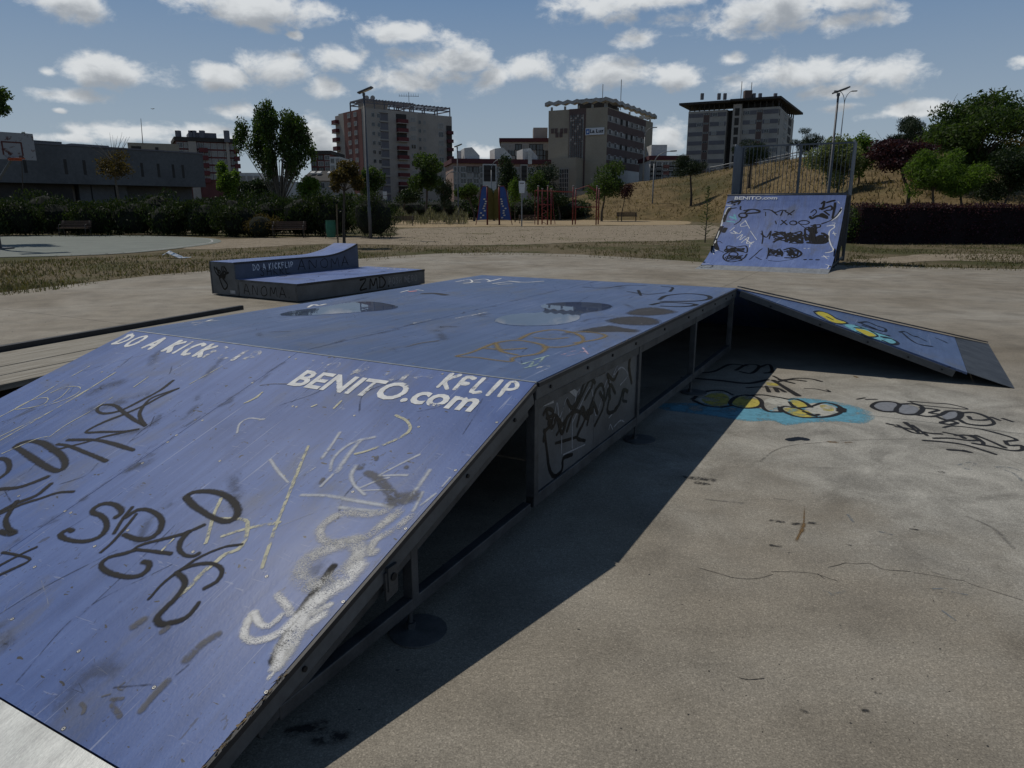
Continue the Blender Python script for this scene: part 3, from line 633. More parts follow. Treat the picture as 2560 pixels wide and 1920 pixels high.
ft('graffiti_tag', 'spray_charcoal', [
 (.020,(1410,-20),(1270,40),(1100,85),(1000,110),(930,145),(1040,160),(1180,178)), ((930,155),(850,180),(750,205),(700,250),(720,290),(800,325),(900,340),(980,325),(1030,275),(1025,240),(990,235)),
 ((1300,30),(1250,90),(1240,150),(1280,190),(1340,195),(1370,180)), (.016,(1670,115),(1560,130),(1450,170),(1350,220),(1260,285),(1180,340),(1110,400),(1050,470),(1030,490)),
 ((1260,285),(1350,255),(1450,245),(1520,270),(1535,310),(1500,370),(1420,415)), ((1220,310),(1270,350),(1275,400),(1230,470),(1170,530),(1110,590),(1085,630),(1110,665),(1170,660),(1260,635),(1320,590),(1370,525)),
 (.016,(-10,330),(120,270),(210,220),(130,190),(20,170)), (.016,(250,135),(150,180),(0,260))], Bz, .024)
ft('faded_paint', 'spray_grey', [(.045,(1500,740),(1430,780),(1360,840),(1290,910)), (.05,(985,640),(935,675)), (.03,(1160,690),(1120,720)), (.034,(1160,1060),(1080,1140),(980,1260)),
 (.010,(860,1070),(815,1110),(840,1120)), (.012,(710,1165),(760,1150)), (.016,(770,1185),(850,1180)), (.03,(790,1200),(780,1230),(830,1300)), (.018,(560,1215),(585,1240),(575,1280))], Bz, .03)
ft('chalk_line', 'chalk_yellow', [(.016,(2130,930),(2080,1050),(2020,1200),(1960,1350),(1900,1500),(1850,1650),(1812,1765)), (.018,(1540,1550),(1700,1500),(1930,1455)), (.014,(1530,1290),(1480,1400),(1430,1580),(1420,1600)),
 (.018,(1500,1430),(1620,1430),(1700,1440),(1712,1480),(1700,1560),(1650,1640),(1560,1673),(1500,1723),(1400,1803),(1300,1913),(1220,1973)), (.008,(0,725),(200,620),(400,500),(620,375)), (.009,(0,890),(350,690),(600,540),(800,418)),
 (.007,(0,862),(300,715),(560,570),(770,435)), (.007,(15,980),(250,880),(345,860)), (.006,(345,862),(460,780),(620,690),(780,590)), (.007,(925,520),(1025,450)), (.006,(1310,500),(1420,440),(1535,375)), (.007,(1710,625),(1780,590),(1810,555)),
 (.006,(105,670),(220,610),(330,595),(300,640),(170,668),(105,670)), (.006,(350,560),(450,520),(550,520),(540,560),(440,610),(310,650)), (.006,(310,650),(420,590),(480,530)), (.008,(1120,1650),(1200,1570))], A, .008)
ft('chalk_line', 'chalk_yellow', [(.018,(1080,440),(1150,475),(1178,530),(1130,580),(1000,640),(880,685),(800,705)), (.010,(30,355),(100,320),(155,280)), (.012,(650,390),(700,340)), (.010,(495,380),(530,365))], Cz, .012)
ft('white_spray', 'spray_white', [(.022,(690,560),(630,650),(570,735)), (.026,(830,620),(760,700),(670,830)), (.018,(640,850),(560,930)), (.02,(930,590),(800,620),(700,680),(640,750),(625,820)), (.022,(800,790),(770,850),(790,920),(860,985)),
 (.016,(1240,710),(1100,780),(960,855)), (.016,(970,858),(1080,852),(1155,853)), (.012,(820,945),(950,890),(1030,870)), (.024,(430,990),(600,995),(800,1030),(1050,1070)), (.022,(690,1075),(800,1090),(940,1100)), (.024,(1310,820),(1240,920),(1150,1040)),
 (.022,(1260,975),(1230,1040),(1200,1095)), (.012,(1370,985),(1250,1060)), (.02,(165,465),(140,468)), (.012,(140,465),(60,460),(0,495),(-20,560)), (.018,(210,745),(260,820),(330,900)), (.012,(520,800),(470,835)), (.008,(820,960),(950,955),(1070,955)), (.010,(1460,870),(1400,930))], Cz, .02)
ft('putty_spot', 'spray_grey', [(.05,(840,790),(830,800)), (.032,(945,730),(943,742)), (.03,(1150,795),(1150,800)), (.07,(890,840),(960,880),(1060,1000)), (.10,(1060,1030),(1190,1000)), (.03,(575,880),(560,905)), (.012,(140,232),(220,222),(330,222))], Cz, .03)
ft('silver_tag', 'silver', [(.055,(1000,1100),(880,1125),(720,1115),(620,1160),(560,1220),(560,1290),(640,1320),(800,1290),(900,1260),(1000,1180),(1100,1105)), (.045,(1205,1140),(1080,1220),(960,1285),(910,1340),(900,1400),(930,1385)),
 (.075,(700,1330),(560,1380),(440,1470),(420,1560),(480,1610)), (.06,(780,1300),(825,1370),(790,1450),(700,1530),(600,1580),(480,1630))], Cz, .05, 'silver sprayed tag, grainy with the board showing through')
ft('silver_tag', 'silver_solid', [(.085,(1200,300),(1000,380),(850,470),(750,560),(660,700),(580,830)), (.05,(580,830),(530,960)), (.04,(540,470),(600,540),(620,590)), (.035,(370,590),(330,650),(305,740),(350,780),(450,770),(560,720),(660,620)),
 (.03,(375,590),(410,660),(480,680),(560,610)), (.03,(900,530),(800,580),(700,630)), (.05,(850,600),(720,690),(620,840),(540,950)), (.014,(510,1000),(470,1045))], Dz, .05)
ft('graffiti_stroke', 'spray_charcoal', [(.036,(920,270),(800,430),(700,570),(620,700),(550,830),(512,920))], Dz, .036)
# printed lettering on the bank
def lettering(text, quad, parent, nrm, m, name='lettering', off=.028):
    """text laid into the frame quad = (baseline start, baseline end, up vector)"""
    cu = bpy.data.curves.new('lettering', 'FONT'); cu.body = text; cu.size = 1; cu.offset = off; cu.resolution_u = 3
    tmp = bpy.data.objects.new('tmp_text', cu); COL.objects.link(tmp); bpy.context.view_layer.update()
    me = bpy.data.meshes.new_from_object(tmp.evaluated_get(bpy.context.evaluated_depsgraph_get())); bpy.data.objects.remove(tmp)
    xs = [v.co.x for v in me.vertices]; x0, x1 = min(xs), max(xs)
    H = [v.co.y for v in me.vertices]; cap = .72
    a, b, up = quad; a = Vector(a); d = Vector(b) - a; up = Vector(up); nrm = Vector(nrm)
    for v in me.vertices: v.co = a + d * ((v.co.x - x0) / (x1 - x0)) + up * (v.co.y / cap) + nrm * .0022
    ul = me.uv_layers.new(name='UVMap')
    for l in ul.data: l.uv = (1, 0)
    me.materials.clear(); me.materials.append(MATS[m]); return link(name, me, parent)
bz = lambda x, y: Vector((x, y, bank_z(y)))
lettering('BENITO.com', (bz(-1.29, -.307), bz(-.178, -.292), (bz(0, -.175) - bz(0, -.307)) * 1.12), fb, BN, 'print_white', 'printed_lettering')
s = Strokes(); e = scrawl(s, 'DO A KICK', lambda x, y: bz(x, -.175 + y), -2.96, .125, .082, .033, BN, gap=.36, seed=3); s.build('painted_lettering', 'worn_white', fb)
s = Strokes(); e = scrawl(s, 'FLIP', lambda x, y: bz(x, -.165 + y), e - .02, .11, .082, .03, BN, gap=.38, seed=4); s.build('painted_lettering', 'worn_white2', fb, .03)
s = Strokes(); scrawl(s, 'DO A KIC', lambda x, y: bz(x, -.14 + y), -1.33, .08, .09, .03, BN, gap=.33, seed=6); s.build('painted_lettering', 'worn_white3', fb, .01)
s = Strokes(); scrawl(s, 'KFLIP', lambda x, y: bz(x, -.145 + y), -.46, .115, .07, .032, BN, gap=.33, seed=8); s.build('painted_lettering', 'worn_white', fb, .01)
# ------------------------------------------------------------------ paint and putty on the deck
UPZ = Vector((0, 0, 1)); S8 = 1460 / 2212
d8 = lambda a, b: deckp(480 + a * S8, 640 + b * S8)
def dt(name, m, lines, w, label=None): return tagset(name, m, fb, lambda px, py: deckp(px, py), UPZ, lines, 480, 640, S8, w, label)
dt('ochre_tag', 'ochre', [((1005,380),(1060,365),(1150,330),(1230,320),(1300,330),(1340,345),(1310,370),(1220,385),(1210,400),(1150,395),(1080,385),(1005,380)), ((1240,315),(1290,292),(1370,280),(1440,290),(1480,310),(1470,330),(1400,345),(1330,345)),
 ((1420,290),(1500,288),(1565,300),(1540,315),(1450,330)), ((1110,350),(1180,355),(1260,350)), ((1150,330),(1170,360),(1230,375)), ((1300,310),(1360,315),(1420,310))], .035, 'mustard spray-paint tag, scuffed')
for q in ([(1640,215),(1680,200),(1740,193),(1800,200),(1845,212),(1800,222),(1720,228),(1650,224)], [(1560,245),(1620,230),(1700,228),(1770,240),(1775,258),(1700,265),(1600,258)], [(1460,285),(1520,270),(1590,262),(1640,272),(1700,280),(1690,290),(1600,288),(1500,292)]):
    s = Strokes(); s.fill([d8(*p) for p in q], UPZ); s.build('putty_patch', 'putty', fb)
dt('graffiti_tag', 'spray_charcoal', [((1770,165),(1800,150),(1880,143),(1950,150),(1965,162),(1920,170),(1850,172),(1780,172)), ((1740,185),(1790,176),(1880,180),(1920,186),(1860,192),(1780,190)), (.03,(1650,135),(1720,145),(1790,140)), (.03,(1690,130),(1700,150)), (.03,(1780,115),(1820,120),(1810,135)), (.02,(1480,118),(1560,122),(1640,112),(1720,112))], .045)
dt('white_tag', 'worn_white', [((1000,98),(1050,90),(1060,100),(1030,105)), ((1070,92),(1110,88),(1130,95)), ((1120,98),(1170,86)), ((1140,105),(1200,98),(1240,100)), ((1200,95),(1260,100),(1330,96)), ((440,195),(460,185),(480,188),(505,183)), ((1030,100),(1090,100)), ((1160,108),(1210,106))], .03)
dt('white_tag', 'worn_white2', [((0,255),(60,248),(100,245)), ((10,262),(80,240)), ((1000,235),(1060,225),(1120,212)), ((1310,425),(1330,417),(1350,418)), ((840,255),(900,240))], .02)
dt('chalk_tag', 'pale_green', [((1250,410),(1290,400),(1280,420)), ((1290,395),(1350,378)), ((1260,425),(1310,410),(1330,385))], .02); dt('chalk_tag', 'pink_chalk', [((1400,375),(1450,360),(1480,365)), ((1420,380),(1490,362)), ((1480,348),(1500,372))], .015)
dt('putty_patch', 'putty', [((880,143),(920,142),(960,148))], .09); dt('putty_patch', 'spray_grey', [((810,345),(870,330),(930,322))], .04); dt('pink_sticker', 'tape_pink', [((825,135),(845,133))], .05); dt('white_sticker', 'worn_white', [((790,138),(820,130)), ((850,128),(875,132))], .02)
# ------------------------------------------------------------------ side board in the shaded bay
sp5 = 700 / 2212; SX = Vector((-.02, 0, 0))
sh = lambda px, py: plane_hit(px, py, SX, (1, 0, 0))
def st5(name, m, lines, w, label=None): return tagset(name, m, fb, sh, Vector((1, 0, 0)), lines, 1240, 760, sp5, w, label)
st5('graffiti_tag', 'wet_black', [((375,870),(400,830),(450,850),(440,950),(390,1000),(375,1080)), ((380,1000),(400,1150),(420,1300),(460,1360),(520,1310),(530,1220),(600,1190)), ((480,1030),(560,900),(640,800),(740,600),(760,640),(700,750)), ((560,1000),(620,850),(700,900),(640,1050),(700,1080)),
 ((720,950),(780,700),(840,640),(850,800),(780,960)), ((880,560),(900,700),(880,850),(950,830),(1000,700)), ((1010,700),(1000,760),(1030,770)), ((400,900),(470,880),(520,950)), ((800,560),(860,530)), (.035,(1060,420),(1050,500),(1070,620)), (.03,(400,860),(440,980),(480,900),(520,1020),(560,900)), (.03,(640,960),(680,820),(720,900),(760,780),(800,860)), (.03,(560,760),(600,820),(660,720),(690,640)), (.03,(820,700),(860,760),(900,640),(940,700)), (.028,(880,560),(930,600),(960,540)), (.028,(940,830),(980,780),(1000,680),(1040,690)), (.02,(470,1100),(540,1080),(640,1050)), (.03,(690,620),(740,580),(780,620)), (.05,(420,940),(460,930)), (.05,(720,860),(760,840)), (.04,(890,700),(900,740))], .026, 'dripping black tag')
st5('graffiti_tag', 'silver_scrawl', [((440,1000),(480,780),(500,900),(560,740),(590,880),(640,700),(660,690),(600,860)), ((600,940),(680,770),(740,660),(760,700),(790,880),(860,640),(900,560)), ((900,580),(880,660),(960,480),(970,470)), ((930,560),(990,500),(1040,560),(980,640)), ((520,900),(515,1180)), ((600,870),(600,1140)), ((530,1190),(700,1110)), ((890,990),(900,950),(920,990)), ((930,970),(980,920),(1010,930)), ((890,900),(930,850))], .012, 'thin silver scrawl over the black tag')
stk = MB(); q = [sh(1240 + a * sp5, 760 + b * sp5) + Vector((.003, 0, 0)) for a, b in ((572,690), (590,648), (640,690), (625,735))]; stk.face(q); 
mat('sticker', (.42, .42, .42), (.25, .25, .25), scale=60, rough=.5); stk.build('sticker', 'sticker', fb)
stk = MB(); q = [sh(1240 + a * sp5, 760 + b * sp5) + Vector((.003, 0, 0)) for a, b in ((370,810), (370,760), (452,732), (452,780))]; stk.face(q); stk.build('maker_plate', 'sticker', fb)
# ------------------------------------------------------------------ corner hip painting
kh = 800 / 2212
hh = lambda px, py: plane_hit(px, py, C3, hn)
def ht(name, m, lines, w): return tagset(name, m, fb, hh, hn, lines, 1760, 680, kh, w)
s = Strokes(); s.fill([hh(1760 + a * kh, 680 + b * kh) for a, b in ((765,280),(820,275),(880,300),(920,330),(975,345),(985,356),(930,356),(870,340),(820,310))], hn, .0006); s.fill([hh(1760 + a * kh, 680 + b * kh) for a, b in ((1040,390),(1110,400),(1170,425),(1195,450),(1140,445),(1080,415))], hn, .0006); s.build('yellow_paint', 'bright_yellow', fb)
s = Strokes(); s.fill([hh(1760 + a * kh, 680 + b * kh) for a, b in ((960,360),(1040,365),(1150,400),(1260,440),(1340,480),(1330,505),(1240,480),(1120,440),(1010,395))], hn, .0003); s.build('cyan_paint', 'bright_cyan', fb)
ht('graffiti_tag', 'spray_black', [((760,275),(800,270),(860,288),(910,318),(970,340),(990,355),(930,358),(870,345),(800,310),(765,282)), ((850,310),(890,330)), (.03,(1070,350),(1130,345),(1190,370),(1250,390),(1250,410),(1180,395),(1100,370)), (.03,(1050,370),(1120,395),(1230,430),(1280,440)),
 ((1040,385),(1120,395),(1200,440),(1140,447),(1060,410)), (.04,(1230,450),(1290,460),(1340,490),(1300,500),(1240,475)), (.05,(1100,360),(1180,390)), (.02,(1370,420),(1430,470),(1490,500),(1580,515)), (.015,(1480,450),(1540,480)), (.02,(1600,455),(1650,475),(1680,490)), (.02,(1350,415),(1390,412),(1440,440),(1480,448))], .025)
# ------------------------------------------------------------------ paint on the concrete floor
gh = lambda px, py: P(px, py, 0)
def gt(name, m, lines, w, label=None): return tagset(name, m, pad, gh, UPZ, lines, 1760, 680, kh, w, label)
def gfill(name, m, polys, off=.001):
    s = Strokes()
    for q in polys: s.fill([gh(1760 + a * kh, 680 + b * kh) for a, b in q], UPZ, off)
    return s.build(name, m, pad)
gfill('floor_painting', 'floor_cyan', [[(-330,915),(-200,905),(0,905),(200,900),(420,960),(560,905),(600,870),(800,880),(1000,915),(1150,965),(1180,1010),(1100,1050),(950,1035),(800,1040),(700,1045),(560,1062),(480,1030),(330,1035),(200,1020),(80,1000),(-120,975),(-300,950)]], .0007)
gfill('floor_painting', 'floor_white', [[(400,900),(480,860),(580,880),(600,950),(540,970),(440,950)], [(-60,870),(60,820),(160,830),(290,860),(180,900),(150,930),(40,935)], [(720,910),(800,905),(900,930),(950,960),(900,990),(820,1000),(700,960)]], .0009)
gfill('floor_painting', 'floor_yellow', [[(180,890),(260,860),(350,870),(400,910),(370,935),(280,940),(200,920)], [(540,945),(620,940),(720,960),(760,1000),(700,1010),(600,985)], [(590,890),(640,885),(720,920),(680,945),(620,920)], [(420,760),(520,775),(500,790),(440,782)], [(-20,880),(80,830),(170,860),(160,920),(60,925)], [(800,920),(880,930),(900,960),(830,960)]], .0011)
gt('floor_painting', 'floor_black', [((180,905),(220,865),(300,850),(370,870),(400,905),(370,935),(280,942),(200,925),(180,905)), ((400,905),(410,940),(450,965),(530,968)), ((-80,880),(0,830),(120,820),(200,850)), ((-70,890),(0,920),(100,935),(190,925)), ((300,855),(400,850),(500,865),(580,880)),
 ((530,945),(560,930),(650,940),(740,930),(820,905),(900,915),(950,945),(940,975),(860,1000),(740,1008),(640,1000),(560,970),(530,945)), ((580,880),(640,880),(700,905),(740,935)), ((590,900),(620,930),(680,955)), ((690,965),(760,990),(790,985)), ((520,935),(530,965)), (.06,(950,945),(950,965)), ((720,985),(770,998)),
 ((480,720),(540,745),(640,735),(740,740),(810,757)), ((500,760),(600,745),(700,755)), ((520,745),(620,770)), (.05,(480,750),(560,800),(650,855)), (.04,(-150,730),(100,750),(300,770),(440,745)), ((-100,700),(60,690),(180,640),(300,650)), ((220,680),(300,640),(380,650),(330,700),(250,690)), ((380,660),(450,640),(470,690),(420,700)),
 ((300,800),(400,795),(500,800),(560,830)), ((430,790),(450,830)), ((490,800),(510,830)), (.02,(700,805),(780,810),(870,830),(850,815))], .032, 'black outlines of a bubble-letter painting')
gfill('floor_tag', 'floor_grey', [[(1165,930),(1200,900),(1300,900),(1400,915),(1480,935),(1480,975),(1400,985),(1320,965),(1230,965)], [(1640,985),(1690,965),(1770,970),(1770,1005),(1700,1025),(1650,1010)]], .0008)
gt('floor_tag', 'floor_black', [((1160,930),(1200,900),(1290,897),(1350,915),(1330,945),(1320,965),(1230,962),(1160,930)), ((1350,915),(1440,912),(1510,935),(1480,980),(1390,985),(1320,965)), ((1500,940),(1560,945),(1620,955),(1560,975),(1640,985),(1560,1000),(1450,985)), ((1640,985),(1690,962),(1770,968),(1760,1010),(1680,1025),(1620,1005)),
 ((1760,975),(1860,972),(1950,1000),(2005,1045),(1940,1062),(1820,1050),(1760,1020)), ((1830,1000),(1850,1020),(1920,1025),(1970,1020)), ((1640,1040),(1690,1030),(1750,1042),(1700,1055),(1640,1045)), (.02,(1060,880),(1110,870)), (.02,(1120,882),(1195,880)), (.03,(1990,1005),(2040,1025)), (.03,(2070,1015),(2130,1035)),
 (.02,(1410,895),(1500,920),(1640,935),(1820,948),(1700,915),(1560,905),(1430,895))], .034, 'grey bubble-letter tag with a halo')
gt('floor_tag', 'floor_black', [((1270,1050),(1310,1058)), ((1330,1070),(1420,1085),(1560,1115),(1640,1120)), ((1390,1040),(1480,1110)), ((1440,1060),(1540,1130)), ((1340,1060),(1440,1110),(1530,1120)), ((1590,1150),(1700,1150),(1830,1165),(1900,1160),(1820,1130),(1740,1130)), ((1850,1130),(1930,1180),(1920,1195)), ((1880,1130),(1980,1170),(2080,1215)),
 ((1660,1110),(1760,1130),(1800,1150)), ((2080,1170),(2110,1200),(2190,1200),(2200,1230),(2120,1235),(2000,1210),(1860,1185)), ((1520,1165),(1650,1175),(1800,1195),(1950,1240),(2010,1260)), ((1690,1230),(1770,1235),(1850,1250),(1800,1235)), ((1660,1075),(1720,1065),(1900,1085),(2080,1130),(2160,1160),(2100,1170))], .028, 'black scrawled tag with crossed strokes')
gt('floor_mark', 'wet_black', [(.09,(600,1160),(660,1150),(690,1155))], .09); gt('floor_mark', 'scuff', [((390,1310),(480,1240),(600,1200),(800,1180),(1000,1165),(1400,1155))], .025)
gt('floor_mark', 'dull_blue', [((1760,1335),(1840,1315),(1880,1320),(1830,1350),(1780,1360),(1850,1365)), ((2210,1455),(2150,1400),(2080,1370),(2010,1352),(2100,1350),(2230,1390))], .03); gt('rust_stain', 'rust', [(.06,(870,1175),(910,1178)), (.04,(980,1180),(1010,1178)), (.05,(1040,720),(1060,730))], .05)
kg = 900 / 2018
def gz(name, m, lines, w): return tagset(name, m, pad, gh, UPZ, lines, 1660, 1180, kg, w)
gz('rust_stain', 'rust', [(.012,(788,195),(783,290)), (.02,(770,330),(740,388)), (.03,(785,290),(770,335))], .02)
gz('crack', 'crack', [(.0035,(920,535),(980,522),(1020,510),(1080,516),(1150,512),(1210,540),(1260,550),(1380,558)), (.003,(1400,565),(1500,580),(1600,600),(1680,610),(1720,630),(1880,680),(2010,720)), (.003,(600,560),(700,560),(800,565),(860,575),(970,612)), (.003,(200,540),(290,565),(400,595),(520,598),(610,575)), (.0035,(410,1150),(470,1165),(560,1158)), (.003,(860,570),(900,600))], .004)
gz('floor_mark', 'smudge', [(.10,(130,30),(260,45)), (.06,(180,60),(240,70)), (.05,(610,275),(660,280)), (.04,(720,290),(760,292)), (.05,(820,288),(860,290)), (.05,(610,412),(640,416)), (.02,(1030,405),(1045,412)), (.02,(1385,115),(1400,120)), (.025,(1190,1238),(1205,1240)), (.025,(775,1340),(792,1346)), (.03,(1125,1340),(1140,1342)), (.02,(1380,320),(1420,325)), (.05,(1550,1),(1560,3))], .03)
gz('floor_mark', 'dull_blue', [(.03,(1210,335),(1270,350)), (.02,(900,670),(930,680)), (.02,(940,690),(1010,670)), (.02,(1510,655),(1580,655)), (.02,(1600,670),(1700,690)), (.02,(1560,780),(1630,830)), (.03,(1030,240),(1060,280))], .02)
gz('floor_mark', 'scuff', [(.03,(240,155),(440,175)), (.02,(620,150),(720,160)), (.03,(1700,250),(1850,320),(1960,430)), (.02,(1500,560),(1600,590))], .03)
gt('floor_mark', 'smudge', [(.05,(1330,10),(1420,15),(1530,20)), (.03,(1350,15),(1450,25),(1540,18)), (.03,(1700,0),(1800,8),(1960,10)), (.03,(1810,12),(1900,25)), (.03,(2150,100),(2212,97))], .04)
s = Strokes()
for ln in (((800,1845),(850,1840)), ((735,1830),(800,1815))): s.add([gh(*q) for q in ln], .09, UPZ)
s.build('oil_stain', 'smudge', pad)
# ------------------------------------------------------------------ puddles on the deck
def puddle(pts, label):
    ln = smooth_line([deckp(*q) for q in pts] + [deckp(*pts[0])], .04)[:-1]; w = [FB_O + UX * p.x + VY * p.y + Vector((0, 0, FH + .0035)) for p in ln]
    c = sum(w, Vector()) / len(w); m = MB(); n = len(w)
    top = [p - c for p in w]; rim = [(p - c) * 1.012 + Vector((0, 0, -.003)) for p in w]
    m.v = [tuple(p) for p in top] + [tuple(p) for p in rim]; m.f = [tuple(range(n))] + [(k, n + k, n + (k + 1) % n, (k + 1) % n) for k in range(n)]; m.m = [0] * len(m.f)
    b = bmesh.new(); me = m.mesh('puddle', 'puddle_water'); b.from_mesh(me); bmesh.ops.recalc_face_normals(b, faces=b.faces)
    b.faces.ensure_lookup_table()
    if b.faces[0].normal.z < 0: bmesh.ops.reverse_faces(b, faces=b.faces)
    b.to_mesh(me); b.free(); tag(link('puddle', me, None, c), label, 'puddle')
puddle([(700,786),(745,776),(800,770),(870,758),(930,755),(985,764),(993,770),(960,776),(900,781),(840,785),(780,789),(720,790)], 'long thin rain puddle on the blue deck beside its outer edge')
puddle([(1238,802),(1262,790),(1310,784),(1350,782),(1362,774),(1352,765),(1385,758),(1450,756),(1510,760),(1530,767),(1510,776),(1455,785),(1445,800),(1395,812),(1310,815),(1262,811)], 'wide two-lobed rain puddle on the blue deck next to mustard graffiti')

# wheel scuffs and grime on the boards
rs = random.Random(44)
for nm, mt, n, wr_ in (('wheel_scuff', 'pale_scuff', 26, (.004, .012)), ('wheel_scuff', 'dark_scuff', 26, (.005, .016)), ('grime_patch', 'grime', 16, (.05, .16))):
    s = Strokes(); s.base = .0003
    for k in range(n):
        x, y = rs.uniform(-2.85, -.15), rs.uniform(-1.85, -.1); L_ = rs.uniform(.12, .6) * (.5 if mt == 'grime' else 1); dx = rs.gauss(0, .10); y1 = max(-1.95, y - L_); bend = rs.gauss(0, .05)
        s.add([bz(x, y), bz(min(-.03, max(-2.98, x + dx * .5 + bend)), (y + y1) / 2), bz(min(-.03, max(-2.98, x + dx)), y1)], rs.uniform(*wr_), BN)
    s.build(nm, mt, fb, -10)
    s = Strokes(); s.base = .0003
    for k in range(n):
        x, y = rs.uniform(-2.85, -.15), rs.uniform(.1, 4.3); a = rs.gauss(1.57, .5); L_ = rs.uniform(.15, .8) * (.5 if mt == 'grime' else 1); q = [(x, y), (x + L_ * .5 * math.cos(a) + rs.gauss(0, .04), y + L_ * .5 * math.sin(a)), (x + L_ * math.cos(a), y + L_ * math.sin(a))]
        s.add([Vector((min(-.03, max(-2.98, p)), min(4.5, max(.03, r)), FH)) for p, r in q], rs.uniform(*wr_), UPZ)
    s.build(nm, mt, fb, -10)
s = Strokes()
for k in range(22): y = .10 + .2 * k; s.add([Vector((-1.51 + rs.uniform(-.03, .03), y, FH)), Vector((-1.51 + rs.uniform(-.03, .03), y + rs.uniform(.05, .25), FH))], rs.uniform(.02, .07), UPZ)
s.build('joint_grime', 'grime', fb, -10)
s = Strokes()
for k in range(14): y = -.12 - .13 * k; s.add([bz(-1.51 + rs.uniform(-.03, .03), y), bz(-1.51 + rs.uniform(-.03, .03), y - rs.uniform(.05, .2))], rs.uniform(.02, .07), BN)
s.build('joint_grime', 'grime', fb, -10)
# ------------------------------------------------------------------ weathered plank ledge left of the funbox
wl_ang = FB_ANG + R(5.5); wl_o = L2W(-4.96, 2.58)
wl = thing('plank_ledge', 'low ledge of weathered grey planks with a black steel rail, beside the funbox', 'ledge', wl_o, wl_ang)
rn = random.Random(11)
for i in range(4):
    x0 = .03 + i * .272; m = MB(); z = .45 + rn.uniform(-.003, .003)
    m.box((x0, -6.0, z - .04), (x0 + .264, -.02 - rn.uniform(0, .02), z)); m.build('plank', 'old_plank', wl, bevel=.004)
MB().box((-.03, -6.02, .425), (.026, .0, .495)).build('coping_rail', 'black_trim', wl, bevel=.008)
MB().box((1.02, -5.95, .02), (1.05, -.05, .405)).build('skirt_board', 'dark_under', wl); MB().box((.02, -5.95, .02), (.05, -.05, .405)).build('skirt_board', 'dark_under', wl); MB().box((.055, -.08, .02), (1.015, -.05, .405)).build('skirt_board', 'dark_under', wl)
# ------------------------------------------------------------------ manual pad with a raised kicker ledge
mp_o = P(745, 757); mp_ang = FB_ANG - R(2.8); MX = Vector((math.cos(mp_ang), math.sin(mp_ang), 0)); MY = Vector((-MX.y, MX.x, 0)); MF = (mp_o, MX, MY)
mp = thing('manual_pad', 'blue topped grey manual pad with a raised ledge curling up at its end', 'skate ramp', mp_o, mp_ang)
LZ, HZ, XW, XI, YE, YH = .31, .605, -2.24, -1.56, 3.42, 3.12
def kick(y):
    if y < 2.1: return HZ
    t = (y - 2.1) / (YH - 2.1); return HZ + .20 * t * t
MB().box((XI + .003, .02, LZ - .02), (-.02, YE - .02, LZ)).build('pad_top', 'blue_quarter', mp)
MB().box((XI, 0, .02), (0, .02, LZ - .001)).build('front_panel', 'grey_board', mp); MB().box((-.02, .021, .02), (0, YE, LZ - .001)).build('side_panel', 'grey_board', mp); MB().box((XI, YE - .02, .02), (-.021, YE, LZ - .001)).build('back_panel', 'grey_board', mp)
ys = [0, 1.0, 2.1] + [2.1 + (YH - 2.1) * k / 10 for k in range(1, 11)]
m = MB()
for a, b in zip(ys, ys[1:]): m.prism([(XW + .02, a, kick(a) - .012), (XI - .02, a, kick(a) - .012), (XI - .02, b, kick(b) - .012), (XW + .02, b, kick(b) - .012)], (0, 0, .012))
m.build('ledge_top', 'blue_quarter', mp)
for x in (XW, XI - .02):
    m = MB(); m.prism([(x, .021, .02)] + [(x, y, kick(y) - .004) for y in [.021] + ys[1:]] + [(x, YH, .02)], (.02, 0, 0)); m.build('ledge_side', 'slate_board', mp)
MB().box((XW, 0, .02), (XI, .02, HZ - .003)).build('ledge_front', 'grey_board', mp); MB().box((XW, YH - .0, .02), (XI, YH + .02, kick(YH))).build('ledge_end', 'grey_board', mp)
m = MB()
for a, b in zip(ys, ys[1:]): m.beam((XI + .002, a, kick(a) - .014), (XI + .002, b, kick(b) - .014), .012, .036)
m.build('edge_trim', 'black_trim', mp); MB().box((XI + .004, -.008, LZ - .03), (.008, .0, LZ + .004)).build('edge_trim', 'dull_steel', mp); MB().box((.0, 0, LZ - .035), (.010, YE, LZ + .004)).build('edge_trim', 'black_trim', mp)
for x in (-1.5, -.02): MB().box((x - .02, -.006, .02), (x + .02, 0, LZ - .032)).build('corner_strip', 'dull_steel', mp)
MB().box((XW, -.006, .02), (XW + .03, 0, HZ - .004)).build('corner_strip', 'dull_steel', mp); MB().box((-1.72, -.008, .05), (-1.58, -.001, .11)).build('maker_plate', 'sticker', mp)
s = Strokes(); scrawl(s, 'ANOMA.', lambda x, y: Vector((x, 0, .065 + y)), -1.36, .16, .17, .017, Vector((0, -1, 0)), gap=.35, seed=2); s.build('graffiti_tag', 'wet_black', mp)
s = Strokes(); scrawl(s, 'ANOMA', lambda x, y: Vector((XI, 1.45 + x, .37 + y)), 0, .17, .22, .016, Vector((1, 0, 0)), gap=.35, seed=5); s.build('graffiti_tag', 'wet_black', mp)
s = Strokes(); scrawl(s, 'SHKRE', lambda x, y: Vector((XI, .55 + x, .33 + y)), 0, .15, .12, .016, Vector((1, 0, 0)), gap=.25, seed=7); s.build('graffiti_tag', 'spray_black', mp)
s = Strokes(); scrawl(s, 'DO A KICKFLIP', lambda x, y: Vector((XI, .40 + x, .44 + y)), 0, .10, .062, .016, Vector((1, 0, 0)), gap=.35, seed=9); s.build('painted_lettering', 'worn_white', mp, .005)
s = Strokes(); scrawl(s, 'ZMD..', lambda x, y: Vector((0, 1.5 + x, .07 + y)), 0, .19, .2, .035, Vector((1, 0, 0)), gap=.3, seed=12); s.build('graffiti_tag', 'wet_black', mp)
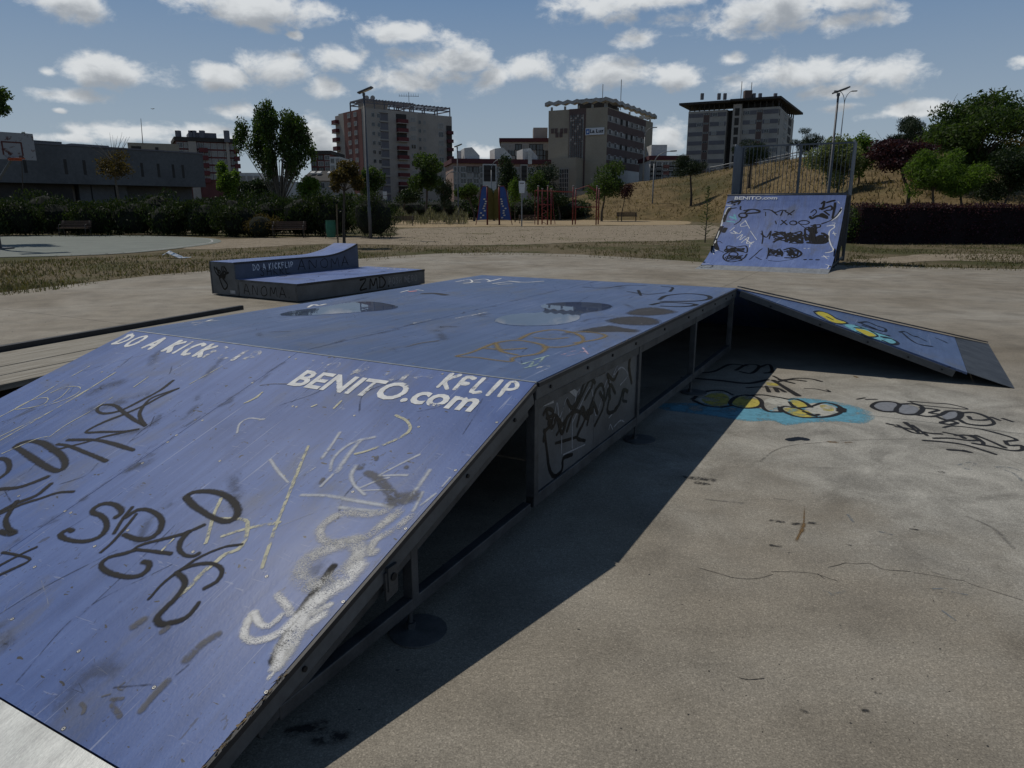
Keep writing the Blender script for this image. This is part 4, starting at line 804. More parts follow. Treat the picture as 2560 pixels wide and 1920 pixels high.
s = Strokes(); scrawl(s, 'POSH MERO', lambda x, y: Vector((0, 2.3 + x, .1 + y)), 0, .12, .08, .012, Vector((1, 0, 0)), gap=.3, seed=13); s.build('graffiti_tag', 'silver_scrawl', mp)
s = Strokes(); rn = random.Random(3)
s.add([(XW + .12 + rn.random() * .4, 0, .3 + rn.random() * .25) for _ in range(16)], .03, Vector((0, -1, 0))); s.add([(XW + .2, 0, .5), (XW + .25, 0, .3), (XW + .35, 0, .12), (XW + .45, 0, .2), (XW + .3, 0, .35)], .035, Vector((0, -1, 0))); s.build('graffiti_tag', 'wet_black', mp)
s = Strokes()
for k in range(14):
    x, y = rn.uniform(-1.3, -.3), rn.uniform(.3, 2.6); s.add([(x, y, LZ), (x + rn.uniform(-.1, .1), y + rn.uniform(.05, .25), LZ), (x + rn.uniform(-.2, .2), y + .2, LZ)], .02, UPZ)
s.build('graffiti_tag', 'spray_charcoal', mp)
s = Strokes()
for k in range(6):
    x = -1.2 + k * .17; s.add([(x, 3.1, LZ), (x + .08, 3.2, LZ), (x + .12, 3.12, LZ)], .025, UPZ)
s.build('white_tag', 'worn_white', mp)
# ------------------------------------------------------------------ quarter pipe
qa = R(-28.4); q_o = Vector((4.744, 18.583, 0)); QX = Vector((math.cos(qa), math.sin(qa), 0)); QY = Vector((-QX.y, QX.x, 0)); QF = (q_o, QX, QY)
QW, QD, QH = 3.2, 3.45, 1.9; QR = (QD * QD + QH * QH) / (2 * QH); QT = .72
qprof = lambda y: QR - math.sqrt(max(0, QR * QR - y * y)) if y > 0 else 0
qnorm = lambda p: Vector((0, -p.y, QR - p.z)).normalized()
qp = thing('quarter_pipe', 'tall blue quarter pipe covered in graffiti with a railed platform behind', 'skate ramp', q_o, qa)
def qstrip(x0, x1, y0, y1, n, name, m, th=.02):
    b = MB(); yy = [y0 + (y1 - y0) * k / n for k in range(n + 1)]
    top = [[Vector((x, y, qprof(y))) for y in yy] for x in (x0, x1)]; dn = [[p - qnorm(p) * th for p in r] for r in top]
    i = len(b.v)
    for k in range(n):
        b.face([top[0][k], top[1][k], top[1][k + 1], top[0][k + 1]]); b.face([dn[0][k + 1], dn[1][k + 1], dn[1][k], dn[0][k]])
        b.face([top[1][k], dn[1][k], dn[1][k + 1], top[1][k + 1]]); b.face([top[0][k + 1], dn[0][k + 1], dn[0][k], top[0][k]])
    b.face([dn[0][0], dn[1][0], top[1][0], top[0][0]]); b.face([top[0][n], top[1][n], dn[1][n], dn[0][n]])
    return b.build(name, m, qp)
for x0, x1 in ((0, 1.598), (1.602, QW)): qstrip(x0, x1, QT + .003, QD, 22, 'ramp_panel', 'blue_quarter')
qstrip(0, QW, .04, QT, 6, 'toe_plate', 'plate', .004)
MB().tube([(-.01, QD + .02, QH), (QW + .01, QD + .02, QH)], .03, 10).build('coping_tube', 'dull_steel', qp, smooth=True)
DK = 1.6; QB = QD + DK
MB().box((.02, QD + .05, QH - .04), (QW - .02, QB, QH - .005)).build('deck_board', 'grey_board', qp)
mat('fence_grey', (.13, .145, .165), (.09, .10, .115), scale=6, rough=.5, metal=.3); mat('wing_grey', (.15, .17, .20), (.10, .115, .14), scale=3, rough=.5)
FZ = 3.38
for x in (.0, QW):
    m = MB(); a = []
    for k in range(7):
        t = k / 6 * math.pi / 2; a.append((x, QD + .45 + .12 - .12 * math.cos(t), FZ - .12 + .12 * math.sin(t)))
    m.prism([(x, QD + .45, QH)] + a + [(x, QB, FZ - .04), (x, QB, QH)], (.03, 0, 0)); m.build('wing_board', 'wing_grey', qp)
rail = MB().beam((0, QB, FZ), (QW, QB, FZ), .045, .045).build('top_rail', 'fence_grey', qp); MB().beam((0, QB, QH + .06), (QW, QB, QH + .06), .04, .04).build('bottom_rail', 'fence_grey', qp)
bar = MB().beam((0, 0, QH + .08), (0, 0, FZ - .02), .016, .016).mesh('bar', 'fence_grey')
for k in range(1, 28):
    if k == 15: continue
    link('bar', bar, qp, (QW * k / 28, QB, 0))
for x in (QW * 15 / 28, .04, QW - .01): MB().beam((x, QB + .02, .0), (x, QB + .02, FZ - .02), .07, .07, up=(0, 1, 0)).build('fence_post', 'fence_grey', qp)
for x in (.03, QW - .03):
    for y in (1.15, 2.1, 2.9, QD, QB - .05): MB().beam((x, y, 0), (x, y, min(qprof(y), QH) - .03), .05, .05, up=(0, 1, 0)).build('side_post', 'dull_steel', qp)
    MB().beam((x, .9, .10), (x, QB, .10), .045, .05).build('side_rail', 'dull_steel', qp)
    m = MB(); yy = [1.6 + (QB - 1.6) * k / 12 for k in range(13)]
    m.prism([(x, y, min(qprof(y), QH) - .03) for y in yy] + [(x, y, max(.42 + .10 * math.sin(y * 5), .3)) for y in reversed(yy)], (.012, 0, 0)); m.build('side_board', 'dark_under', qp)
kq = 460 / 2063
def qhit(px, py):
    e = W2L(EYE, *QF); r = ray(px, py); r = Vector((r.dot(QX), r.dot(QY), r.z)); t0 = (-.3 - e.y) / r.y; t1 = (QD + .1 - e.y) / r.y; pr = t0
    for k in range(1, 201):
        t = t0 + (t1 - t0) * k / 200; p = e + r * t
        if p.z - qprof(p.y) <= 0:
            lo, hi = pr, t
            for _ in range(14):
                mid = (lo + hi) / 2; p = e + r * mid
                if p.z - qprof(p.y) > 0: lo = mid
                else: hi = mid
            break
        pr = t
    return Vector((min(max(p.x, .02), QW - .02), p.y, qprof(min(p.y, QD))))
def qt(name, m, lines, w, label=None): return tagset(name, m, qp, qhit, qnorm, [((ln[0] * 1.2,) + tuple(ln[1:]) if not isinstance(ln[0], tuple) else ln) for ln in lines], 1720, 330, kq, w * 1.2, label)
rn = random.Random(21)
def scribble(x0, y0, x1, y1, n):
    return [(rn.uniform(x0, x1), rn.uniform(y0, y1)) for _ in range(n)]
def ell(cx, cy, rx, ry, n=12): return [(cx + rx * math.cos(2 * math.pi * k / n), cy + ry * math.sin(2 * math.pi * k / n)) for k in range(n)] + [(cx + rx, cy)]
qt('graffiti_tag', 'spray_charcoal', [(.05,*ell(615,935,45,25)), (.045,(590,835),(590,870),(640,880),(680,870),(640,900)), (.05,(650,900),(700,870),(790,880),(800,900),(720,910),(660,915)), (.03,(600,965),(580,1000),(520,1040))], .05)
qt('graffiti_tag', 'spray_black', [(.04,(450,790),(500,775),(490,800),(560,775)), (.05,(510,790),(580,775),(560,810),(520,815)), (.03,(480,860),(540,850)), (.09,(470,860),(430,920),(400,1000)), (.08,(380,1060),(300,1150),(270,1230),(330,1320)), (.02,(330,1320),(400,1350)), (.09,(420,1080),(400,1120)), (.02,(305,1250),(345,1225),(385,1245))], .04)
qt('graffiti_tag', 'spray_black', [(.025,(850,870),(920,875),(980,900),(1040,880),(1100,880)), (.02,(870,900),(870,940)), (.03,(940,880),(1000,930)), (.03,(1060,890),(1040,935)), (.03,(1090,890),(1160,930)), (.03,(1120,930),(1190,880)), (.03,(980,1000),(990,1030)), (.03,(1050,990),(1110,1040)), (.03,(1100,990),(1040,1040)), (.03,*ell(1180,1020,40,22)), (.03,*ell(1300,1015,60,22)), (.02,(1260,1040),(1320,1080))], .03)
qt('graffiti_tag', 'spray_black', [(.055,(1370,950),(1390,970),(1460,940),(1560,965)), (.05,(1480,940),(1500,920),(1560,950)), (.045,(1530,890),(1580,930)), (.05,(1500,800),(1530,780),(1510,850),(1480,860)), (.05,(1560,790),(1640,770),(1650,800),(1620,960)), (.04,(1500,870),(1600,830),(1610,870),(1550,880)), (.03,(1500,1030),(1600,990),(1680,920),(1720,860)), (.03,(1380,900),(1420,870),(1440,900),(1400,940))], .05)
qt('graffiti_tag', 'spray_black', [(.03,(830,1110),(840,1180),(830,1250)), (.03,(820,1140),(880,1180),(930,1110),(910,1200)), *[(.035, *scribble(940,1110,1120,1250,9)) for _ in range(3)], *[(.035, *scribble(1080,1110,1300,1250,9)) for _ in range(4)], *[(.04, *scribble(1310,1060,1450,1240,8)) for _ in range(4)], (.06,(1420,1040),(1440,1130),(1520,1140),(1570,1190),(1540,1240),(1440,1250),(1340,1240)), *[(.06, *scribble(1390,1160,1560,1245,8)) for _ in range(4)], (.03,(1380,1050),(1480,1040),(1470,1070),(1400,1060))], .035)
qt('graffiti_tag', 'spray_black', [(.03,(440,1280),(540,1290),(650,1280),(660,1350),(610,1340),(540,1330),(450,1340),(440,1280)), (.04,(450,1350),(400,1380),(400,1420),(460,1455),(540,1450),(620,1420),(660,1370)), *[(.03, *scribble(420,1290,640,1350,8)) for _ in range(4)], *[(.025, *scribble(410,1380,640,1450,8)) for _ in range(3)], (.03,*ell(510,1372,50,25))], .03)
qt('graffiti_tag', 'spray_black', [(.025,(690,1430),(760,1370),(830,1310),(900,1300),(880,1420),(820,1430),(760,1400)), *[(.035, *scribble(900,1310,1060,1400,8)) for _ in range(4)], (.05,(1080,1320),(1160,1300),(1240,1330),(1270,1370),(1200,1410),(1090,1410)), *[(.03, *scribble(1070,1310,1250,1410,8)) for _ in range(3)], (.02,(900,1440),(1000,1450),(1100,1440),(1180,1425)), (.05,(1305,1432),(1320,1430)), (.05,(1370,1430),(1385,1430)), (.05,(1440,1433),(1465,1433))], .03)
qt('white_tag', 'worn_white', [(.025,(430,820),(490,822)), (.028,(470,845),(440,860),(410,930),(370,1000),(380,1030),(330,1080),(270,1170),(250,1230),(280,1300),(320,1330)), (.02,(230,1350),(330,1330)), (.02,(260,1320),(290,1370)), (.02,(640,1000),(590,1040),(600,1060),(660,1050)), (.02,(640,990),(690,1080)), (.02,(470,1110),(520,1070)), (.02,(480,1130),(540,1140),(510,1110),(570,1140),(600,1110)), (.022,(550,1190),(610,1150),(580,1210),(640,1170)), (.022,(600,1240),(680,1180),(660,1250),(740,1230)), (.022,(640,1200),(720,1260)), (.02,(690,1290),(700,1250),(730,1240)), (.015,(700,1110),(770,1210))], .02, 'white marker scrawl and outline')
qt('white_tag', 'worn_white', [(.03,(1720,850),(1715,890),(1670,950),(1610,990)), (.03,(1560,1055),(1630,1045),(1640,1070),(1590,1110),(1580,1180),(1600,1260),(1630,1320),(1600,1345),(1540,1355)), (.02,(1620,1140),(1660,1140)), (.02,(1630,1120),(1650,1160)), (.02,(1500,1400),(1580,1395)), (.02,(1520,1385),(1560,1420)), (.015,(1480,1530),(1550,1530)), (.02,(1545,1485),(1580,1500),(1560,1530)), (.02,(1300,1305),(1315,1305)), (.02,(1345,1308),(1360,1305)), (.015,(1620,1020),(1650,1020),(1640,1040)), (.015,(140,1475),(240,1478)), (.015,(1680,780),(1700,800)), (.02,(355,945),(380,950),(345,1010))], .02)
qt('pale_tag', 'bright_cyan', [(.05,(470,950),(530,970)), (.04,(440,1000),(520,1010)), (.05,(520,930),(540,980))], .04)
qt('graffiti_tag', 'spray_charcoal', [(.03,(110,1490),(160,1500),(230,1490),(280,1500),(240,1520),(180,1515)), (.03,(120,1510),(160,1520))], .03)
def q3(zx, zy): return qhit(1720 + zx * kq, 330 + zy * kq)
a0, a1, up = q3(528, 724), q3(1005, 724), q3(545, 709) - q3(540, 727)
lettering('BENITO.com', (Vector((a0.x, 3.365, qprof(3.365))), Vector((a1.x, 3.365, qprof(3.365))), Vector((0, 3.425, qprof(3.425))) - Vector((0, 3.365, qprof(3.365)))), qp, qnorm(Vector((0, 3.28, qprof(3.28)))) * 6, 'print_white', 'printed_lettering')
# ------------------------------------------------------------------ plants
import numpy as np
def leafmat(name, dark, lite, trans=.35, rough=.6):
    m = bpy.data.materials.new(name); m.use_nodes = True; t = m.node_tree; t.nodes.clear(); MATS[name] = m
    o = N(t, 'ShaderNodeOutputMaterial'); g = N(t, 'ShaderNodeNewGeometry')
    col = ramp_node(t, g.outputs['Random Per Island'], [(0, dark), (.75, lite), (1, tuple(min(1, c * 1.35) for c in lite))])
    d = N(t, 'ShaderNodeBsdfPrincipled', ins={'Roughness': rough, 'Specular IOR Level': .25}); tr = N(t, 'ShaderNodeBsdfTranslucent'); mx = N(t, 'ShaderNodeMixShader', ins={0: trans})
    t.links.new(col, d.inputs['Base Color']); t.links.new(mixc(t, 1.0, col, (1.15, 1.25, .6), 'MULTIPLY'), tr.inputs['Color'])
    t.links.new(d.outputs[0], mx.inputs[1]); t.links.new(tr.outputs[0], mx.inputs[2]); t.links.new(mx.outputs[0], o.inputs[0])
leafmat('leaf_green', (.024, .045, .012), (.07, .11, .028), .42); leafmat('leaf_dark', (.012, .024, .010), (.035, .055, .020), .25); leafmat('leaf_bright', (.05, .09, .012), (.12, .19, .035), .5)
leafmat('leaf_pale', (.09, .12, .05), (.20, .23, .11), .4); leafmat('leaf_pine', (.010, .022, .010), (.032, .052, .022), .12); leafmat('leaf_purple', (.02, .008, .012), (.065, .022, .032), .3)
leafmat('leaf_brown', (.04, .034, .012), (.115, .08, .028), .4); leafmat('leaf_juniper', (.012, .022, .006), (.040, .058, .016), .3); leafmat('straw', (.085, .068, .034), (.19, .15, .078), .25); leafmat('turf_green', (.05, .06, .015), (.12, .125, .04), .3)
leafmat('plume', (.06, .06, .035), (.20, .185, .14), .35); leafmat('hill_straw', (.10, .072, .032), (.23, .17, .08), .25)
mat('bark', (.10, .08, .062), (.05, .042, .034), scale=8, stretch=(1, 1, .2), rough=.95, bump=.6, bscale=18); mat('bark_pale', (.17, .15, .12), (.09, .08, .065), scale=8, rough=.9, bump=.4, bscale=18)
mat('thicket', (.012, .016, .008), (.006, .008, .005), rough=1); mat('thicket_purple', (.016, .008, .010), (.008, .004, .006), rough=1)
RNG = np.random.default_rng(4)
def leaves(pts, size, aspect=.5, up=0.0, jitter=.4, out=None):
    n = len(pts); d = RNG.normal(size=(n, 3)); d[:, 2] += up * 2.2
    if out is not None: d += out
    d /= np.linalg.norm(d, axis=1)[:, None]; e = RNG.normal(size=(n, 3)); e -= d * (e * d).sum(1)[:, None]; e /= np.linalg.norm(e, axis=1)[:, None]
    s = size * RNG.uniform(1 - jitter, 1 + jitter, n)[:, None]; a = d * s; b = e * s * aspect
    v = np.stack([pts - a * .5, pts + b * .5, pts + a * .5, pts - b * .5], 1).reshape(-1, 3); return v
def leafmesh(name, v, m, parent=None, loc=None):
    n = len(v) // 4; me = bpy.data.meshes.new(name); me.vertices.add(len(v)); me.vertices.foreach_set('co', v.astype(np.float32).ravel())
    me.loops.add(len(v)); me.loops.foreach_set('vertex_index', np.arange(len(v), dtype=np.int32)); me.polygons.add(n)
    me.polygons.foreach_set('loop_start', np.arange(0, len(v), 4, dtype=np.int32)); me.polygons.foreach_set('loop_total', np.full(n, 4, dtype=np.int32))
    me.materials.append(MATS[m]); me.update(calc_edges=True); return link(name, me, parent, loc)
def blob_points(blobs, n, shell=.55):
    w = np.array([r[0] * r[1] + r[1] * r[2] for c, r in blobs]); w = w / w.sum(); out = []
    for (c, r), k in zip(blobs, RNG.multinomial(n, w)):
        d = RNG.normal(size=(k, 3)); d /= np.linalg.norm(d, axis=1)[:, None]; rad = np.clip(shell + (1 - shell) * RNG.uniform(0, 1, k) ** .6 + RNG.normal(size=k) * .13, .1, 1.4)
        out.append(np.array(c) + d * rad[:, None] * np.array(r))
    return np.concatenate(out)
def sub_blobs(c, r, k, f=.42, seed=0, flat=1.0):
    g = np.random.default_rng(seed); out = []
    for i in range(k):
        d = g.normal(size=3); d /= np.linalg.norm(d); q = g.uniform(.25, .82); s = f * g.uniform(.65, 1.2)
        out.append([np.array(d * q * np.array(r)), np.array((r[0] * s, r[1] * s, r[2] * s * flat))])
    lo = np.min([a - b for a, b in out], 0); hi = np.max([a + b for a, b in out], 0); sc = 2 * np.array(r) / (hi - lo); mid = (hi + lo) / 2
    return [(tuple(np.array(c) + (a - mid) * sc), tuple(b * (sc * .5 + .5))) for a, b in out]
def tree(name, label, base, blobs, trunk_r, lm, n, size, group=None, bark='bark', aspect=.5, up=0.0, shell=.5, cat='tree', forks=1, lean=(0, 0), twigs=0, seed=0, trunk_to=None):
    t = thing(name, label, cat, base, 0, group); rn = random.Random(seed + int(abs(base[0]) * 37)); m = MB()
    cz = sum(c[2] for c, r in blobs) / len(blobs); low = min(c[2] - r[2] for c, r in blobs); top = max(c[2] for c, r in blobs); fork = trunk_to or max(.25, low + (cz - low) * .35)
    cx = sum(c[0] for c, r in blobs) / len(blobs); cy = sum(c[1] for c, r in blobs) / len(blobs)
    tip = Vector((cx * .6, cy * .6, fork)); m.tube([(0, 0, -.3), (rn.uniform(-.04, .04), 0, fork * .35), (tip.x * .6, tip.y * .6, fork * .7), tip], [trunk_r * 1.35, trunk_r, trunk_r * .85, trunk_r * .75], 8, cap=False)
    for c, r in blobs:
        c = Vector(c); k = Vector((rn.uniform(-.2, .2), rn.uniform(-.2, .2), rn.uniform(-.1, .25))) * r[0]
        m.tube([tip - Vector((0, 0, .08)), tip.lerp(c, .45) + k, c], [trunk_r * .5, trunk_r * .3, trunk_r * .1], 5, cap=False)
        for _ in range(twigs):
            d = Vector((rn.gauss(0, 1), rn.gauss(0, 1), rn.gauss(.7, .8))).normalized() * r[0] * rn.uniform(.7, 1.3)
            m.tube([c.lerp(tip, .25), c + d * .5 + k * .3, c + d], [trunk_r * .16, trunk_r * .09, trunk_r * .03], 4, cap=False)
    m.build('trunk', bark, t, smooth=True)
    if n: leafmesh('crown', leaves(blob_points(blobs, n, shell), size, aspect, up), lm, t)
    return t
def at(px, d, z=None):
    x = Q(px) * d; return Vector((x, d, hill_z(x, d) if z is None else z))
def crown_px(px, d, x0, x1, y0, y1, depth=1.0):           # crown box in photo pixels -> centre and radii about the base at (px, d)
    b = at(px, d); a0, a1 = PD(x0, y0, d), PD(x1, y1, d); c = ((a0 + a1) / 2) - b; rx = abs(a1.x - a0.x) / 2; rz = abs(a0.z - a1.z) / 2
    return b, tuple(c), (rx, rx * depth, rz)
def ptree(name, label, px, d, box, lm, n, size, k=11, f=.46, tr=.12, seed=1, flat=1.0, **kw):
    b, c, r = crown_px(px, d, *box); return tree(name, label, b, sub_blobs(c, r, k, f, seed, flat), tr, lm, int(n * 1.35), size * 1.12, seed=seed, **kw)
# trees of the park and the slope
pb = at(692, 60); bl = []
for zx, zy in ((190,620),(215,520),(265,470),(310,430),(355,400),(400,345),(425,420),(470,470),(520,400),(555,440),(610,440),(650,500),(700,500),(730,590),(690,620),(620,560),(560,540),(500,560),(420,520),(350,520),(290,560),(250,650),(320,650),(400,640),(480,650),(570,650),(650,690),(720,680),(270,740),(350,750),(440,740),(540,750),(640,770),(700,750),(330,830),(430,830),(520,850),(610,840)):
    p = PD(560 + zx * 640 / 2212, 180 + zy * 640 / 2212, 60) - pb; bl.append(((p.x, random.Random(zx).uniform(-1.6, 1.6), p.z), (.55, .55, .95)))
tree('poplar_tree', 'large upright multi-stemmed green tree behind the dark shrubs', pb, bl, .13, 'leaf_green', 18000, .21, bark='bark_pale', up=.55, aspect=.5, shell=.25, trunk_to=1.6, seed=3)
t = ptree('bare_tree', 'half-bare tree with thin twigs in front of the long grey building', 300, 58, (226,350,372,455), 'leaf_brown', 1800, .15, k=12, f=.4, tr=.10, seed=5, twigs=7, bark='bark_pale', shell=.2)
b_, c_, r_ = crown_px(300, 58, 215, 345, 332, 400); m = MB(); rn = random.Random(8)
for k in range(26):
    p = Vector((c_[0] * .5, 0, c_[2] - r_[2] * 1.3)); d = Vector((rn.uniform(-1, 1) * r_[0], rn.uniform(-1, 1), rn.uniform(.9, 2.3) * r_[2])); m.tube([p, p + d * .5 + Vector((rn.uniform(-.2, .2), 0, rn.uniform(-.1, .2))), p + d], [.025, .018, .006], 4, cap=False)
m.build('twigs', 'bark_pale', t)
ptree('garden_tree', 'light green tree at the end of the long grey building', 560, 66, (530,600,402,500), 'leaf_bright', 3500, .2, seed=7)
ptree('garden_tree', 'dark blue-green tree between white houses and the upright tree', 630, 78, (580,690,445,505), 'leaf_dark', 3500, .22, seed=8)
ptree('garden_tree', 'small yellow-green tree at the foot of the upright tree', 770, 58, (735,805,440,505), 'leaf_bright', 3000, .16, seed=9)
ptree('garden_tree', 'dark green tree right behind the tall lamp post', 935, 70, (895,965,412,490), 'leaf_green', 3200, .2, seed=10)
st = ptree('staked_tree', 'young tree with rusty brown leaves tied to a wooden stake', 855, 29.4, (812,918,398,482), 'leaf_brown', 2600, .11, k=10, f=.36, tr=.055, seed=11, shell=.2, twigs=2, trunk_to=2.3)
mat('stake_wood', (.20, .145, .09), (.12, .085, .055), scale=20, rough=.9); mat('tie_dark', (.02, .02, .02), rough=.8)
MB().tube([(-.24, -.05, -.1), (-.20, -.03, 1.7)], .03, 8).build('stake', 'stake_wood', st); MB().beam((-.2, -.03, 1.45), (.02, 0, 1.48), .02, .05).build('tie', 'tie_dark', st)
ptree('street_tree', 'rounded green tree in front of the terracotta and grey tower', 1066, 76, (1018,1108,380,480), 'leaf_green', 4200, .22, k=12, f=.4, seed=12)
ptree('garden_tree', 'low dark bush tree under the grey tower', 1000, 84, (980,1062,462,512), 'leaf_dark', 2400, .22, seed=13); ptree('garden_tree', 'dark spiky evergreen beside the rounded street tree', 1110, 80, (1082,1135,440,520), 'leaf_pine', 2400, .25, seed=14, up=.6, aspect=.2)
ptree('garden_tree', 'broad low green tree in front of the pink flats', 1185, 88, (1135,1200,458,510), 'leaf_green', 2600, .22, seed=15); ptree('garden_tree', 'low bush tree behind the blue climbing walls', 1235, 90, (1195,1250,468,512), 'leaf_dark', 2200, .22, seed=16)
ptree('cypress_tree', 'dark narrow pointed tree in front of the pink flats', 1275, 92, (1243,1303,385,490), 'leaf_dark', 3600, .22, k=12, f=.4, flat=1.2, seed=17, up=.5); ptree('sapling_tree', 'slender light green tree behind the playground sign', 1288, 80, (1268,1304,444,515), 'leaf_bright', 2000, .15, tr=.05, seed=18)
ptree('cedar_tree', 'dark spreading evergreen in front of the beige clinic wall', 1360, 98, (1318,1405,398,508), 'leaf_pine', 4200, .28, k=14, f=.4, flat=.7, seed=19, aspect=.25); ptree('garden_tree', 'mid green low tree left of the dark evergreen', 1345, 94, (1315,1385,425,495), 'leaf_green', 2400, .22, seed=20)
ptree('street_tree', 'round glossy tree in front of the striped side of the clinic', 1505, 86, (1455,1568,398,506), 'leaf_green', 5200, .2, k=13, f=.4, seed=21)
ptree('sapling_tree', 'thin reddish tree at the foot of the dry slope', 1555, 84, (1548,1588,455,500), 'leaf_purple', 900, .16, tr=.05, seed=22); ptree('garden_tree', 'dark shrub tree under the monkey bars end of the slope', 1400, 92, (1350,1425,470,520), 'leaf_dark', 2200, .2, seed=41)
pk = dict(lm='leaf_pine', aspect=.12, up=.5, shell=.4, flat=.75)
ptree('pine_tree', 'small round pine on the dry slope nearest the clinic', 1727, 94, (1686,1766,385,445), n=4200, size=.34, k=12, f=.42, tr=.14, seed=23, group='pines on the dry slope', **pk)
ptree('pine_tree', 'round pine on the slope seen through the left of the ramp fence', 1868, 88, (1832,1922,345,412), n=4200, size=.34, k=12, f=.42, tr=.14, seed=24, group='pines on the dry slope', **pk)
ptree('pine_tree', 'round pine on the slope crest between fence and tall lamp', 2013, 98, (1984,2058,320,388), n=4200, size=.34, k=12, f=.42, tr=.14, seed=25, group='pines on the dry slope', **pk)
ptree('pine_tree', 'tall pine rising behind the purple-leaved tree', 2290, 62, (2226,2332,285,372), n=4800, size=.34, k=12, f=.42, tr=.16, seed=26, group='pines on the dry slope', **pk)
ptree('variegated_tree', 'pale green bushy tree behind the right of the ramp fence', 2090, 56, (2012,2150,338,475), 'leaf_pale', 8000, .17, k=14, f=.4, tr=.08, seed=27); ptree('garden_tree', 'taller fresh green tree beside the pale bushy tree', 2140, 58, (2118,2180,328,450), 'leaf_bright', 3600, .18, k=10, tr=.07, seed=28)
ptree('plum_tree', 'spreading purple-leaved tree on a bare dark trunk', 2268, 45, (2165,2335,345,432), 'leaf_purple', 5200, .15, k=16, f=.33, tr=.10, seed=29, shell=.3, twigs=2, trunk_to=2.4)
ptree('locust_tree', 'very large feathery dark green tree on the right slope', 2420, 50, (2295,2600,222,470), 'leaf_green', 19000, .26, k=38, f=.30, tr=.17, seed=30, flat=.7, shell=.35, up=.1, aspect=.35, twigs=1)
ptree('acacia_tree', 'bright green feathery tree with two trunks behind the purple hedge', 2335, 41, (2268,2385,368,498), 'leaf_bright', 6000, .16, k=18, f=.36, tr=.07, seed=31, aspect=.3); ptree('acacia_tree', 'bright yellow-green feathery tree in front of the very large tree', 2405, 42, (2335,2475,378,495), 'leaf_bright', 6000, .16, k=18, f=.36, tr=.07, seed=32, aspect=.3)
ptree('laurel_tree', 'glossy dark rounded tree at the right end of the slope', 2508, 42, (2455,2600,372,505), 'leaf_dark', 7000, .14, k=13, f=.42, tr=.06, seed=33)
ptree('garden_tree', 'reddish bush near the crest of the right slope', 2560, 66, (2500,2640,338,400), 'leaf_brown', 2400, .25, seed=34)
ptree('court_tree', 'leafy tree overhanging behind the basketball board', -70, 33, (-170,50,200,318), 'leaf_green', 5200, .16, k=14, f=.36, tr=.12, seed=35)
ptree('palm_bush', 'small spiky plant showing over the basketball board', 62, 60, (50,72,330,352), 'leaf_dark', 500, .25, aspect=.15, tr=.03, seed=36)
# conifer sapling beside the quarter pipe
cs = thing('conifer_sapling', 'thin young conifer standing left of the quarter pipe', 'tree', at(1768, 33.5, -.03)); H = 2.6
MB().tube([(0, 0, 0), (.02, 0, H)], [.03, .006], 6, cap=False).build('trunk', 'bark', cs)
pts = []
for k in range(46):
    z = .25 + (H - .3) * k / 46; L = .48 * (1 - z / H) + .05; a = k * 2.4
    for j in range(16): q = (j + 1) / 16 * L; pts.append((q * math.cos(a), q * math.sin(a), z + q * .35))
leafmesh('crown', leaves(np.array(pts), .09, .25, .3), 'leaf_green', cs)
# dark shrubs behind the benches, one by one
def core(r, name, m, parent, c=(0, 0, 0)):
    b = bmesh.new(); bmesh.ops.create_icosphere(b, subdivisions=2, radius=1)
    for v in b.verts: k = 1 + .18 * mnoise.noise(v.co * 2.3 + Vector(c)); v.co = Vector((v.co.x * r[0] * k, v.co.y * r[1] * k, max(-.9, v.co.z) * r[2] * k)) + Vector(c)
    me = bpy.data.meshes.new(name); b.to_mesh(me); b.free(); me.materials.append(MATS[m]); return link(name, me, parent)
def shrub(px, d, w, h, lm, n, size, label, name='juniper_shrub', group='dark shrubs behind the benches', seed=0, up=.8, aspect=.3):
    b = at(px, d, -.03); t = thing(name, label, 'shrub', b, 0, group); c = (0, 0, h * .47); r = (w * .5, w * .45, h * .5)
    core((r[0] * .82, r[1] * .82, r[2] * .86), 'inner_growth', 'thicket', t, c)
    bl = [(c, (r[0] * .92, r[1] * .92, r[2] * .9))] + sub_blobs((c[0], c[1], c[2] * 1.05), (r[0] * 1.25, r[1] * 1.1, r[2] * 1.12), 16, .30, seed, 1.3); p = blob_points(bl, int(n * 1.5), .6); p = p[p[:, 2] > -.02]
    leafmesh('crown', leaves(p, size, aspect, up), lm, t); return t
SH = [(-60,41,3.0,2.3),(45,42,2.9,2.1),(140,43,2.8,2.0),(235,42.5,2.8,1.95),(330,43,2.9,2.0),(425,42.5,2.8,1.9),(515,42,2.8,1.95),(600,40.5,2.6,1.8),(675,42.5,2.7,2.1),(755,41.5,2.7,2.3),(835,41,2.7,2.35)]
SHL = ['dark feathery shrub beside the basketball board, front row', 'dark feathery shrub left of the court bench', 'dark feathery shrub directly behind the court bench', 'dark feathery shrub just right of the court bench', 'dark feathery shrub below the half-bare tree', 'dark feathery shrub two clumps right of the half-bare tree', 'dark feathery shrub below the far corner of the civic hall', 'dark feathery shrub next to the brownish low bush', 'dark feathery shrub behind the brown slatted bench', 'dark feathery shrub between bench and green bin', 'dark feathery shrub behind the staked young tree']
for i, (px, d, w, h) in enumerate(SH): shrub(px, d, w, h, 'leaf_juniper', 3600, .20, SHL[i], seed=50 + i)
shrub(932, 39, 2.5, 2.35, 'leaf_juniper', 5200, .12, 'big rounded dark shrub at the end of the row, by the lamp post', seed=70)
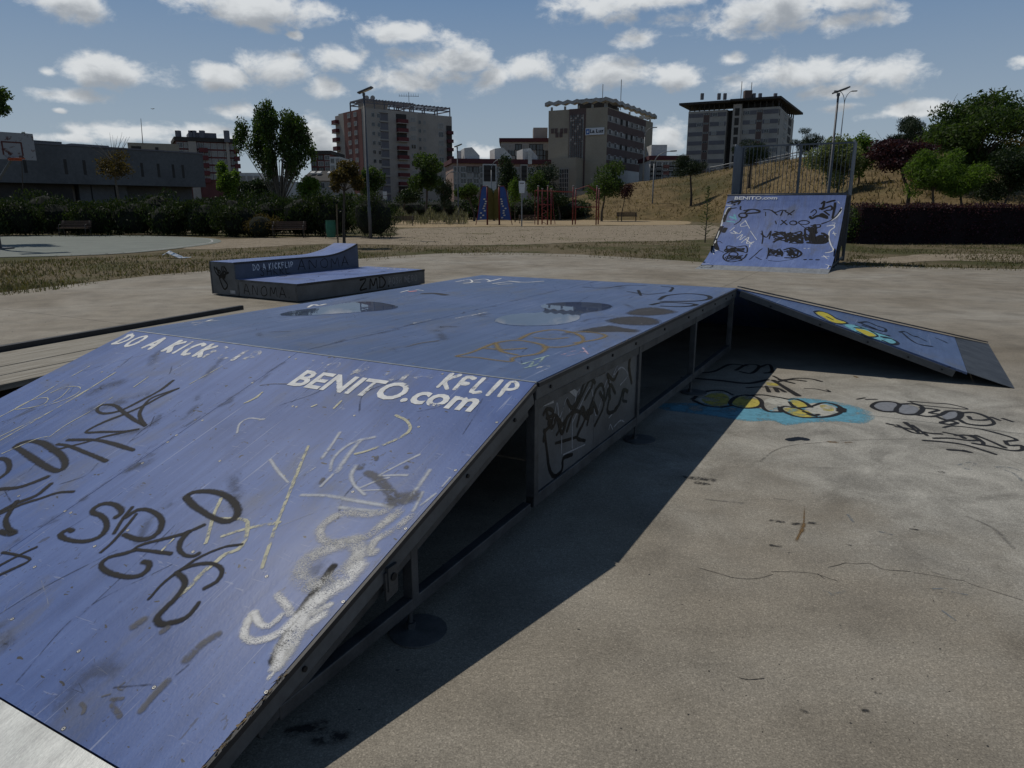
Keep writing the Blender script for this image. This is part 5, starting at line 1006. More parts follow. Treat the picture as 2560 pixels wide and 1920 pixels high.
for i, px in enumerate((0, 95, 190, 285, 380, 470, 560, 645, 720, 800)): shrub(px + 20, 46.5, 3.2, 2.3 + .35 * math.sin(i * 2.1), 'leaf_juniper', 2200, .24, ['taller dark shrub behind the basketball board, second row', 'taller dark shrub behind the left end of the court bench, second row', 'taller dark shrub behind the right end of the court bench, second row', 'taller dark shrub in the second row under the trunk of the half-bare tree', 'taller dark shrub in the second row right of the half-bare tree', 'taller dark shrub in the second row near the end of the civic hall', 'taller dark shrub in the second row under the light green tree', 'taller dark shrub in the second row above the brownish low bush', 'taller dark shrub in the second row above the brown bench', 'taller dark shrub in the second row behind the green bin'][i], seed=80 + i, group='second row of dark shrubs')
shrub(650, 39.2, 1.7, 1.25, 'leaf_brown', 1500, .12, 'brownish low bush beside the wooden bench', seed=95, name='low_bush', group=None)
shrub(2145, 33, 1.9, 1.75, 'leaf_green', 3000, .1, 'green shrub between quarter pipe and purple hedge', seed=96, name='round_shrub', group=None, aspect=.5, up=0)
GS = (('dark garden shrub beneath the terracotta tower, by the lamp', 880,88,6,3.2),('wide dark shrub beneath the rear wing of the grey tower',1010,95,8,2.8),('dark shrub between the grey tower and the pink flats',1110,98,8,2.8),('broad dark shrub along the left half of the pink flats',1185,100,8,3.0),('dark shrub behind the two blue climbing walls',1245,98,7,2.8),('dark shrub beneath the narrow pointed tree',1290,96,6,2.6),('dark shrub in front of the clinic annex',1360,100,8,3.0),('dark shrub at the lower end of the dry slope',1425,97,6,2.6),('dark shrub at the foot of the low hall roof',790,92,8,3.4),('dark shrub below the upright multi-stemmed tree',700,90,8,3.2),('dark shrub below the white flat-roofed house',610,92,8,3.2),('dark shrub at the near corner of the civic hall',500,88,7,2.8))
for i, (lab, px, d, w, h) in enumerate(GS): shrub(px, d, w, h, 'leaf_dark' if i % 3 else 'leaf_green', 2200, .3, lab, seed=100 + i, name='garden_shrub', group='far garden shrubs', aspect=.5, up=.2)
# clipped purple hedge
hx0, hx1, hy0, hy1, hz = at(2152, 32).x, 31.0, 32.0, 34.2, 1.72
hd = thing('clipped_hedge', 'long clipped dark purple hedge below the right slope', 'hedge', (hx0, hy0, -.03)); L = hx1 - hx0
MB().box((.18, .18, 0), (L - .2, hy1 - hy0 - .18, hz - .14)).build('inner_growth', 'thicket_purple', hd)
n = 16000; f = RNG.uniform(0, 1, n); p = np.stack([RNG.uniform(0, L, n), np.where(f < .62, RNG.uniform(0, .28, n), RNG.uniform(0, hy1 - hy0, n)), np.where(f < .62, RNG.uniform(.02, hz, n), RNG.uniform(hz - .2, hz + .03, n))], 1)
p[:, 1] += .1 * np.sin(p[:, 0] * 3.1) + .06 * np.sin(p[:, 2] * 7); p[:, 2] += .06 * np.sin(p[:, 0] * 2.3) * (p[:, 2] / hz)
leafmesh('foliage', leaves(p, .085, .6), 'leaf_purple', hd)
# grasses
def tufts(name, regions, n, h, w, lm, z=-.03, hill=False, zs=1):
    pts = []
    for (poly, wgt) in regions:
        xs = [q[0] for q in poly]; ys = [q[1] for q in poly]; k = 0; tries = 0
        while k < n * wgt and tries < n * 20:
            tries += 1; x, y = random.uniform(min(xs), max(xs)), random.uniform(min(ys), max(ys)); ins = False; j = len(poly) - 1
            for i in range(len(poly)):
                if (poly[i][1] > y) != (poly[j][1] > y) and x < (poly[j][0] - poly[i][0]) * (y - poly[i][1]) / (poly[j][1] - poly[i][1]) + poly[i][0]: ins = not ins
                j = i
            if ins: pts.append((x, y)); k += 1
    w3 = []
    for x, y in pts:
        if hill:
            d = 38 + 92 * y; X = Q(x) * d; Z = hill_z(X, d)
            if Z < .1: continue
            w3.append((X, d, Z))
        else:
            p = P(x, y); g = mnoise.noise(Vector((p.x * .35, p.y * .35, 1)))
            if g + random.uniform(-.5, .35) < -.12: continue
            w3.append((p.x, p.y, z))
    w3 = np.array(w3); k = len(w3); hh = h * RNG.uniform(.5, 1.4, k); a = RNG.uniform(0, 6.28, k); lean = RNG.normal(size=(k, 2)) * hh[:, None] * .45; ww = w * RNG.uniform(.6, 1.4, k)
    o = np.stack([np.cos(a), np.sin(a), np.zeros(k)], 1) * ww[:, None]; tip = w3 + np.concatenate([lean, hh[:, None]], 1)
    v = np.stack([w3 - o, w3 + o, tip + o * .25, tip - o * .25], 1).reshape(-1, 3); ob = leafmesh(name, v, lm); return tag(ob, kind='stuff')
random.seed(2)
near = [(0,742),(300,705),(520,680),(925,652),(1060,641),(1300,637),(1600,650),(1750,660),(1750,600),(1500,606),(1250,613),(1000,613),(800,612),(620,620),(480,630),(330,640),(0,652)]
right = [(2110,668),(2560,678),(2560,607),(2130,605)]
tag(tufts('dry_grass', [(near, .75), (right, .25)], 16000, .07, .012, 'straw'), 'dry straw-coloured grass tufts round the concrete pad', 'grass')
tag(tufts('green_grass', [(near, .55), (right, .25), ([(0,592),(985,592),(985,586),(0,586)], .2)], 9000, .06, .014, 'turf_green'), 'short green grass patches round the concrete pad', 'grass')
tag(tufts('gravel_weeds', [([(985,566),(1750,560),(1750,605),(1000,612)], 1)], 2500, .05, .02, 'turf_green'), 'sparse weeds growing in the gravel ground', 'grass')
tag(tufts('slope_grass', [([(1380,0),(2600,0),(2600,.98),(1380,.98)], 1)], 15000, .28, .05, 'hill_straw', hill=True), 'dry golden grass covering the slope', 'grass')
# feather grass in a bed by the far bench
fx = RNG.uniform(955, 1170, 2600); fz = RNG.uniform(.1, 1.0, 2600) * (1.1 + .5 * np.sin(fx * .13) * np.cos(fx * .047)); p = np.array([(Q(x) * d, d, z) for x, d, z in zip(fx, RNG.uniform(66, 76, 2600), fz)]); tag(leafmesh('feather_grass', leaves(p, .5, .07, 1.4), 'plume'), 'tall pale feather grass behind the far bench', 'grass', kind='stuff')
# ------------------------------------------------------------------ buildings
mat('render_grey', (.41, .37, .325), (.335, .30, .262), scale=.25, rough=.9, fine=.08); mat('render_beige', (.37, .325, .25), (.31, .27, .205), scale=.2, rough=.9, fine=.06); mat('terracotta', (.21, .095, .08), (.175, .08, .066), scale=.3, rough=.9)
mat('brick_red', (.15, .055, .05), (.11, .042, .04), scale=.5, rough=.9); mat('dark_concrete', (.135, .138, .14), (.10, .102, .104), scale=.25, rough=.85); mat('brown_band', (.135, .095, .085), (.115, .08, .072), scale=.3, rough=.9)
mat('pink_wall', (.36, .25, .20), (.31, .21, .17), scale=.2, rough=.9); mat('white_wall', (.62, .61, .58), (.52, .51, .485), scale=.2, rough=.9); mat('grey_band', (.17, .165, .18), (.14, .135, .148), scale=.3, rough=.8); mat('concrete_light', (.43, .40, .36), (.33, .31, .275), scale=.4, rough=.9, fine=.1)
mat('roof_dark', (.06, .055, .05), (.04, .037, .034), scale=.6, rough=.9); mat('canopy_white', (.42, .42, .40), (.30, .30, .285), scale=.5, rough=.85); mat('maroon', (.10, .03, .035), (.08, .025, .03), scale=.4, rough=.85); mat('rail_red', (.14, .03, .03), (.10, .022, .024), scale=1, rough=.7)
mat('win_frame', (.42, .41, .39), rough=.6); mat('shutter', (.34, .325, .30), (.25, .24, .22), scale=3, rough=.8); mat('sign_white', (.66, .68, .70), (.6, .62, .64), scale=1, rough=.5); mat('sign_blue', (.02, .12, .38), (.018, .10, .33), scale=1, rough=.5); mat('sign_black', (.012, .014, .02), rough=.5)
m, t, b, o, v = newmat('glass'); b.inputs['Base Color'].default_value = (.02, .024, .028, 1); b.inputs['Roughness'].default_value = .08; b.inputs['Specular IOR Level'].default_value = .6
def unit_window(fr, gl, name='window'):
    m = MB(); e = .10
    m.box((-.5, -.06, -.5), (-.5 + e, .02, .5), 0); m.box((.5 - e, -.06, -.5), (.5, .02, .5), 0); m.box((-.5 + e, -.06, .5 - e), (.5 - e, .02, .5), 0); m.box((-.5 + e, -.09, -.5), (.5 - e, .02, -.5 + e), 0); m.box((-.03, -.05, -.5 + e), (.03, .02, .5 - e), 0)
    m.face([(-.5 + e, -.01, -.5 + e), (.5 - e, -.01, -.5 + e), (.5 - e, -.01, .5 - e), (-.5 + e, -.01, .5 - e)], 1); return m.mesh(name, [fr, gl])
WIN = {'glass': unit_window('win_frame', 'glass'), 'shutter': unit_window('win_frame', 'shutter'), 'dark': unit_window('roof_dark', 'glass')}
class Face:
    """vertical wall plane from corner p0 along d; hit() gives metres along it and height for a photo pixel"""
    def __init__(s, p0, d):
        s.p = Vector((p0[0], p0[1], 0)); s.d = Vector((d[0], d[1], 0)).normalized(); n = Vector((s.d.y, -s.d.x, 0)); s.n = n if n.dot(-s.p) > 0 else -n
    def hit(s, px, py):
        r = ray(px, py); k = (s.p - EYE).dot(s.n) / r.dot(s.n); q = EYE + r * k; return (q - s.p).dot(s.d), q.z
    def pt(s, a, z, out=0.0): return s.p + s.d * a + s.n * out + Vector((0, 0, z))
    def rz(s): return math.atan2(s.n.y, s.n.x) + math.pi / 2
class Bld:
    def __init__(s, name, label, loc, group=None): s.o = Vector((loc[0], loc[1], 0)); s.t = thing(name, label, 'building', s.o, 0, group)
    def L(s, p): return Vector(p) - s.o
    def block(s, name, foot, z0, z1, m): b = MB(); b.prism([s.L((x, y, z0)) for x, y in foot], (0, 0, z1 - z0)); return b.build(name, m, s.t)
    def panel(s, name, f, a0, a1, z0, z1, m, out=.05, back=.0, par=None):
        b = MB(); b.hexa([s.L(f.pt(*q)) for q in ((a0, z0, back), (a1, z0, back), (a1, z0, out), (a0, z0, out), (a0, z1, back), (a1, z1, back), (a1, z1, out), (a0, z1, out))])
        me = b.mesh(name, m); bb = bmesh.new(); bb.from_mesh(me); bmesh.ops.recalc_face_normals(bb, faces=bb.faces); bb.to_mesh(me); bb.free(); return link(name, me, par or s.t)
    def win(s, f, a, z, w, h, kind='glass', out=.02): o = link('window', WIN[kind], s.t, s.L(f.pt(a, z, out)), f.rz(), (w, 1, h)); return o
    def balcony(s, f, a0, a1, z, h, m, depth=1.0):
        o = s.panel('balcony', f, a0, a1, z, z + h, m, depth); return o
def foot(f1, w1, f2, w2): a, b, c = f1.pt(w1, 0), f1.p, f2.pt(w2, 0); d = a + c - b; return [(p.x, p.y) for p in (a, b, c, d)]
def cs(a): return (math.cos(R(a)), math.sin(R(a)))
k2 = 640 / 2212
z2 = lambda x, y: (560 + x * k2, 180 + y * k2); z3 = lambda x, y: (1100 + x * k2, 180 + y * k2); z1 = lambda x, y: (x * k2, 180 + y * k2); k4 = 520 / 2212; z4 = lambda x, y: (1680 + x * k4, 180 + y * k4)
rb = random.Random(77)
# --- terracotta and grey tower
c0 = PD(*z2(1215, 300), 212); fr = Face(c0, cs(38)); fl = Face(c0, (-math.sin(R(38)), math.cos(R(38)))); B = Bld('apartment_tower', 'ten-storey grey tower with a terracotta end wall and red balconies', c0)
wr = fr.hit(*z2(1668, 330))[0]; wl_ = fl.hit(*z2(985, 320))[0]; zt = fr.hit(*z2(1240, 312))[1]
B.block('wall', foot(fr, wr, fl, wl_), 0, zt, 'render_grey')
ta0, ta1 = fl.hit(*z2(1190, 400))[0], fl.hit(*z2(1036, 400))[0]; B.panel('terracotta_wall', fl, max(.05, ta0), ta1, .5, zt - .02, 'terracotta', .12)
rows = [fr.hit(*z2(1300, y))[1] for y in (372, 458, 542, 617, 693, 770, 848, 925, 1000)]; fh = (rows[0] - rows[6]) / 6; rows = [rows[0] - fh * k for k in range(10)]
rl = [fl.hit(*z2(1110, 373))[1] - fh * k for k in range(10)]
for z in rl:
    for x in (1083, 1138): B.win(fl, fl.hit(*z2(x, 400))[0], z, 1.9, 1.3, 'shutter', .16)
    B.balcony(fl, wl_ - .2, wl_ + 2.6, z - 1.6, 1.1, 'rail_red', 1.2); B.panel('balcony_slab', fl, wl_ - .2, wl_ + 2.6, z - 1.75, z - 1.62, 'concrete_light', 1.3)
B.block('side_wing', [tuple(fl.pt(wl_ + a, 0, o_))[:2] for a, o_ in ((.01, 0), (2.4, 0), (2.4, -6), (.01, -6))], 0, zt - .4, 'render_grey')
ga0, ga1 = fr.hit(*z2(1350, 500))[0], fr.hit(*z2(1420, 500))[0]; ba0, ba1 = fr.hit(*z2(1490, 500))[0], fr.hit(*z2(1578, 500))[0]
for i, z in enumerate(rows):
    B.win(fr, fr.hit(*z2(1290, 450))[0], z, 1.0, 1.2, 'glass'); B.win(fr, fr.hit(*z2(1337, 450))[0], z - .1, 1.0, 1.3, 'glass'); B.win(fr, fr.hit(*z2(1632, 450))[0], z - .4, 1.9, 1.4, rb.choice(('shutter', 'shutter', 'glass')))
    B.panel('stair_glazing', fr, ga0, ga1, z - 1.25, z + .75, 'grey_band', .06); B.panel('floor_slab', fr, ga0 - .1, ga1 + .1, z + .78, z + .98, 'concrete_light', .5)
    B.panel('loggia_recess', fr, ba0, ba1, z - .55, z + .9, 'roof_dark' if rb.random() < .6 else 'shutter', .05); B.balcony(fr, ba0, ba1, z - 1.65, 1.08, 'rail_red', 1.2); B.panel('balcony_slab', fr, ba0 - .1, ba1 + .1, z - 1.82, z - 1.66, 'concrete_light', 1.3)
# lower rear wing
f2 = Face(fr.pt(wr, 0, -4.0), cs(38)); w2 = f2.hit(*z2(1968, 400))[0]; zt2 = f2.hit(*z2(1720, 362))[1]; e2 = f2.pt(w2, 0); i2 = f2.pt(w2, 0, -14); i3 = f2.pt(0.02, 0, -14)
B.block('rear_wing', [(f2.pt(.02, 0).x, f2.pt(.02, 0).y), (e2.x, e2.y), (i2.x, i2.y), (i3.x, i3.y)], 0, zt2, 'render_grey'); z0 = f2.hit(*z2(1720, 437))[1]
for k in range(9):
    z = z0 - fh * k; B.win(f2, f2.hit(*z2(1690, 440))[0], z, .9, 1.2); B.win(f2, f2.hit(*z2(1732, 440))[0], z, .9, 1.2, 'shutter'); B.win(f2, f2.hit(*z2(1872, 440))[0], z - .6, 1.9, 1.7, rb.choice(('glass', 'shutter')))
    a0, a1 = f2.hit(*z2(1920, 480))[0], w2 - .1; B.panel('loggia_recess', f2, a0, a1, z - 1.8, z - .3, 'roof_dark', .04); B.balcony(f2, a0, a1, z - 2.9, 1.0, 'maroon', 1.0)
def pergola(B, f, a0, a1, depth, z0, z1, m='grey_band', nb=9, posts=5):
    b = MB()
    for dz in (z1, z0 + (z1 - z0) * .62):
        for o_ in (-.15, -depth): b.beam(B.L(f.pt(a0, dz, o_)), B.L(f.pt(a1, dz, o_)), .25, .28)
        for a in (a0, a1): b.beam(B.L(f.pt(a, dz, -.15)), B.L(f.pt(a, dz, -depth)), .25, .28)
    for k in range(nb + 1): a = a0 + (a1 - a0) * k / nb; b.beam(B.L(f.pt(a, z1 + .2, -.0)), B.L(f.pt(a, z1 + .2, -depth)), .18, .25)
    for k in range(posts + 1):
        a = a0 + (a1 - a0) * k / posts
        for o_ in (-.15, -depth): b.beam(B.L(f.pt(a, z0, o_)), B.L(f.pt(a, z1, o_)), .35, .35, up=(1, 0, 0))
    return b.build('roof_pergola', m, B.t)
zp = fr.hit(*z2(1240, 238))[1]; pergola(B, fr, -.0, wr - 1.2, 9, zt, zp, 'grey_band', 16, 5); pergola(B, f2, .4, w2 - .6, 9, zt2, f2.hit(*z2(1720, 292))[1], 'grey_band', 10, 3)
B.block('stair_head', [tuple(fr.pt(a, 0, o_))[:2] for a, o_ in ((2, -4), (9.5, -4), (9.5, -8), (2, -8))], zt, zt + 2.6, 'render_grey')
for px, o_ in ((1098, -5), (1148, -5)):
    a, z = fl.hit(*z2(px, 212)); p = B.L(fl.pt(a, z, o_)); MB().tube([p + Vector((0, -.15, 0)), p + Vector((.05, .1, 0))], [.75, .3], 12).build('satellite_dish', 'shutter', B.t); MB().beam(p, p - Vector((0, 0, z - zt)), .12, .12, up=(1, 0, 0)).build('dish_pole', 'roof_dark', B.t)
a, z = fr.hit(*z2(1640, 165)); p = B.L(fr.pt(a, zt, -3)); b = MB(); b.beam(p, p + Vector((0, 0, z - zt)), .12, .12, up=(1, 0, 0)); b.beam(p + Vector((-3, 0, z - zt - 1)), p + Vector((3, 0, z - zt - 1.1)), .1, .1)
for k in range(-4, 5): b.beam(p + Vector((k * .7, -.0, z - zt - 1.6 + .4)), p + Vector((k * .7, 0, z - zt - .4)), .06, .06, up=(1, 0, 0))
b.build('television_aerial', 'roof_dark', B.t)
# --- beige clinic with the blue and white sign
c0 = PD(*z3(1447, 300), 170); fl = Face(c0, (-cs(28)[0], cs(28)[1])); fr = Face(c0, (math.sin(R(28)), math.cos(R(28)))); B = Bld('clinic_building', 'beige block with brown window bands, a lattice stair and a La Luz sign', c0)
wl_ = fl.hit(*z3(938, 400))[0]; wr = fr.hit(*z3(1838, 500))[0]; zt = fl.hit(*z3(1430, 302))[1]; B.block('wall', foot(fr, wr, fl, wl_), 0, zt, 'render_beige')
g0, g1 = fl.hit(*z3(1240, 560))[0], fl.hit(*z3(1125, 560))[0]; s0, s1 = fl.hit(*z3(1258, 500))[0], fl.hit(*z3(1115, 500))[0]; B.panel('stair_bay', fl, s0, s1, .2, zt + .05, 'brown_band', .1)
zg1, zg0 = fl.hit(*z3(1180, 372))[1], fl.hit(*z3(1180, 755))[1]; B.panel('stair_glass', fl, g0, g1, zg0, zg1, 'glass', .16)
nx, nz = 6, 21
for i in range(nx + 1): a = g0 + (g1 - g0) * i / nx; B.panel('lattice_bar', fl, a - .05, a + .05, zg0, zg1, 'concrete_light' if i in (0, nx) else 'brown_band', .26, .16)
for j in range(nz + 1): z = zg0 + (zg1 - zg0) * j / nz; B.panel('lattice_bar', fl, g0, g1, z - .05, z + .05, 'brown_band', .24, .16)
for _ in range(26):
    i, j = rb.randrange(nx), rb.randrange(nz // 3, nz); a = g0 + (g1 - g0) * (i + .5) / nx; z = zg0 + (zg1 - zg0) * (j + .5) / nz; B.panel('lattice_block', fl, a - .3, a + .3, z - .32, z + .32, 'concrete_light', .22, .16)
sa0, zb0 = fl.hit(*z3(1422, 540)); sa1, zb1 = fl.hit(*z3(1262, 487)); B.t['sign'] = 'La Luz'; del B.t['sign']
sg = B.panel('sign_board', fl, sa0, sa1, zb0, zb1, 'sign_white', .35, .2); w_ = sa1 - sa0; hh_ = zb1 - zb0
B.panel('sign_mark', fl, sa1 - .22 * w_, sa1 - .04 * w_, zb0 + .12 * hh_, zb1 - .16 * hh_, 'sign_blue', .39, .36, par=sg); B.panel('sign_mark', fl, sa1 - .17 * w_, sa1 - .09 * w_, zb0 + .3 * hh_, zb1 - .36 * hh_, 'sign_white', .42, .395, par=sg)
paint('sign_print', (.012, .014, .02), soft=.1)
lettering('La Luz', (B.L(fl.pt(sa1 - .25 * w_, zb0 + .30 * hh_, .37)), B.L(fl.pt(sa0 + .03 * w_, zb0 + .30 * hh_, .37)), Vector((0, 0, hh_ * .5))), sg, fl.n, 'sign_print', 'sign_lettering', off=.03)
for zx0, zx1, zy in ((952, 1015, 508), (1030, 1100, 508), (990, 1058, 542)):     # raised letters too worn to read
    a0, z = fl.hit(*z3(zx1, zy)); a1, _ = fl.hit(*z3(zx0, zy)); n = int((a1 - a0) / .75)
    for k in range(n): B.panel('raised_letter', fl, a0 + (a1 - a0) * k / n, a0 + (a1 - a0) * (k + .72) / n, z - .55, z + .55, 'brown_band', .14)
# window storeys on the long side
sw = fr.hit(*z3(1770, 600))[0]; zt3 = fr.hit(*z3(1452, 312))[1]
zs = [fr.hit(*z3(1455, y))[1] for y in (312, 372, 428, 488, 542, 600, 652, 708, 762)]
for k in range(0, 9, 2): B.panel('brown_band', fr, .35, sw, zs[k] - (zs[0] - zs[1] if k == 0 else 3.3 * .52), zs[k], 'brown_band', .08)
for k in range(1, 9, 2):
    z1_, z0_ = zs[k], zs[k + 1]; zc = (z1_ + z0_) / 2
    B.panel('window_band', fr, .4, sw - .05, z0_ + .02, z1_ - .02, 'shutter', .03)
    for j in range(7): B.win(fr, .9 + (sw - 1.2) * (j + .25) / 7, zc, (sw / 7) * .36, abs(z1_ - z0_) * .92, rb.choice(('glass', 'dark', 'glass')), .05); B.panel('blind', fr, .9 + (sw - 1.2) * (j + .52) / 7, .9 + (sw - 1.2) * (j + .66) / 7, zc - .1, zc + .75, 'white_wall', .06) if rb.random() < .7 else None
B.panel('ground_floor', fr, .3, sw, .1, zs[8] - 3.3 * .52 - .05, 'white_wall', .10)
for j in range(6): B.win(fr, 1.2 + (sw - 2) * j / 6, 4.4, 1.0, 1.6, 'glass', .14)
# low annex in front of the stair
ax0, ax1 = fl.hit(*z3(1240, 800))[0], fl.hit(*z3(1005, 800))[0]; za = fl.hit(*z3(1120, 752))[1]; B.block('annex', [tuple(fl.pt(a, 0, o_))[:2] for a, o_ in ((ax0, .3), (ax1, .3), (ax1, 4.5), (ax0, 4.5))], 0, za, 'render_beige')
fa = Face(fl.pt(0, 0, 4.5), fl.d); a0, a1 = fa.hit(*z3(1110, 900))[0], fa.hit(*z3(1035, 900))[0]; B.panel('annex_glass', fa, a0, a1, 1.0, fa.hit(*z3(1080, 838))[1], 'glass', .08)
for k in range(6): a = a0 + (a1 - a0) * k / 5; B.panel('lattice_bar', fa, a - .06, a + .06, 1, fa.hit(*z3(1080, 838))[1], 'concrete_light', .16, .09)
for k in range(10): z = 1 + (fa.hit(*z3(1080, 838))[1] - 1) * k / 9; B.panel('lattice_bar', fa, a0, a1, z - .06, z + .06, 'concrete_light', .15, .09)
B.block('porch', [tuple(fl.pt(a, 0, o_))[:2] for a, o_ in ((-1, .3), (ax0 - .1, .3), (ax0 - .1, 6), (-1, 6))], 0, 5.2, 'concrete_light')
# zigzag roof canopy on posts
def zigzag(f, a0, a1, zc, out, n, depth, mat_='canopy_white'):
    b = MB(); pr = None
    for k in range(2 * n + 1):
        a = a0 + (a1 - a0) * k / (2 * n); z = zc + (.34 if k % 2 else -.05); p = [B.L(f.pt(a, z, out)), B.L(f.pt(a, z, out - depth)), B.L(f.pt(a, z - .75, out - depth)), B.L(f.pt(a, z - .75, out))]
        if pr: b.hexa([pr[3], p[3], p[2], pr[2], pr[0], p[0], p[1], pr[1]])
        pr = p
    me = b.mesh('roof_canopy', mat_); bb = bmesh.new(); bb.from_mesh(me); bmesh.ops.recalc_face_normals(bb, faces=bb.faces); bb.to_mesh(me); bb.free(); return link('roof_canopy', me, B.t)
zc = fl.hit(*z3(1430, 232))[1]; zigzag(fl, -1.0, wl_ + .6, zc, .9, 7, 1.6); zigzag(fr, 1.0, wr + .4, zc, .9, 8, 1.6); fb2 = Face(fr.pt(wr, 0), fl.d); zigzag(fb2, 0, wl_, zc, -.6, 7, 1.2); 
for f, w in ((fl, wl_), (fr, wr)):
    for k in range(5): a = .5 + (w - 1) * k / 4; B.panel('canopy_post', f, a - .2, a + .2, zt, zc - .9, 'canopy_white', -.5, -.9)
B.block('plant_room', [tuple(fl.pt(a, 0, o_))[:2] for a, o_ in ((1.5, -4), (9, -4), (9, -11), (1.5, -11))], zt, zt + 2.6, 'roof_dark')
for zx, zy in ((1408, 105), (1568, 65)):
    a, z = fl.hit(*z3(min(zx, 1440), zy)); p = B.L(PD(*z3(zx, zy), 176)); MB().beam(Vector((p.x, p.y, zt)), p, .14, .14, up=(1, 0, 0)).build('mast', 'shutter', B.t)
# --- striped tower on the hill
c0 = PD(*z4(1145, 365), 215); fl = Face(c0, (-cs(27)[0], cs(27)[1])); fr = Face(c0, (math.sin(R(27)), math.cos(R(27)))); B = Bld('striped_tower', 'pale tower with dark stripes and a flat overhanging roof, on the hill', c0)
wl_ = fl.hit(*z4(175, 450))[0]; wr = fr.hit(*z4(1303, 450))[0]; zt = fl.hit(*z4(1130, 366))[1]; r0, r1 = fl.hit(*z4(640, 500))[0], fl.hit(*z4(582, 500))[0]
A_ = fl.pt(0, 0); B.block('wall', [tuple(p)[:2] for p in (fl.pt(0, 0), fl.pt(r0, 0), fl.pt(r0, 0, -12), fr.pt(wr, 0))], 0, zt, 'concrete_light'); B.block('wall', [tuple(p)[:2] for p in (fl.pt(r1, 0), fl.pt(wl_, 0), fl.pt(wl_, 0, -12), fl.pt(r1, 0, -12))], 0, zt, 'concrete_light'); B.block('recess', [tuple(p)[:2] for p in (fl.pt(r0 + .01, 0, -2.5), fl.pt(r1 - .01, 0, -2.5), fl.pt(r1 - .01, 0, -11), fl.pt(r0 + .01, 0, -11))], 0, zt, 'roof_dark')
sc0, sc1 = fl.hit(*z4(740, 500))[0], fl.hit(*z4(650, 500))[0]; B.panel('stair_shaft', fl, sc0, sc1, 0, zt + 1.2, 'render_grey', .9)
zL = [fl.hit(*z4(560, y))[1] for y in (450, 536)]; fh = (fl.hit(*z4(1040, 395))[1] - fl.hit(*z4(1040, 805))[1]) / 4
zl0 = fl.hit(*z4(1040, 398))[1]
for k in range(9):
    zz = zl0 - fh * k
    if zz < 5: break
    for (xa, xb) in ((1135, 965), (895, 755), (575, 405), (330, 180)):
        a0, a1 = fl.hit(*z4(xa, 500))[0], fl.hit(*z4(xb, 500))[0]; a0 = max(a0, .1); B.panel('dark_band', fl, a0, a1, zz - fh * .44, zz, 'grey_band', .06)
        if rb.random() < .75: B.win(fl, a0 + (a1 - a0) * rb.choice((.25, .7)), zz - fh * .22, 1.5, fh * .42, rb.choice(('shutter', 'glass', 'shutter')), .09)
    for (xa, xb) in ((960, 900), (398, 335)): a0, a1 = fl.hit(*z4(xa, 500))[0], fl.hit(*z4(xb, 500))[0]; B.panel('dark_column', fl, a0 + .04, a1 - .04, zz - fh * .97, zz + .05, 'brown_band', .10); B.win(fl, (a0 + a1) / 2, zz - .35, (a1 - a0) * .75, .5, 'glass', .13)
    B.panel('stair_window', fl, sc0 + .6, sc1 - .6, zz - fh * .5, zz + fh * .28, 'roof_dark', .98, .92)
    B.panel('side_window', fr, .6, 1.9, zz - fh * .6, zz + .1, 'roof_dark', .06); B.win(fr, wr * .42, zz - .6, wr * .14, 1.6, 'shutter', .05); B.panel('side_loggia', fr, wr * .62, wr * .82, zz - fh * .75, zz, 'roof_dark', .05)
zr = zt + 1.9
b = MB(); ov = 2.4; pts = [fl.pt(-ov * .2, zr, ov), fl.pt(r0 + .5, zr, ov), fl.pt(r0 + .5, zr, -14), fr.pt(wr + ov, zr, 0), fr.pt(wr + ov, zr, ov)]
b.prism([B.L(p) for p in pts], (0, 0, .6)); b.build('roof_slab', 'roof_dark', B.t); b = MB(); pts = [fl.pt(r0 + .52, zr - .2, ov), fl.pt(wl_ + ov, zr - .2, ov), fl.pt(wl_ + ov, zr - .2, -13), fl.pt(r0 + .52, zr - .2, -13)]; b.prism([B.L(p) for p in pts], (0, 0, .6)); b.build('roof_slab', 'roof_dark', B.t)
for f, a0, a1 in ((fl, .3, r0 - 1), (fl, r1 + 1, wl_ - .3), (fr, .5, wr - .3)):
    n = 7
    for k in range(n + 1): a = a0 + (a1 - a0) * k / n; B.panel('roof_post', f, a - .15, a + .15, zt, zr - .22, 'roof_dark', -.1, -.5)
B.block('roof_room', [tuple(fl.pt(a, 0, o_))[:2] for a, o_ in ((2.5, -3), (r0 - 2, -3), (r0 - 2, -8), (2.5, -8))], zt, zr - .3, 'roof_dark')
for zx in (318, 497, 560, 868, 933, 1095): p = B.L(PD(*z4(zx, 300), 218)); MB().box((p.x - .42, p.y - .42, zr + .3), (p.x + .42, p.y + .42, zr + 2.0)).build('chimney', 'grey_band', B.t)
p = B.L(PD(*z4(800, 300), 218)); MB().box((p.x - 1.0, p.y - 1, zr + .3), (p.x + 1.0, p.y + 1, zr + 2.7)).build('lift_room', 'brown_band', B.t)
for zx, zy in ((745, 100), (850, 110)): p = B.L(PD(*z4(zx, zy), 218)); MB().beam(Vector((p.x, p.y, zr)), p, .14, .14, up=(1, 0, 0)).build('mast', 'roof_dark', B.t)
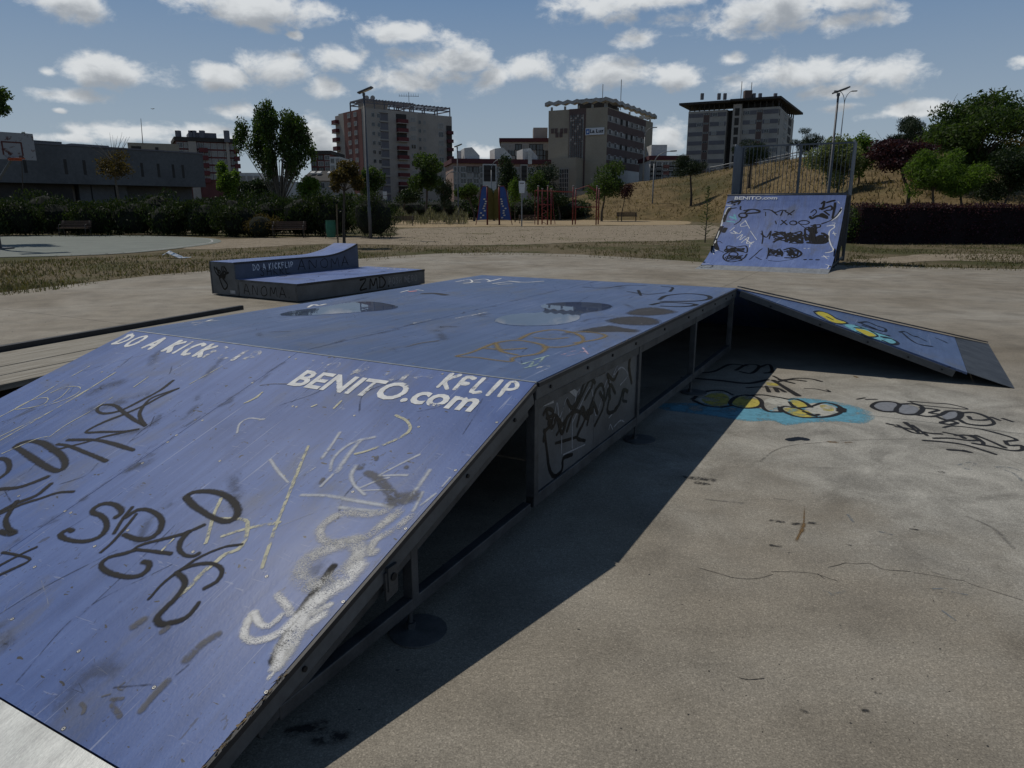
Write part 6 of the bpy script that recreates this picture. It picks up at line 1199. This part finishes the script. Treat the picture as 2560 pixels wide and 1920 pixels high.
# --- long low grey civic building
A0, A1 = Vector((Q(-160) * 63, 63, 0)), Vector((Q(520) * 83, 83, 0)); f = Face(A0, A1 - A0); W_ = (A1 - A0).length; B = Bld('civic_hall', 'long low dark concrete building with slit windows on a recessed ground floor', A0)
fo = lambda a0, a1, o0, o1: [tuple(f.pt(a, 0, o_))[:2] for a, o_ in ((a0, o0), (a1, o0), (a1, o1), (a0, o1))]
B.block('upper_storey', fo(0, W_, 0, -16), 3.8, 7.35, 'dark_concrete'); B.panel('parapet', f, -.05, W_ + .05, 7.36, 7.5, 'grey_band', .08, -.5)
for px in (64, 165, 212, 300, 355, 396, 433, 457): a, z = f.hit(px, 422); B.panel('slit_window', f, a - .14, a + .14, 4.6 + .1, 6.1, 'roof_dark', .015, .002)
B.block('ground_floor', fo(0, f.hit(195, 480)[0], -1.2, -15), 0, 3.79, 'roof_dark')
for px in (230, 262, 290, 322): a, z = f.hit(px, 480); B.panel('pier', f, a - .55, a + .55, 0, 3.79, 'dark_concrete', -1.5, -2.6)
B.block('ground_floor', fo(f.hit(335, 480)[0], W_ - .3, -2.5, -15), 0, 3.79, 'dark_concrete')
B.block('roof_hip', [tuple(f.pt(a, 0, o_))[:2] for a, o_ in ((f.hit(78, 370)[0], -4), (f.hit(200, 370)[0], -4), (f.hit(200, 370)[0], -12), (f.hit(78, 370)[0], -12))], 7.35, 8.0, 'dark_concrete'); B.block('roof_hip', [tuple(f.pt(a, 0, o_))[:2] for a, o_ in ((f.hit(235, 375)[0], -5), (f.hit(330, 375)[0], -5), (f.hit(330, 375)[0], -12), (f.hit(235, 375)[0], -12))], 7.35, 8.0, 'grey_band')
B.block('far_wall', fo(f.hit(200, 480)[0], f.hit(300, 480)[0], -30, -31), 0, 3.0, 'white_wall')
def simple(name, label, x0, x1, ytop, d, wallm, rows=0, cols=0, wy=(0, 0), ww=1.2, wh=1.4, roofm=None, depth=14, kind=('glass', 'shutter'), ang=0, group=None, band=None):
    p0 = PD(x0, ytop, d); p1 = PD(x1, ytop, d + ang); f = Face(p0, Vector((p1.x - p0.x, p1.y - p0.y, 0))); zt = (p0.z); w = (Vector((p1.x, p1.y, 0)) - Vector((p0.x, p0.y, 0))).length; B = Bld(name, label, p0, group)
    B.block('wall', [tuple(f.pt(a, 0, o_))[:2] for a, o_ in ((0, 0), (w, 0), (w, -depth), (0, -depth))], 0, zt, wallm)
    if roofm: B.panel('roof', f, -.4, w + .4, zt + .01, zt + .9, roofm, .5, -depth - .4)
    if rows:
        za, zb = f.hit(x0, wy[0])[1], f.hit(x0, wy[1])[1]
        for i in range(rows):
            z = za + (zb - za) * i / max(1, rows - 1)
            for j in range(cols): B.win(f, w * (j + .5) / cols, z, ww, wh, rb.choice(kind), .03)
            if band: B.panel('floor_band', f, .1, w - .1, z - wh * .5 - .45, z - wh * .5 - .1, band, .06)
    return B, f, w, zt
B, f, w, zt = simple('brick_flats', 'dark red brick flats with white balconies behind the civic hall', 440, 590, 352, 170, 'brick_red', 5, 9, (362, 440), 1.3, 1.3, 'roof_dark', kind=('shutter', 'win_frame') if False else ('shutter', 'glass', 'shutter'), ang=6)
for px0, px1 in ((472, 492), (566, 573)): a0, a1 = f.hit(px0, 380)[0], f.hit(px1, 380)[0]; B.panel('pale_stair', f, a0, a1, 0, zt + (.5 if px0 < 500 else 2.5), 'render_grey', .4)
for k in range(5):
    z = f.hit(500, 372 + 19 * k)[1]; a0, a1 = f.hit(497, 380)[0], f.hit(519, 380)[0]; B.balcony(f, a0, a1, z - .8, 1.0, 'rail_red', 1.0); a0, a1 = f.hit(584, 380)[0], f.hit(597, 380)[0]; B.balcony(f, a0, a1, z - .8, 1.0, 'rail_red', 1.2)
for px in (445, 478, 484, 505, 566): p = B.L(PD(px, 330, 174)); MB().box((p.x - .5, p.y - .5, zt), (p.x + .5, p.y + .5, zt + 2.6)).build('chimney', 'grey_band', B.t)
B.block('roof_storey', [tuple(f.pt(a, 0, o_))[:2] for a, o_ in ((3, -2), (w - 4, -2), (w - 4, -10), (3, -10))], zt + .9, zt + 2.2, 'grey_band')
B, f, w, zt = simple('beige_hall', 'plain beige box building with a thin mast behind the civic hall', 318, 446, 356, 112, 'render_beige', 0, 0, roofm=None, ang=3); B.panel('dark_opening', f, f.hit(328, 370)[0], f.hit(353, 370)[0], f.hit(330, 382)[1], f.hit(330, 365)[1], 'roof_dark', .05); B.panel('dark_opening', f, f.hit(388, 370)[0], f.hit(396, 370)[0], f.hit(390, 384)[1], f.hit(390, 368)[1], 'roof_dark', .05)
p = B.L(PD(352, 296, 114)); q = B.L(PD(358, 380, 114)); MB().tube([q - Vector((0, 0, 1)), p], [.09, .03], 6).build('mast', 'roof_dark', B.t)
B, f, w, zt = simple('white_house', 'white flat-roofed house with small square windows left of the upright tree', 598, 650, 432, 135, 'white_wall', 3, 3, (446, 470), 1.0, .9, None); simple('white_house', 'lower white house wall seen under the upright tree', 650, 705, 450, 128, 'white_wall', 2, 3, (460, 475), .9, .9, None)
simple('dark_flats', 'dark brick flats between the upright tree and the terracotta tower', 776, 826, 386, 190, 'brick_red', 3, 3, (394, 425), 1.4, 1.2, 'roof_dark', kind=('dark', 'glass')); simple('cream_house', 'narrow cream house beside the terracotta tower', 824, 850, 392, 180, 'white_wall', 2, 2, (402, 420), .9, 1.2)
B, f, w, zt = simple('shed_hall', 'low hall with a dark pitched roof and bright rooflights', 757, 842, 452, 140, 'render_grey', 1, 6, (464, 464), .8, 1.2)
b = MB(); b.prism([B.L(f.pt(-.5, zt + .01, .5)), B.L(f.pt(-.5, zt + 2.2, -8)), B.L(f.pt(-.5, zt + .01, -15))], B.L(f.pt(w + .5, 0, 0)) - B.L(f.pt(-.5, 0, 0))); b.build('roof', 'roof_dark', B.t)
for px in (767, 783, 811): a = f.hit(px, 440)[0]; b = MB(); b.prism([B.L(f.pt(a - .4, zt + 1.35, -3.9)), B.L(f.pt(a + .4, zt + 1.35, -3.9)), B.L(f.pt(a + .4, zt + 1.75, -5.2)), B.L(f.pt(a - .4, zt + 1.75, -5.2))], (0, -.12, .25)); b.build('rooflight', 'white_wall', B.t)
# row of pink flats with maroon eaves
B, f, w, zt = simple('pink_flats', 'low row of pink flats with a maroon roof edge and white gables', 1133, 1372, 408, 150, 'pink_wall', 4, 15, (424, 466), 1.3, 1.3, 'maroon', kind=('dark', 'glass', 'shutter'), ang=4)
for px0, px1 in ((1206, 1240), (1258, 1275), (1300, 1318)): a0, a1 = f.hit(px0, 430)[0], f.hit(px1, 430)[0]; B.panel('pale_bay', f, a0, a1, 0, zt - .1, 'white_wall' if px0 < 1250 else 'render_grey', .5); [B.panel('bay_glazing', f, a0 + .2, a1 - .2, z - .7, z + .6, 'roof_dark', .55) for z in [f.hit(1220, y)[1] for y in (421, 433, 445)]]
for px0, px1 in ((1162, 1200), (1238, 1280), (1308, 1345)):
    a0, a1 = f.hit(px0, 400)[0], f.hit(px1, 400)[0]; mid = (a0 + a1) / 2; b = MB(); b.prism([B.L(f.pt(a0, zt + .91, -.5)), B.L(f.pt(a1, zt + .91, -.5)), B.L(f.pt(a1, zt + 1.6, -.5)), B.L(f.pt(mid, zt + 3.2, -.5)), B.L(f.pt(a0, zt + 3.0, -.5))], B.L(f.pt(0, 0, -6)) - B.L(f.pt(0, 0, 0))); b.build('gable', 'white_wall', B.t)
for px in (1172, 1148, 1325): p = B.L(PD(px, 385, 153)); MB().box((p.x - .4, p.y - .4, zt), (p.x + .4, p.y + .4, p.z + .6)).build('chimney', 'white_wall', B.t)
B, f, w, zt = simple('grey_flats', 'grey-pink block with a maroon parapet rising behind the pink flats', 1252, 1376, 355, 185, 'render_grey', 3, 7, (368, 396), 1.8, 1.5, 'maroon', kind=('dark', 'shutter')); B.block('roof_house', [tuple(f.pt(a, 0, o_))[:2] for a, o_ in ((w * .66, -2), (w * .95, -2), (w * .95, -8), (w * .66, -8))], zt + .9, zt + 3.6, 'render_grey')
B, f, w, zt = simple('white_flats', 'white flats with red panels and a maroon roof edge right of the clinic', 1626, 1716, 400, 165, 'white_wall', 4, 6, (412, 445), 1.2, 1.4, 'maroon', kind=('dark', 'glass')); [B.panel('red_panel', f, f.hit(1658, 420)[0], f.hit(1673, 420)[0], f.hit(1660, y + 9)[1], f.hit(1660, y)[1], 'terracotta', .12) for y in (412, 428, 444)]; B.block('roof_house', [tuple(f.pt(a, 0, o_))[:2] for a, o_ in ((.5, -2), (4, -2), (4, -8), (.5, -8))], zt + .9, zt + 3.4, 'white_wall')
# ------------------------------------------------------------------ street furniture
mat('lamp_metal', (.11, .115, .125), (.08, .084, .092), scale=4, rough=.5, metal=.3); mat('galvanised', (.27, .28, .29), (.2, .21, .215), scale=4, rough=.5, metal=.4); mat('bench_wood', (.12, .07, .045), (.075, .045, .03), scale=12, stretch=(.2, 1, 1), rough=.7); mat('cast_iron', (.05, .045, .042), rough=.6)
mat('bin_green', (.02, .14, .085), (.015, .10, .06), scale=5, rough=.5); mat('play_red', (.16, .010, .015), (.12, .008, .012), scale=5, rough=.45); mat('play_blue', (.02, .07, .27), (.016, .055, .22), scale=3, rough=.45); mat('play_olive', (.14, .12, .03), (.11, .09, .025), scale=3, rough=.5); mat('hold_white', (.55, .54, .5), rough=.6); mat('lamp_glass', (.5, .5, .48), rough=.2)
def led_lamp(label, px, d, top_py, base_z=None, head=.75, flip=1):
    p = PD(px, top_py, d); b = Vector((p.x, p.y, -.03 if base_z is None else base_z)); H = p.z - b.z; t = thing('street_lamp', label, 'lamp post', b)
    MB().tube([(0, 0, 0), (0, 0, 1.6), (0, 0, 1.65), (0, 0, H - .25)], [.085, .085, .065, .05], 10).build('pole', 'lamp_metal', t, smooth=True); MB().box((-.06, -.06, H - .27), (.06, .06, H - .12)).build('bracket', 'lamp_metal', t)
    m = MB(); m.beam((-.28 * flip, 0, H - .13), (head * .62 * flip, -.1, H + .14), .34, .07); h = m.build('lamp_head', 'lamp_metal', t, bevel=.02); m = MB(); m.beam((-.1 * flip, 0, H - .115), (head * .5 * flip, -.08, H + .055), .24, .012); m.build('lamp_glass', 'lamp_glass', h); return t
led_lamp('tall dark lamp post with a flat tilted head in front of the rounded shrub', 909, 37.5, 226); led_lamp('tall dark lamp post rising behind the quarter pipe fence', 2097, 37.5, 226); led_lamp('small distant lamp post right of the grey tower', 1143, 71.5, 364)
def road_lamp(label, px, d, top_py, base_z, arms=2, reach=1.6):
    p = PD(px, top_py, d); b = Vector((p.x, p.y, base_z)); H = p.z - base_z; t = thing('road_lamp', label, 'lamp post', b)
    MB().tube([(0, 0, -.5), (0, 0, H * .82)], [.11, .07], 8).build('pole', 'galvanised', t, smooth=True)
    for s_ in ((-1, 1) if arms == 2 else (1,)):
        pts = [Vector((s_ * reach * (1 - math.cos(a)) * 1.0, 0, H * .82 + (H * .18) * math.sin(a))) for a in [math.pi / 2 * k / 8 for k in range(9)]]; MB().tube(pts, .05, 6).build('arm', 'galvanised', t, smooth=True)
        MB().beam(pts[-1] - Vector((s_ * .1, 0, 0)), pts[-1] + Vector((s_ * .75, 0, .04)), .3, .16).build('lamp_head', 'galvanised', t, bevel=.03)
    return t
road_lamp('twin-armed road lamp on the crest in front of the clinic', 1613, 142, 319, 7.0, 2, 1.5); road_lamp('twin-armed road lamp behind the tall post on the right', 2114, 122, 228, 8.5, 2, 1.1); road_lamp('straight pole lamp at the foot of the dry slope', 1637, 100, 378, -.03, 1, 2.2); road_lamp('curved single-arm lamp before the pink flats', 1228, 112, 398, -.03, 1, 1.5); road_lamp('thin lamp in front of the striped tower, single arm', 1112, 100, 430, -.03, 1, 1.0)
def bench():
    t = thing('park_bench', '', 'bench'); w = 1.8
    for x in (-w / 2 + .12, w / 2 - .12):
        m = MB(); m.tube([(x, -.28, 0), (x, -.26, .42), (x, -.24, .60), (x, -.12, .65), (x, .12, .63)], .022, 6); m.tube([(x, .22, 0), (x, .12, .40), (x, .20, .86)], .022, 6); m.tube([(x, -.26, .41), (x, .13, .40)], .02, 6); m.build('leg', 'cast_iron', t, smooth=True)
    s_ = MB().box((-w / 2, -.035, -.014), (w / 2, .035, .014)).mesh('slat', 'bench_wood')
    for k in range(5): link('slat', s_, t, (0, -.24 + k * .088, .445))
    for k in range(4): o = link('slat', s_, t, (0, .115 + k * .028, .53 + k * .095)); o.rotation_euler = (R(73), 0, 0)
    return t
b0 = bench(); BN_ = [('brown slatted bench beside the green bin', 718, 38.7, 8), ('dark slatted bench at the edge of the sports court', 180, 41.0, -4), ('bench at the feather grass bed, far behind the round shrub', 1008, 64, 4), ('low bench behind the red climbing frame', 1318, 74, 2), ('dark bench at the foot of the dry slope', 1568, 86, 0)]
for i, (lab, px, d, a) in enumerate(BN_):
    o = b0 if i == 0 else copy_tree(b0); o.location = at(px, d, -.02); o.rotation_euler = (0, 0, R(a)); tag(o, lab, 'bench', 'park benches')
    if i == 4: o.scale = (1.35, 1.2, 1.2)
bn = thing('litter_bin', 'green ribbed drum litter bin beside the bench', 'bin', at(824, 37.6, -.02)); n = 20
prof = [(.20, .06), (.225, .10), (.245, .3), (.255, .5), (.25, .72), (.235, .88), (.245, .90), (.245, .93), (.21, .93), (.2, .8)]
m = MB()
for r, z in prof:
    for k in range(n): rr = r * (1 + (.02 if k % 2 else 0)); m.v.append((rr * math.cos(2 * math.pi * k / n), rr * math.sin(2 * math.pi * k / n), z))
for j in range(len(prof) - 1):
    for k in range(n): a = j * n + k; b = j * n + (k + 1) % n; m.f.append((a, b, b + n, a + n)); m.m.append(0)
m.build('drum', 'bin_green', bn); MB().tube([(-.3, 0, 0), (-.3, 0, .75)], .02, 6).build('stand', 'cast_iron', bn); MB().tube([(.3, 0, 0), (.3, 0, .75)], .02, 6).build('stand', 'cast_iron', bn); MB().tube([(-.3, 0, .7), (.3, 0, .7)], .015, 6).build('axle', 'cast_iron', bn)
# --- playground: two climbing walls and a red bar frame
PDD = 68.0; PX = lambda zx: Q(1100 + zx * k2) * PDD
PZ = lambda zy: PD(1400, 180 + zy * k2, PDD).z
def climb(label, pole, x0b, x1b, x0t, x1t, side):
    o = Vector((PX(pole), PDD, -.02)); t = thing('climbing_wall', label, 'climbing wall', o); ztop, zbot = PZ(990), PZ(1280); L_ = lambda zx: PX(zx) - o.x
    MB().tube([(0, 0, 0), (0, 0, PZ(985))], .08, 10).build('post', 'play_red', t, smooth=True); MB().tube([(0, 0, PZ(985)), (0, 0, PZ(985) + .08)], .11, 10).build('post_cap', 'hold_white', t)
    pts = [(L_(x0b), -.25, zbot), (L_(x1b), -.05, zbot + .1), (L_(x1t), -.02, ztop), (L_(x0t), -.05, ztop + .02), (L_(x0t) + (L_(x0b) - L_(x0t)) * .3, -.1, ztop - .35)]
    pn = MB().prism(pts, (0, .07, 0)).build('climbing_panel', 'play_blue', t)
    MB().tube([(L_(x0b) - .1 * side, -.3, 0), (L_(x0b), -.25, zbot), (L_(x0t) + (L_(x0b) - L_(x0t)) * .3, -.1, ztop - .3), (L_(x0t), -.03, ztop + .05), (0, 0, ztop + .05)], .035, 6).build('edge_tube', 'play_red', t)
    m = MB(); x = -.95 * side if False else (.85 if side > 0 else -.85); m.prism([(.05 * side, .1, zbot + .2), (side * .95, .9, zbot), (side * .45, .5, ztop - .3), (.05 * side, .1, ztop)], (0, .06, 0)); m.build('climbing_panel', 'play_olive', t)
    rr = random.Random(int(pole)); hm = MB().prism([(-.10, 0, -.05), (.08, 0, -.06), (.12, 0, .04), (-.04, 0, .07)], (0, -.07, 0)).mesh('hand_hold', 'hold_white')
    for k in range(9): q = (k + .5) / 9; xa = L_(x0b) + (L_(x0t) - L_(x0b)) * q; xb = L_(x1b); link('hand_hold', hm, pn, (xa * .25 + xb * .75 + (xa - xb) * rr.uniform(-.1, .5), -.33 * (1 - q) + .0 - .02, zbot + .15 + (ztop - zbot) * q * .62))
    return t
climb('blue climbing wall with white holds on the left red post', 408, 318, 405, 372, 410, 1); climb('blue climbing wall with white holds on the right red post', 512, 615, 522, 552, 520, -1)
bo = Vector((PX(848), PDD, -.02)); bf = thing('climbing_frame', 'red playground monkey bars and climbing frame with white post caps', 'climbing frame', bo); LX = lambda zx: PX(zx) - bo.x
for k, zx in enumerate((848, 888, 930, 967, 1148, 1182, 1352, 1385)):
    y = (0, 1.3)[k % 2] * 1.0; h = PZ(985 if k % 2 == 0 else 1005); MB().tube([(LX(zx), y, 0), (LX(zx), y, h)], .06, 8).build('post', 'play_red', bf, smooth=True); MB().tube([(LX(zx), y, h), (LX(zx), y, h + .07)], .085, 8).build('post_cap', 'hold_white', bf)
hb_ = PZ(1035)
for y in (0, 1.3): MB().tube([(LX(820), y, hb_ + .15), (LX(1160 if y else 1148), y, hb_)], .04, 6).build('top_rail', 'play_red', bf); MB().tube([(LX(1182), y, hb_ + .25), (LX(1280), y, hb_ + .6), (LX(1352), y, hb_ + .1)], .04, 6).build('arched_rail', 'play_red', bf)
for k in range(13): x = LX(860 + k * 24); MB().tube([(x, 0, hb_ + .12 - k * .008), (x, 1.3, hb_ + .12 - k * .008)], .025, 6).build('rung', 'play_red', bf)
MB().tube([(LX(1182), .6, PZ(1165)), (LX(1385), .6, PZ(1165))], .04, 6).build('low_bar', 'play_red', bf); MB().tube([(LX(850), .0, PZ(1145)), (LX(967), .0, PZ(1145))], .035, 6).build('low_bar', 'play_red', bf); MB().tube([(LX(822), .4, 0), (LX(822), .4, hb_ + .1)], .03, 6).build('post', 'play_red', bf)
MB().tube([(LX(900) + .22 * math.cos(a * .6), .5 + .22 * math.sin(a * .6), .05 + a * .055) for a in range(46)], .025, 5).build('spiral_pole', 'play_red', bf); MB().tube([(LX(975), .7, hb_), (LX(985), .7, 1.2), (LX(1000), .6, .05)], .03, 6).build('slide_pole', 'play_red', bf)
sp_ = thing('playground_sign', 'white panel on a slim grey post in the playground', 'sign', at(1304.5, 62, -.02)); zs0, zs1 = PD(1304, 482, 62).z, PD(1304, 452, 62).z
MB().tube([(0, 0, 0), (0, 0, zs1 + .05)], .055, 8).build('post', 'galvanised', sp_); m = MB(); m.prism([(-.22, -.06, zs0), (.22, -.06, zs0), (.27, -.06, zs1 - .2), (.24, -.06, zs1), (-.24, -.06, zs1), (-.27, -.06, zs1 - .2)], (0, -.03, 0)); m.build('panel', 'sign_white', sp_); MB().box((-.18, -.10, zs1 - .22), (.18, -.091, zs1 - .14)).build('printed_strip', 'grey_band', sp_)
sg2 = thing('notice_board', 'small white notice board on a post before the terracotta tower', 'sign', at(964, 78, -.03)); za_, zb_ = PD(964, 498, 78).z, PD(964, 478, 78).z; MB().tube([(0, 0, 0), (0, 0, zb_)], .05, 6).build('post', 'galvanised', sg2); MB().box((-.22, -.08, za_), (.22, -.05, (za_ + zb_) / 2 - .03)).build('panel', 'sign_white', sg2); MB().box((-.22, -.08, (za_ + zb_) / 2 + .03), (.22, -.05, zb_)).build('panel', 'sign_white', sg2)
# --- basketball stand, only its board reaching into view
D_ = 27.0; ba = R(-48); bx = Vector((math.cos(ba), math.sin(ba) * -1, 0)); bx = Vector((.66, .75, 0)).normalized(); bnm = Vector((bx.y, -bx.x, 0))
bc = PD(30, 366, D_); zb0, zb1 = PD(30, 398, D_).z, PD(30, 330, D_).z; bs = thing('basketball_hoop', 'worn white basketball board with peeling paint and an orange rim', 'basketball hoop', (bc.x, bc.y, -.012)); 
def bpt(a, o_, z): q = bx * a + bnm * o_; return Vector((q.x, q.y, z))
def worn():
    m, t, b, o, v = newmat('worn_board'); col = mixc(t, sstep(t, .55, .62, noise_node(t, v, 4.5, 7, .7, .6)), (.30, .30, .305), (.10, .04, .03)); t.links.new(col, b.inputs['Base Color']); b.inputs['Roughness'].default_value = .8
worn(); mat('rim_orange', (.42, .08, .02), (.3, .05, .015), scale=8, rough=.5); mat('board_red', (.11, .035, .028), (.08, .026, .022), scale=8, rough=.7)
bd = MB(); bd.hexa([bpt(-.8, -.03, zb0), bpt(.72, -.03, zb0), bpt(.72, .0, zb0), bpt(-.8, .0, zb0), bpt(-.8, -.03, zb1), bpt(.72, -.03, zb1), bpt(.72, 0, zb1), bpt(-.8, 0, zb1)]); bdo = bd.build('backboard', 'worn_board', bs)
m = MB()
for a, b in ((bpt(-.3, .004, zb0 + .15), bpt(-.3, .004, zb0 + .6)), (bpt(.3, .004, zb0 + .15), bpt(.3, .004, zb0 + .6)), (bpt(-.32, .004, zb0 + .6), bpt(.32, .004, zb0 + .6))): m.beam(a, b, .006, .05, up=bx if abs(a.z - b.z) > .1 else (0, 0, 1))
m.build('target_square', 'board_red', bdo); m = MB(); zz = zb0 + .02
m.tube([bpt(.23 * math.cos(a), .38 + .23 * math.sin(a), zz) for a in [2 * math.pi * k / 18 for k in range(19)]], .014, 6); m.build('rim', 'rim_orange', bs); m = MB(); m.hexa([bpt(-.2, .0, zz - .06), bpt(.2, 0, zz - .06), bpt(.2, .16, zz - .06), bpt(-.2, .16, zz - .06), bpt(-.2, 0, zz + .02), bpt(.2, 0, zz + .02), bpt(.2, .16, zz + .02), bpt(-.2, .16, zz + .02)]); m.build('rim_plate', 'rim_orange', bs)
MB().tube([bpt(-.5, -1.8, 0), bpt(-.5, -1.8, zb0 - .6), bpt(-.4, -1.2, zb0 + .1), bpt(0, -.05, zb0 + .4)], .09, 8).build('pole', 'lamp_metal', bs); MB().tube([bpt(-.5, -1.8, zb0 - 1.2), bpt(0, -.05, zb0 + .1)], .05, 6).build('strut', 'lamp_metal', bs); MB().box((-.35, -.35, 0), (.35, .35, .06)).build('base_plate', 'lamp_metal', bs).location = bpt(-.5, -1.8, 0)
# --- road barrier along the crest
pts = []
for k in range(15):
    px = 1768 + (2110 - 1768) * k / 14; yb, yc, zc = interp(HILL, Q(px)); d = yc * .985; pts.append(Vector((Q(px) * d, d, hill_z(Q(px) * d, d))))
gr = thing('road_barrier', 'galvanised crash barrier running along the crest of the slope', 'barrier', pts[0])
for dz, w in ((.85, .16), (.45, .12)): MB().tube([p - pts[0] + Vector((0, 0, dz)) for p in pts], w * .5, 6).build('rail', 'galvanised', gr)
for p in pts: MB().beam(p - pts[0] - Vector((0, 0, .4)), p - pts[0] + Vector((0, 0, .9)), .12, .12, up=(1, 0, 0)).build('post', 'galvanised', gr)
# --- crumpled sheet lying on the grass
m, t, b, o, v = newmat('litter_sheet'); wv_ = N(t, 'ShaderNodeTexWave', ins={'Scale': 2.2, 'Distortion': 3.0}); t.links.new(v, wv_.inputs[0]); t.links.new(ramp_node(t, wv_.outputs['Fac'], [(.0, (.55, .58, .62)), (.7, (.60, .62, .64)), (.9, (.16, .28, .42))]), b.inputs['Base Color']); b.inputs['Roughness'].default_value = .4
ls_ = MB(); nx, ny = 16, 10; p0 = P(442, 643)
for i in range(nx + 1):
    for j in range(ny + 1):
        x = (i / nx - .5) * .74; y = (j / ny - .5) * .4; hgt = max(0, .22 - abs(x + .2) * .62) * (1 - abs(y) * 1.5); ls_.v.append((x + .03 * mnoise.noise(Vector((i, j, 2)) * .6), y, .012 + max(0, hgt) + .035 * abs(mnoise.noise(Vector((x * 7, y * 9, 5))))))
for i in range(nx):
    for j in range(ny): a = i * (ny + 1) + j; ls_.f.append((a, a + ny + 1, a + ny + 2, a + 1)); ls_.m.append(0)
o = ls_.build('litter_sheet', 'litter_sheet'); o.location = (p0.x, p0.y, -.03); tag(o, 'crumpled white and blue plastic sheet lying on the dry grass', 'litter')
# --- grit and dead leaves scattered on the slabs
rg = random.Random(9); m = MB()
for k in range(190):
    if k < 90: px, py = rg.uniform(0, 620), rg.uniform(735, 870) 
    else: px, py = rg.uniform(1300, 2560), rg.uniform(1000, 1915)
    p = P(px, py); u_, v_ = W2L(p)[:2]
    if -3.1 < u_ < .05 and -2.5 < v_ < 4.6: continue
    r = rg.uniform(.004, .010) if k < 90 else rg.uniform(.002, .005); c = p + Vector((0, 0, r * .4)); q = [c + Vector((rg.uniform(-r, r), rg.uniform(-r, r), rg.uniform(-r, r) * .5)) for _ in range(4)]
    for f in ((0,1,2),(0,2,3),(0,3,1),(1,3,2)): m.face([q[i] for i in f])
tag(m.build('scattered_grit', 'bolt_black'), 'dark grit and leaf crumbs scattered over the slabs', 'grit', kind='stuff')
# --- swifts in the sky
bm_ = MB(); bm_.prism([(0, -.12, 0), (.28, -.02, .08), (.30, -.04, .08), (.03, .06, 0), (0, .12, 0), (-.03, .06, 0), (-.30, -.04, .05), (-.28, -.02, .05)], (0, 0, .03)); bme = bm_.mesh('bird', 'bolt_black')
for (px, py, d, lab) in ((382, 273, 110, 'small dark bird in open sky left of the upright tree'), (676, 258, 95, 'small dark bird just above the upright tree')): tag(link('bird', bme, None, PD(px, py, d)), lab, 'bird', 'birds in the sky')
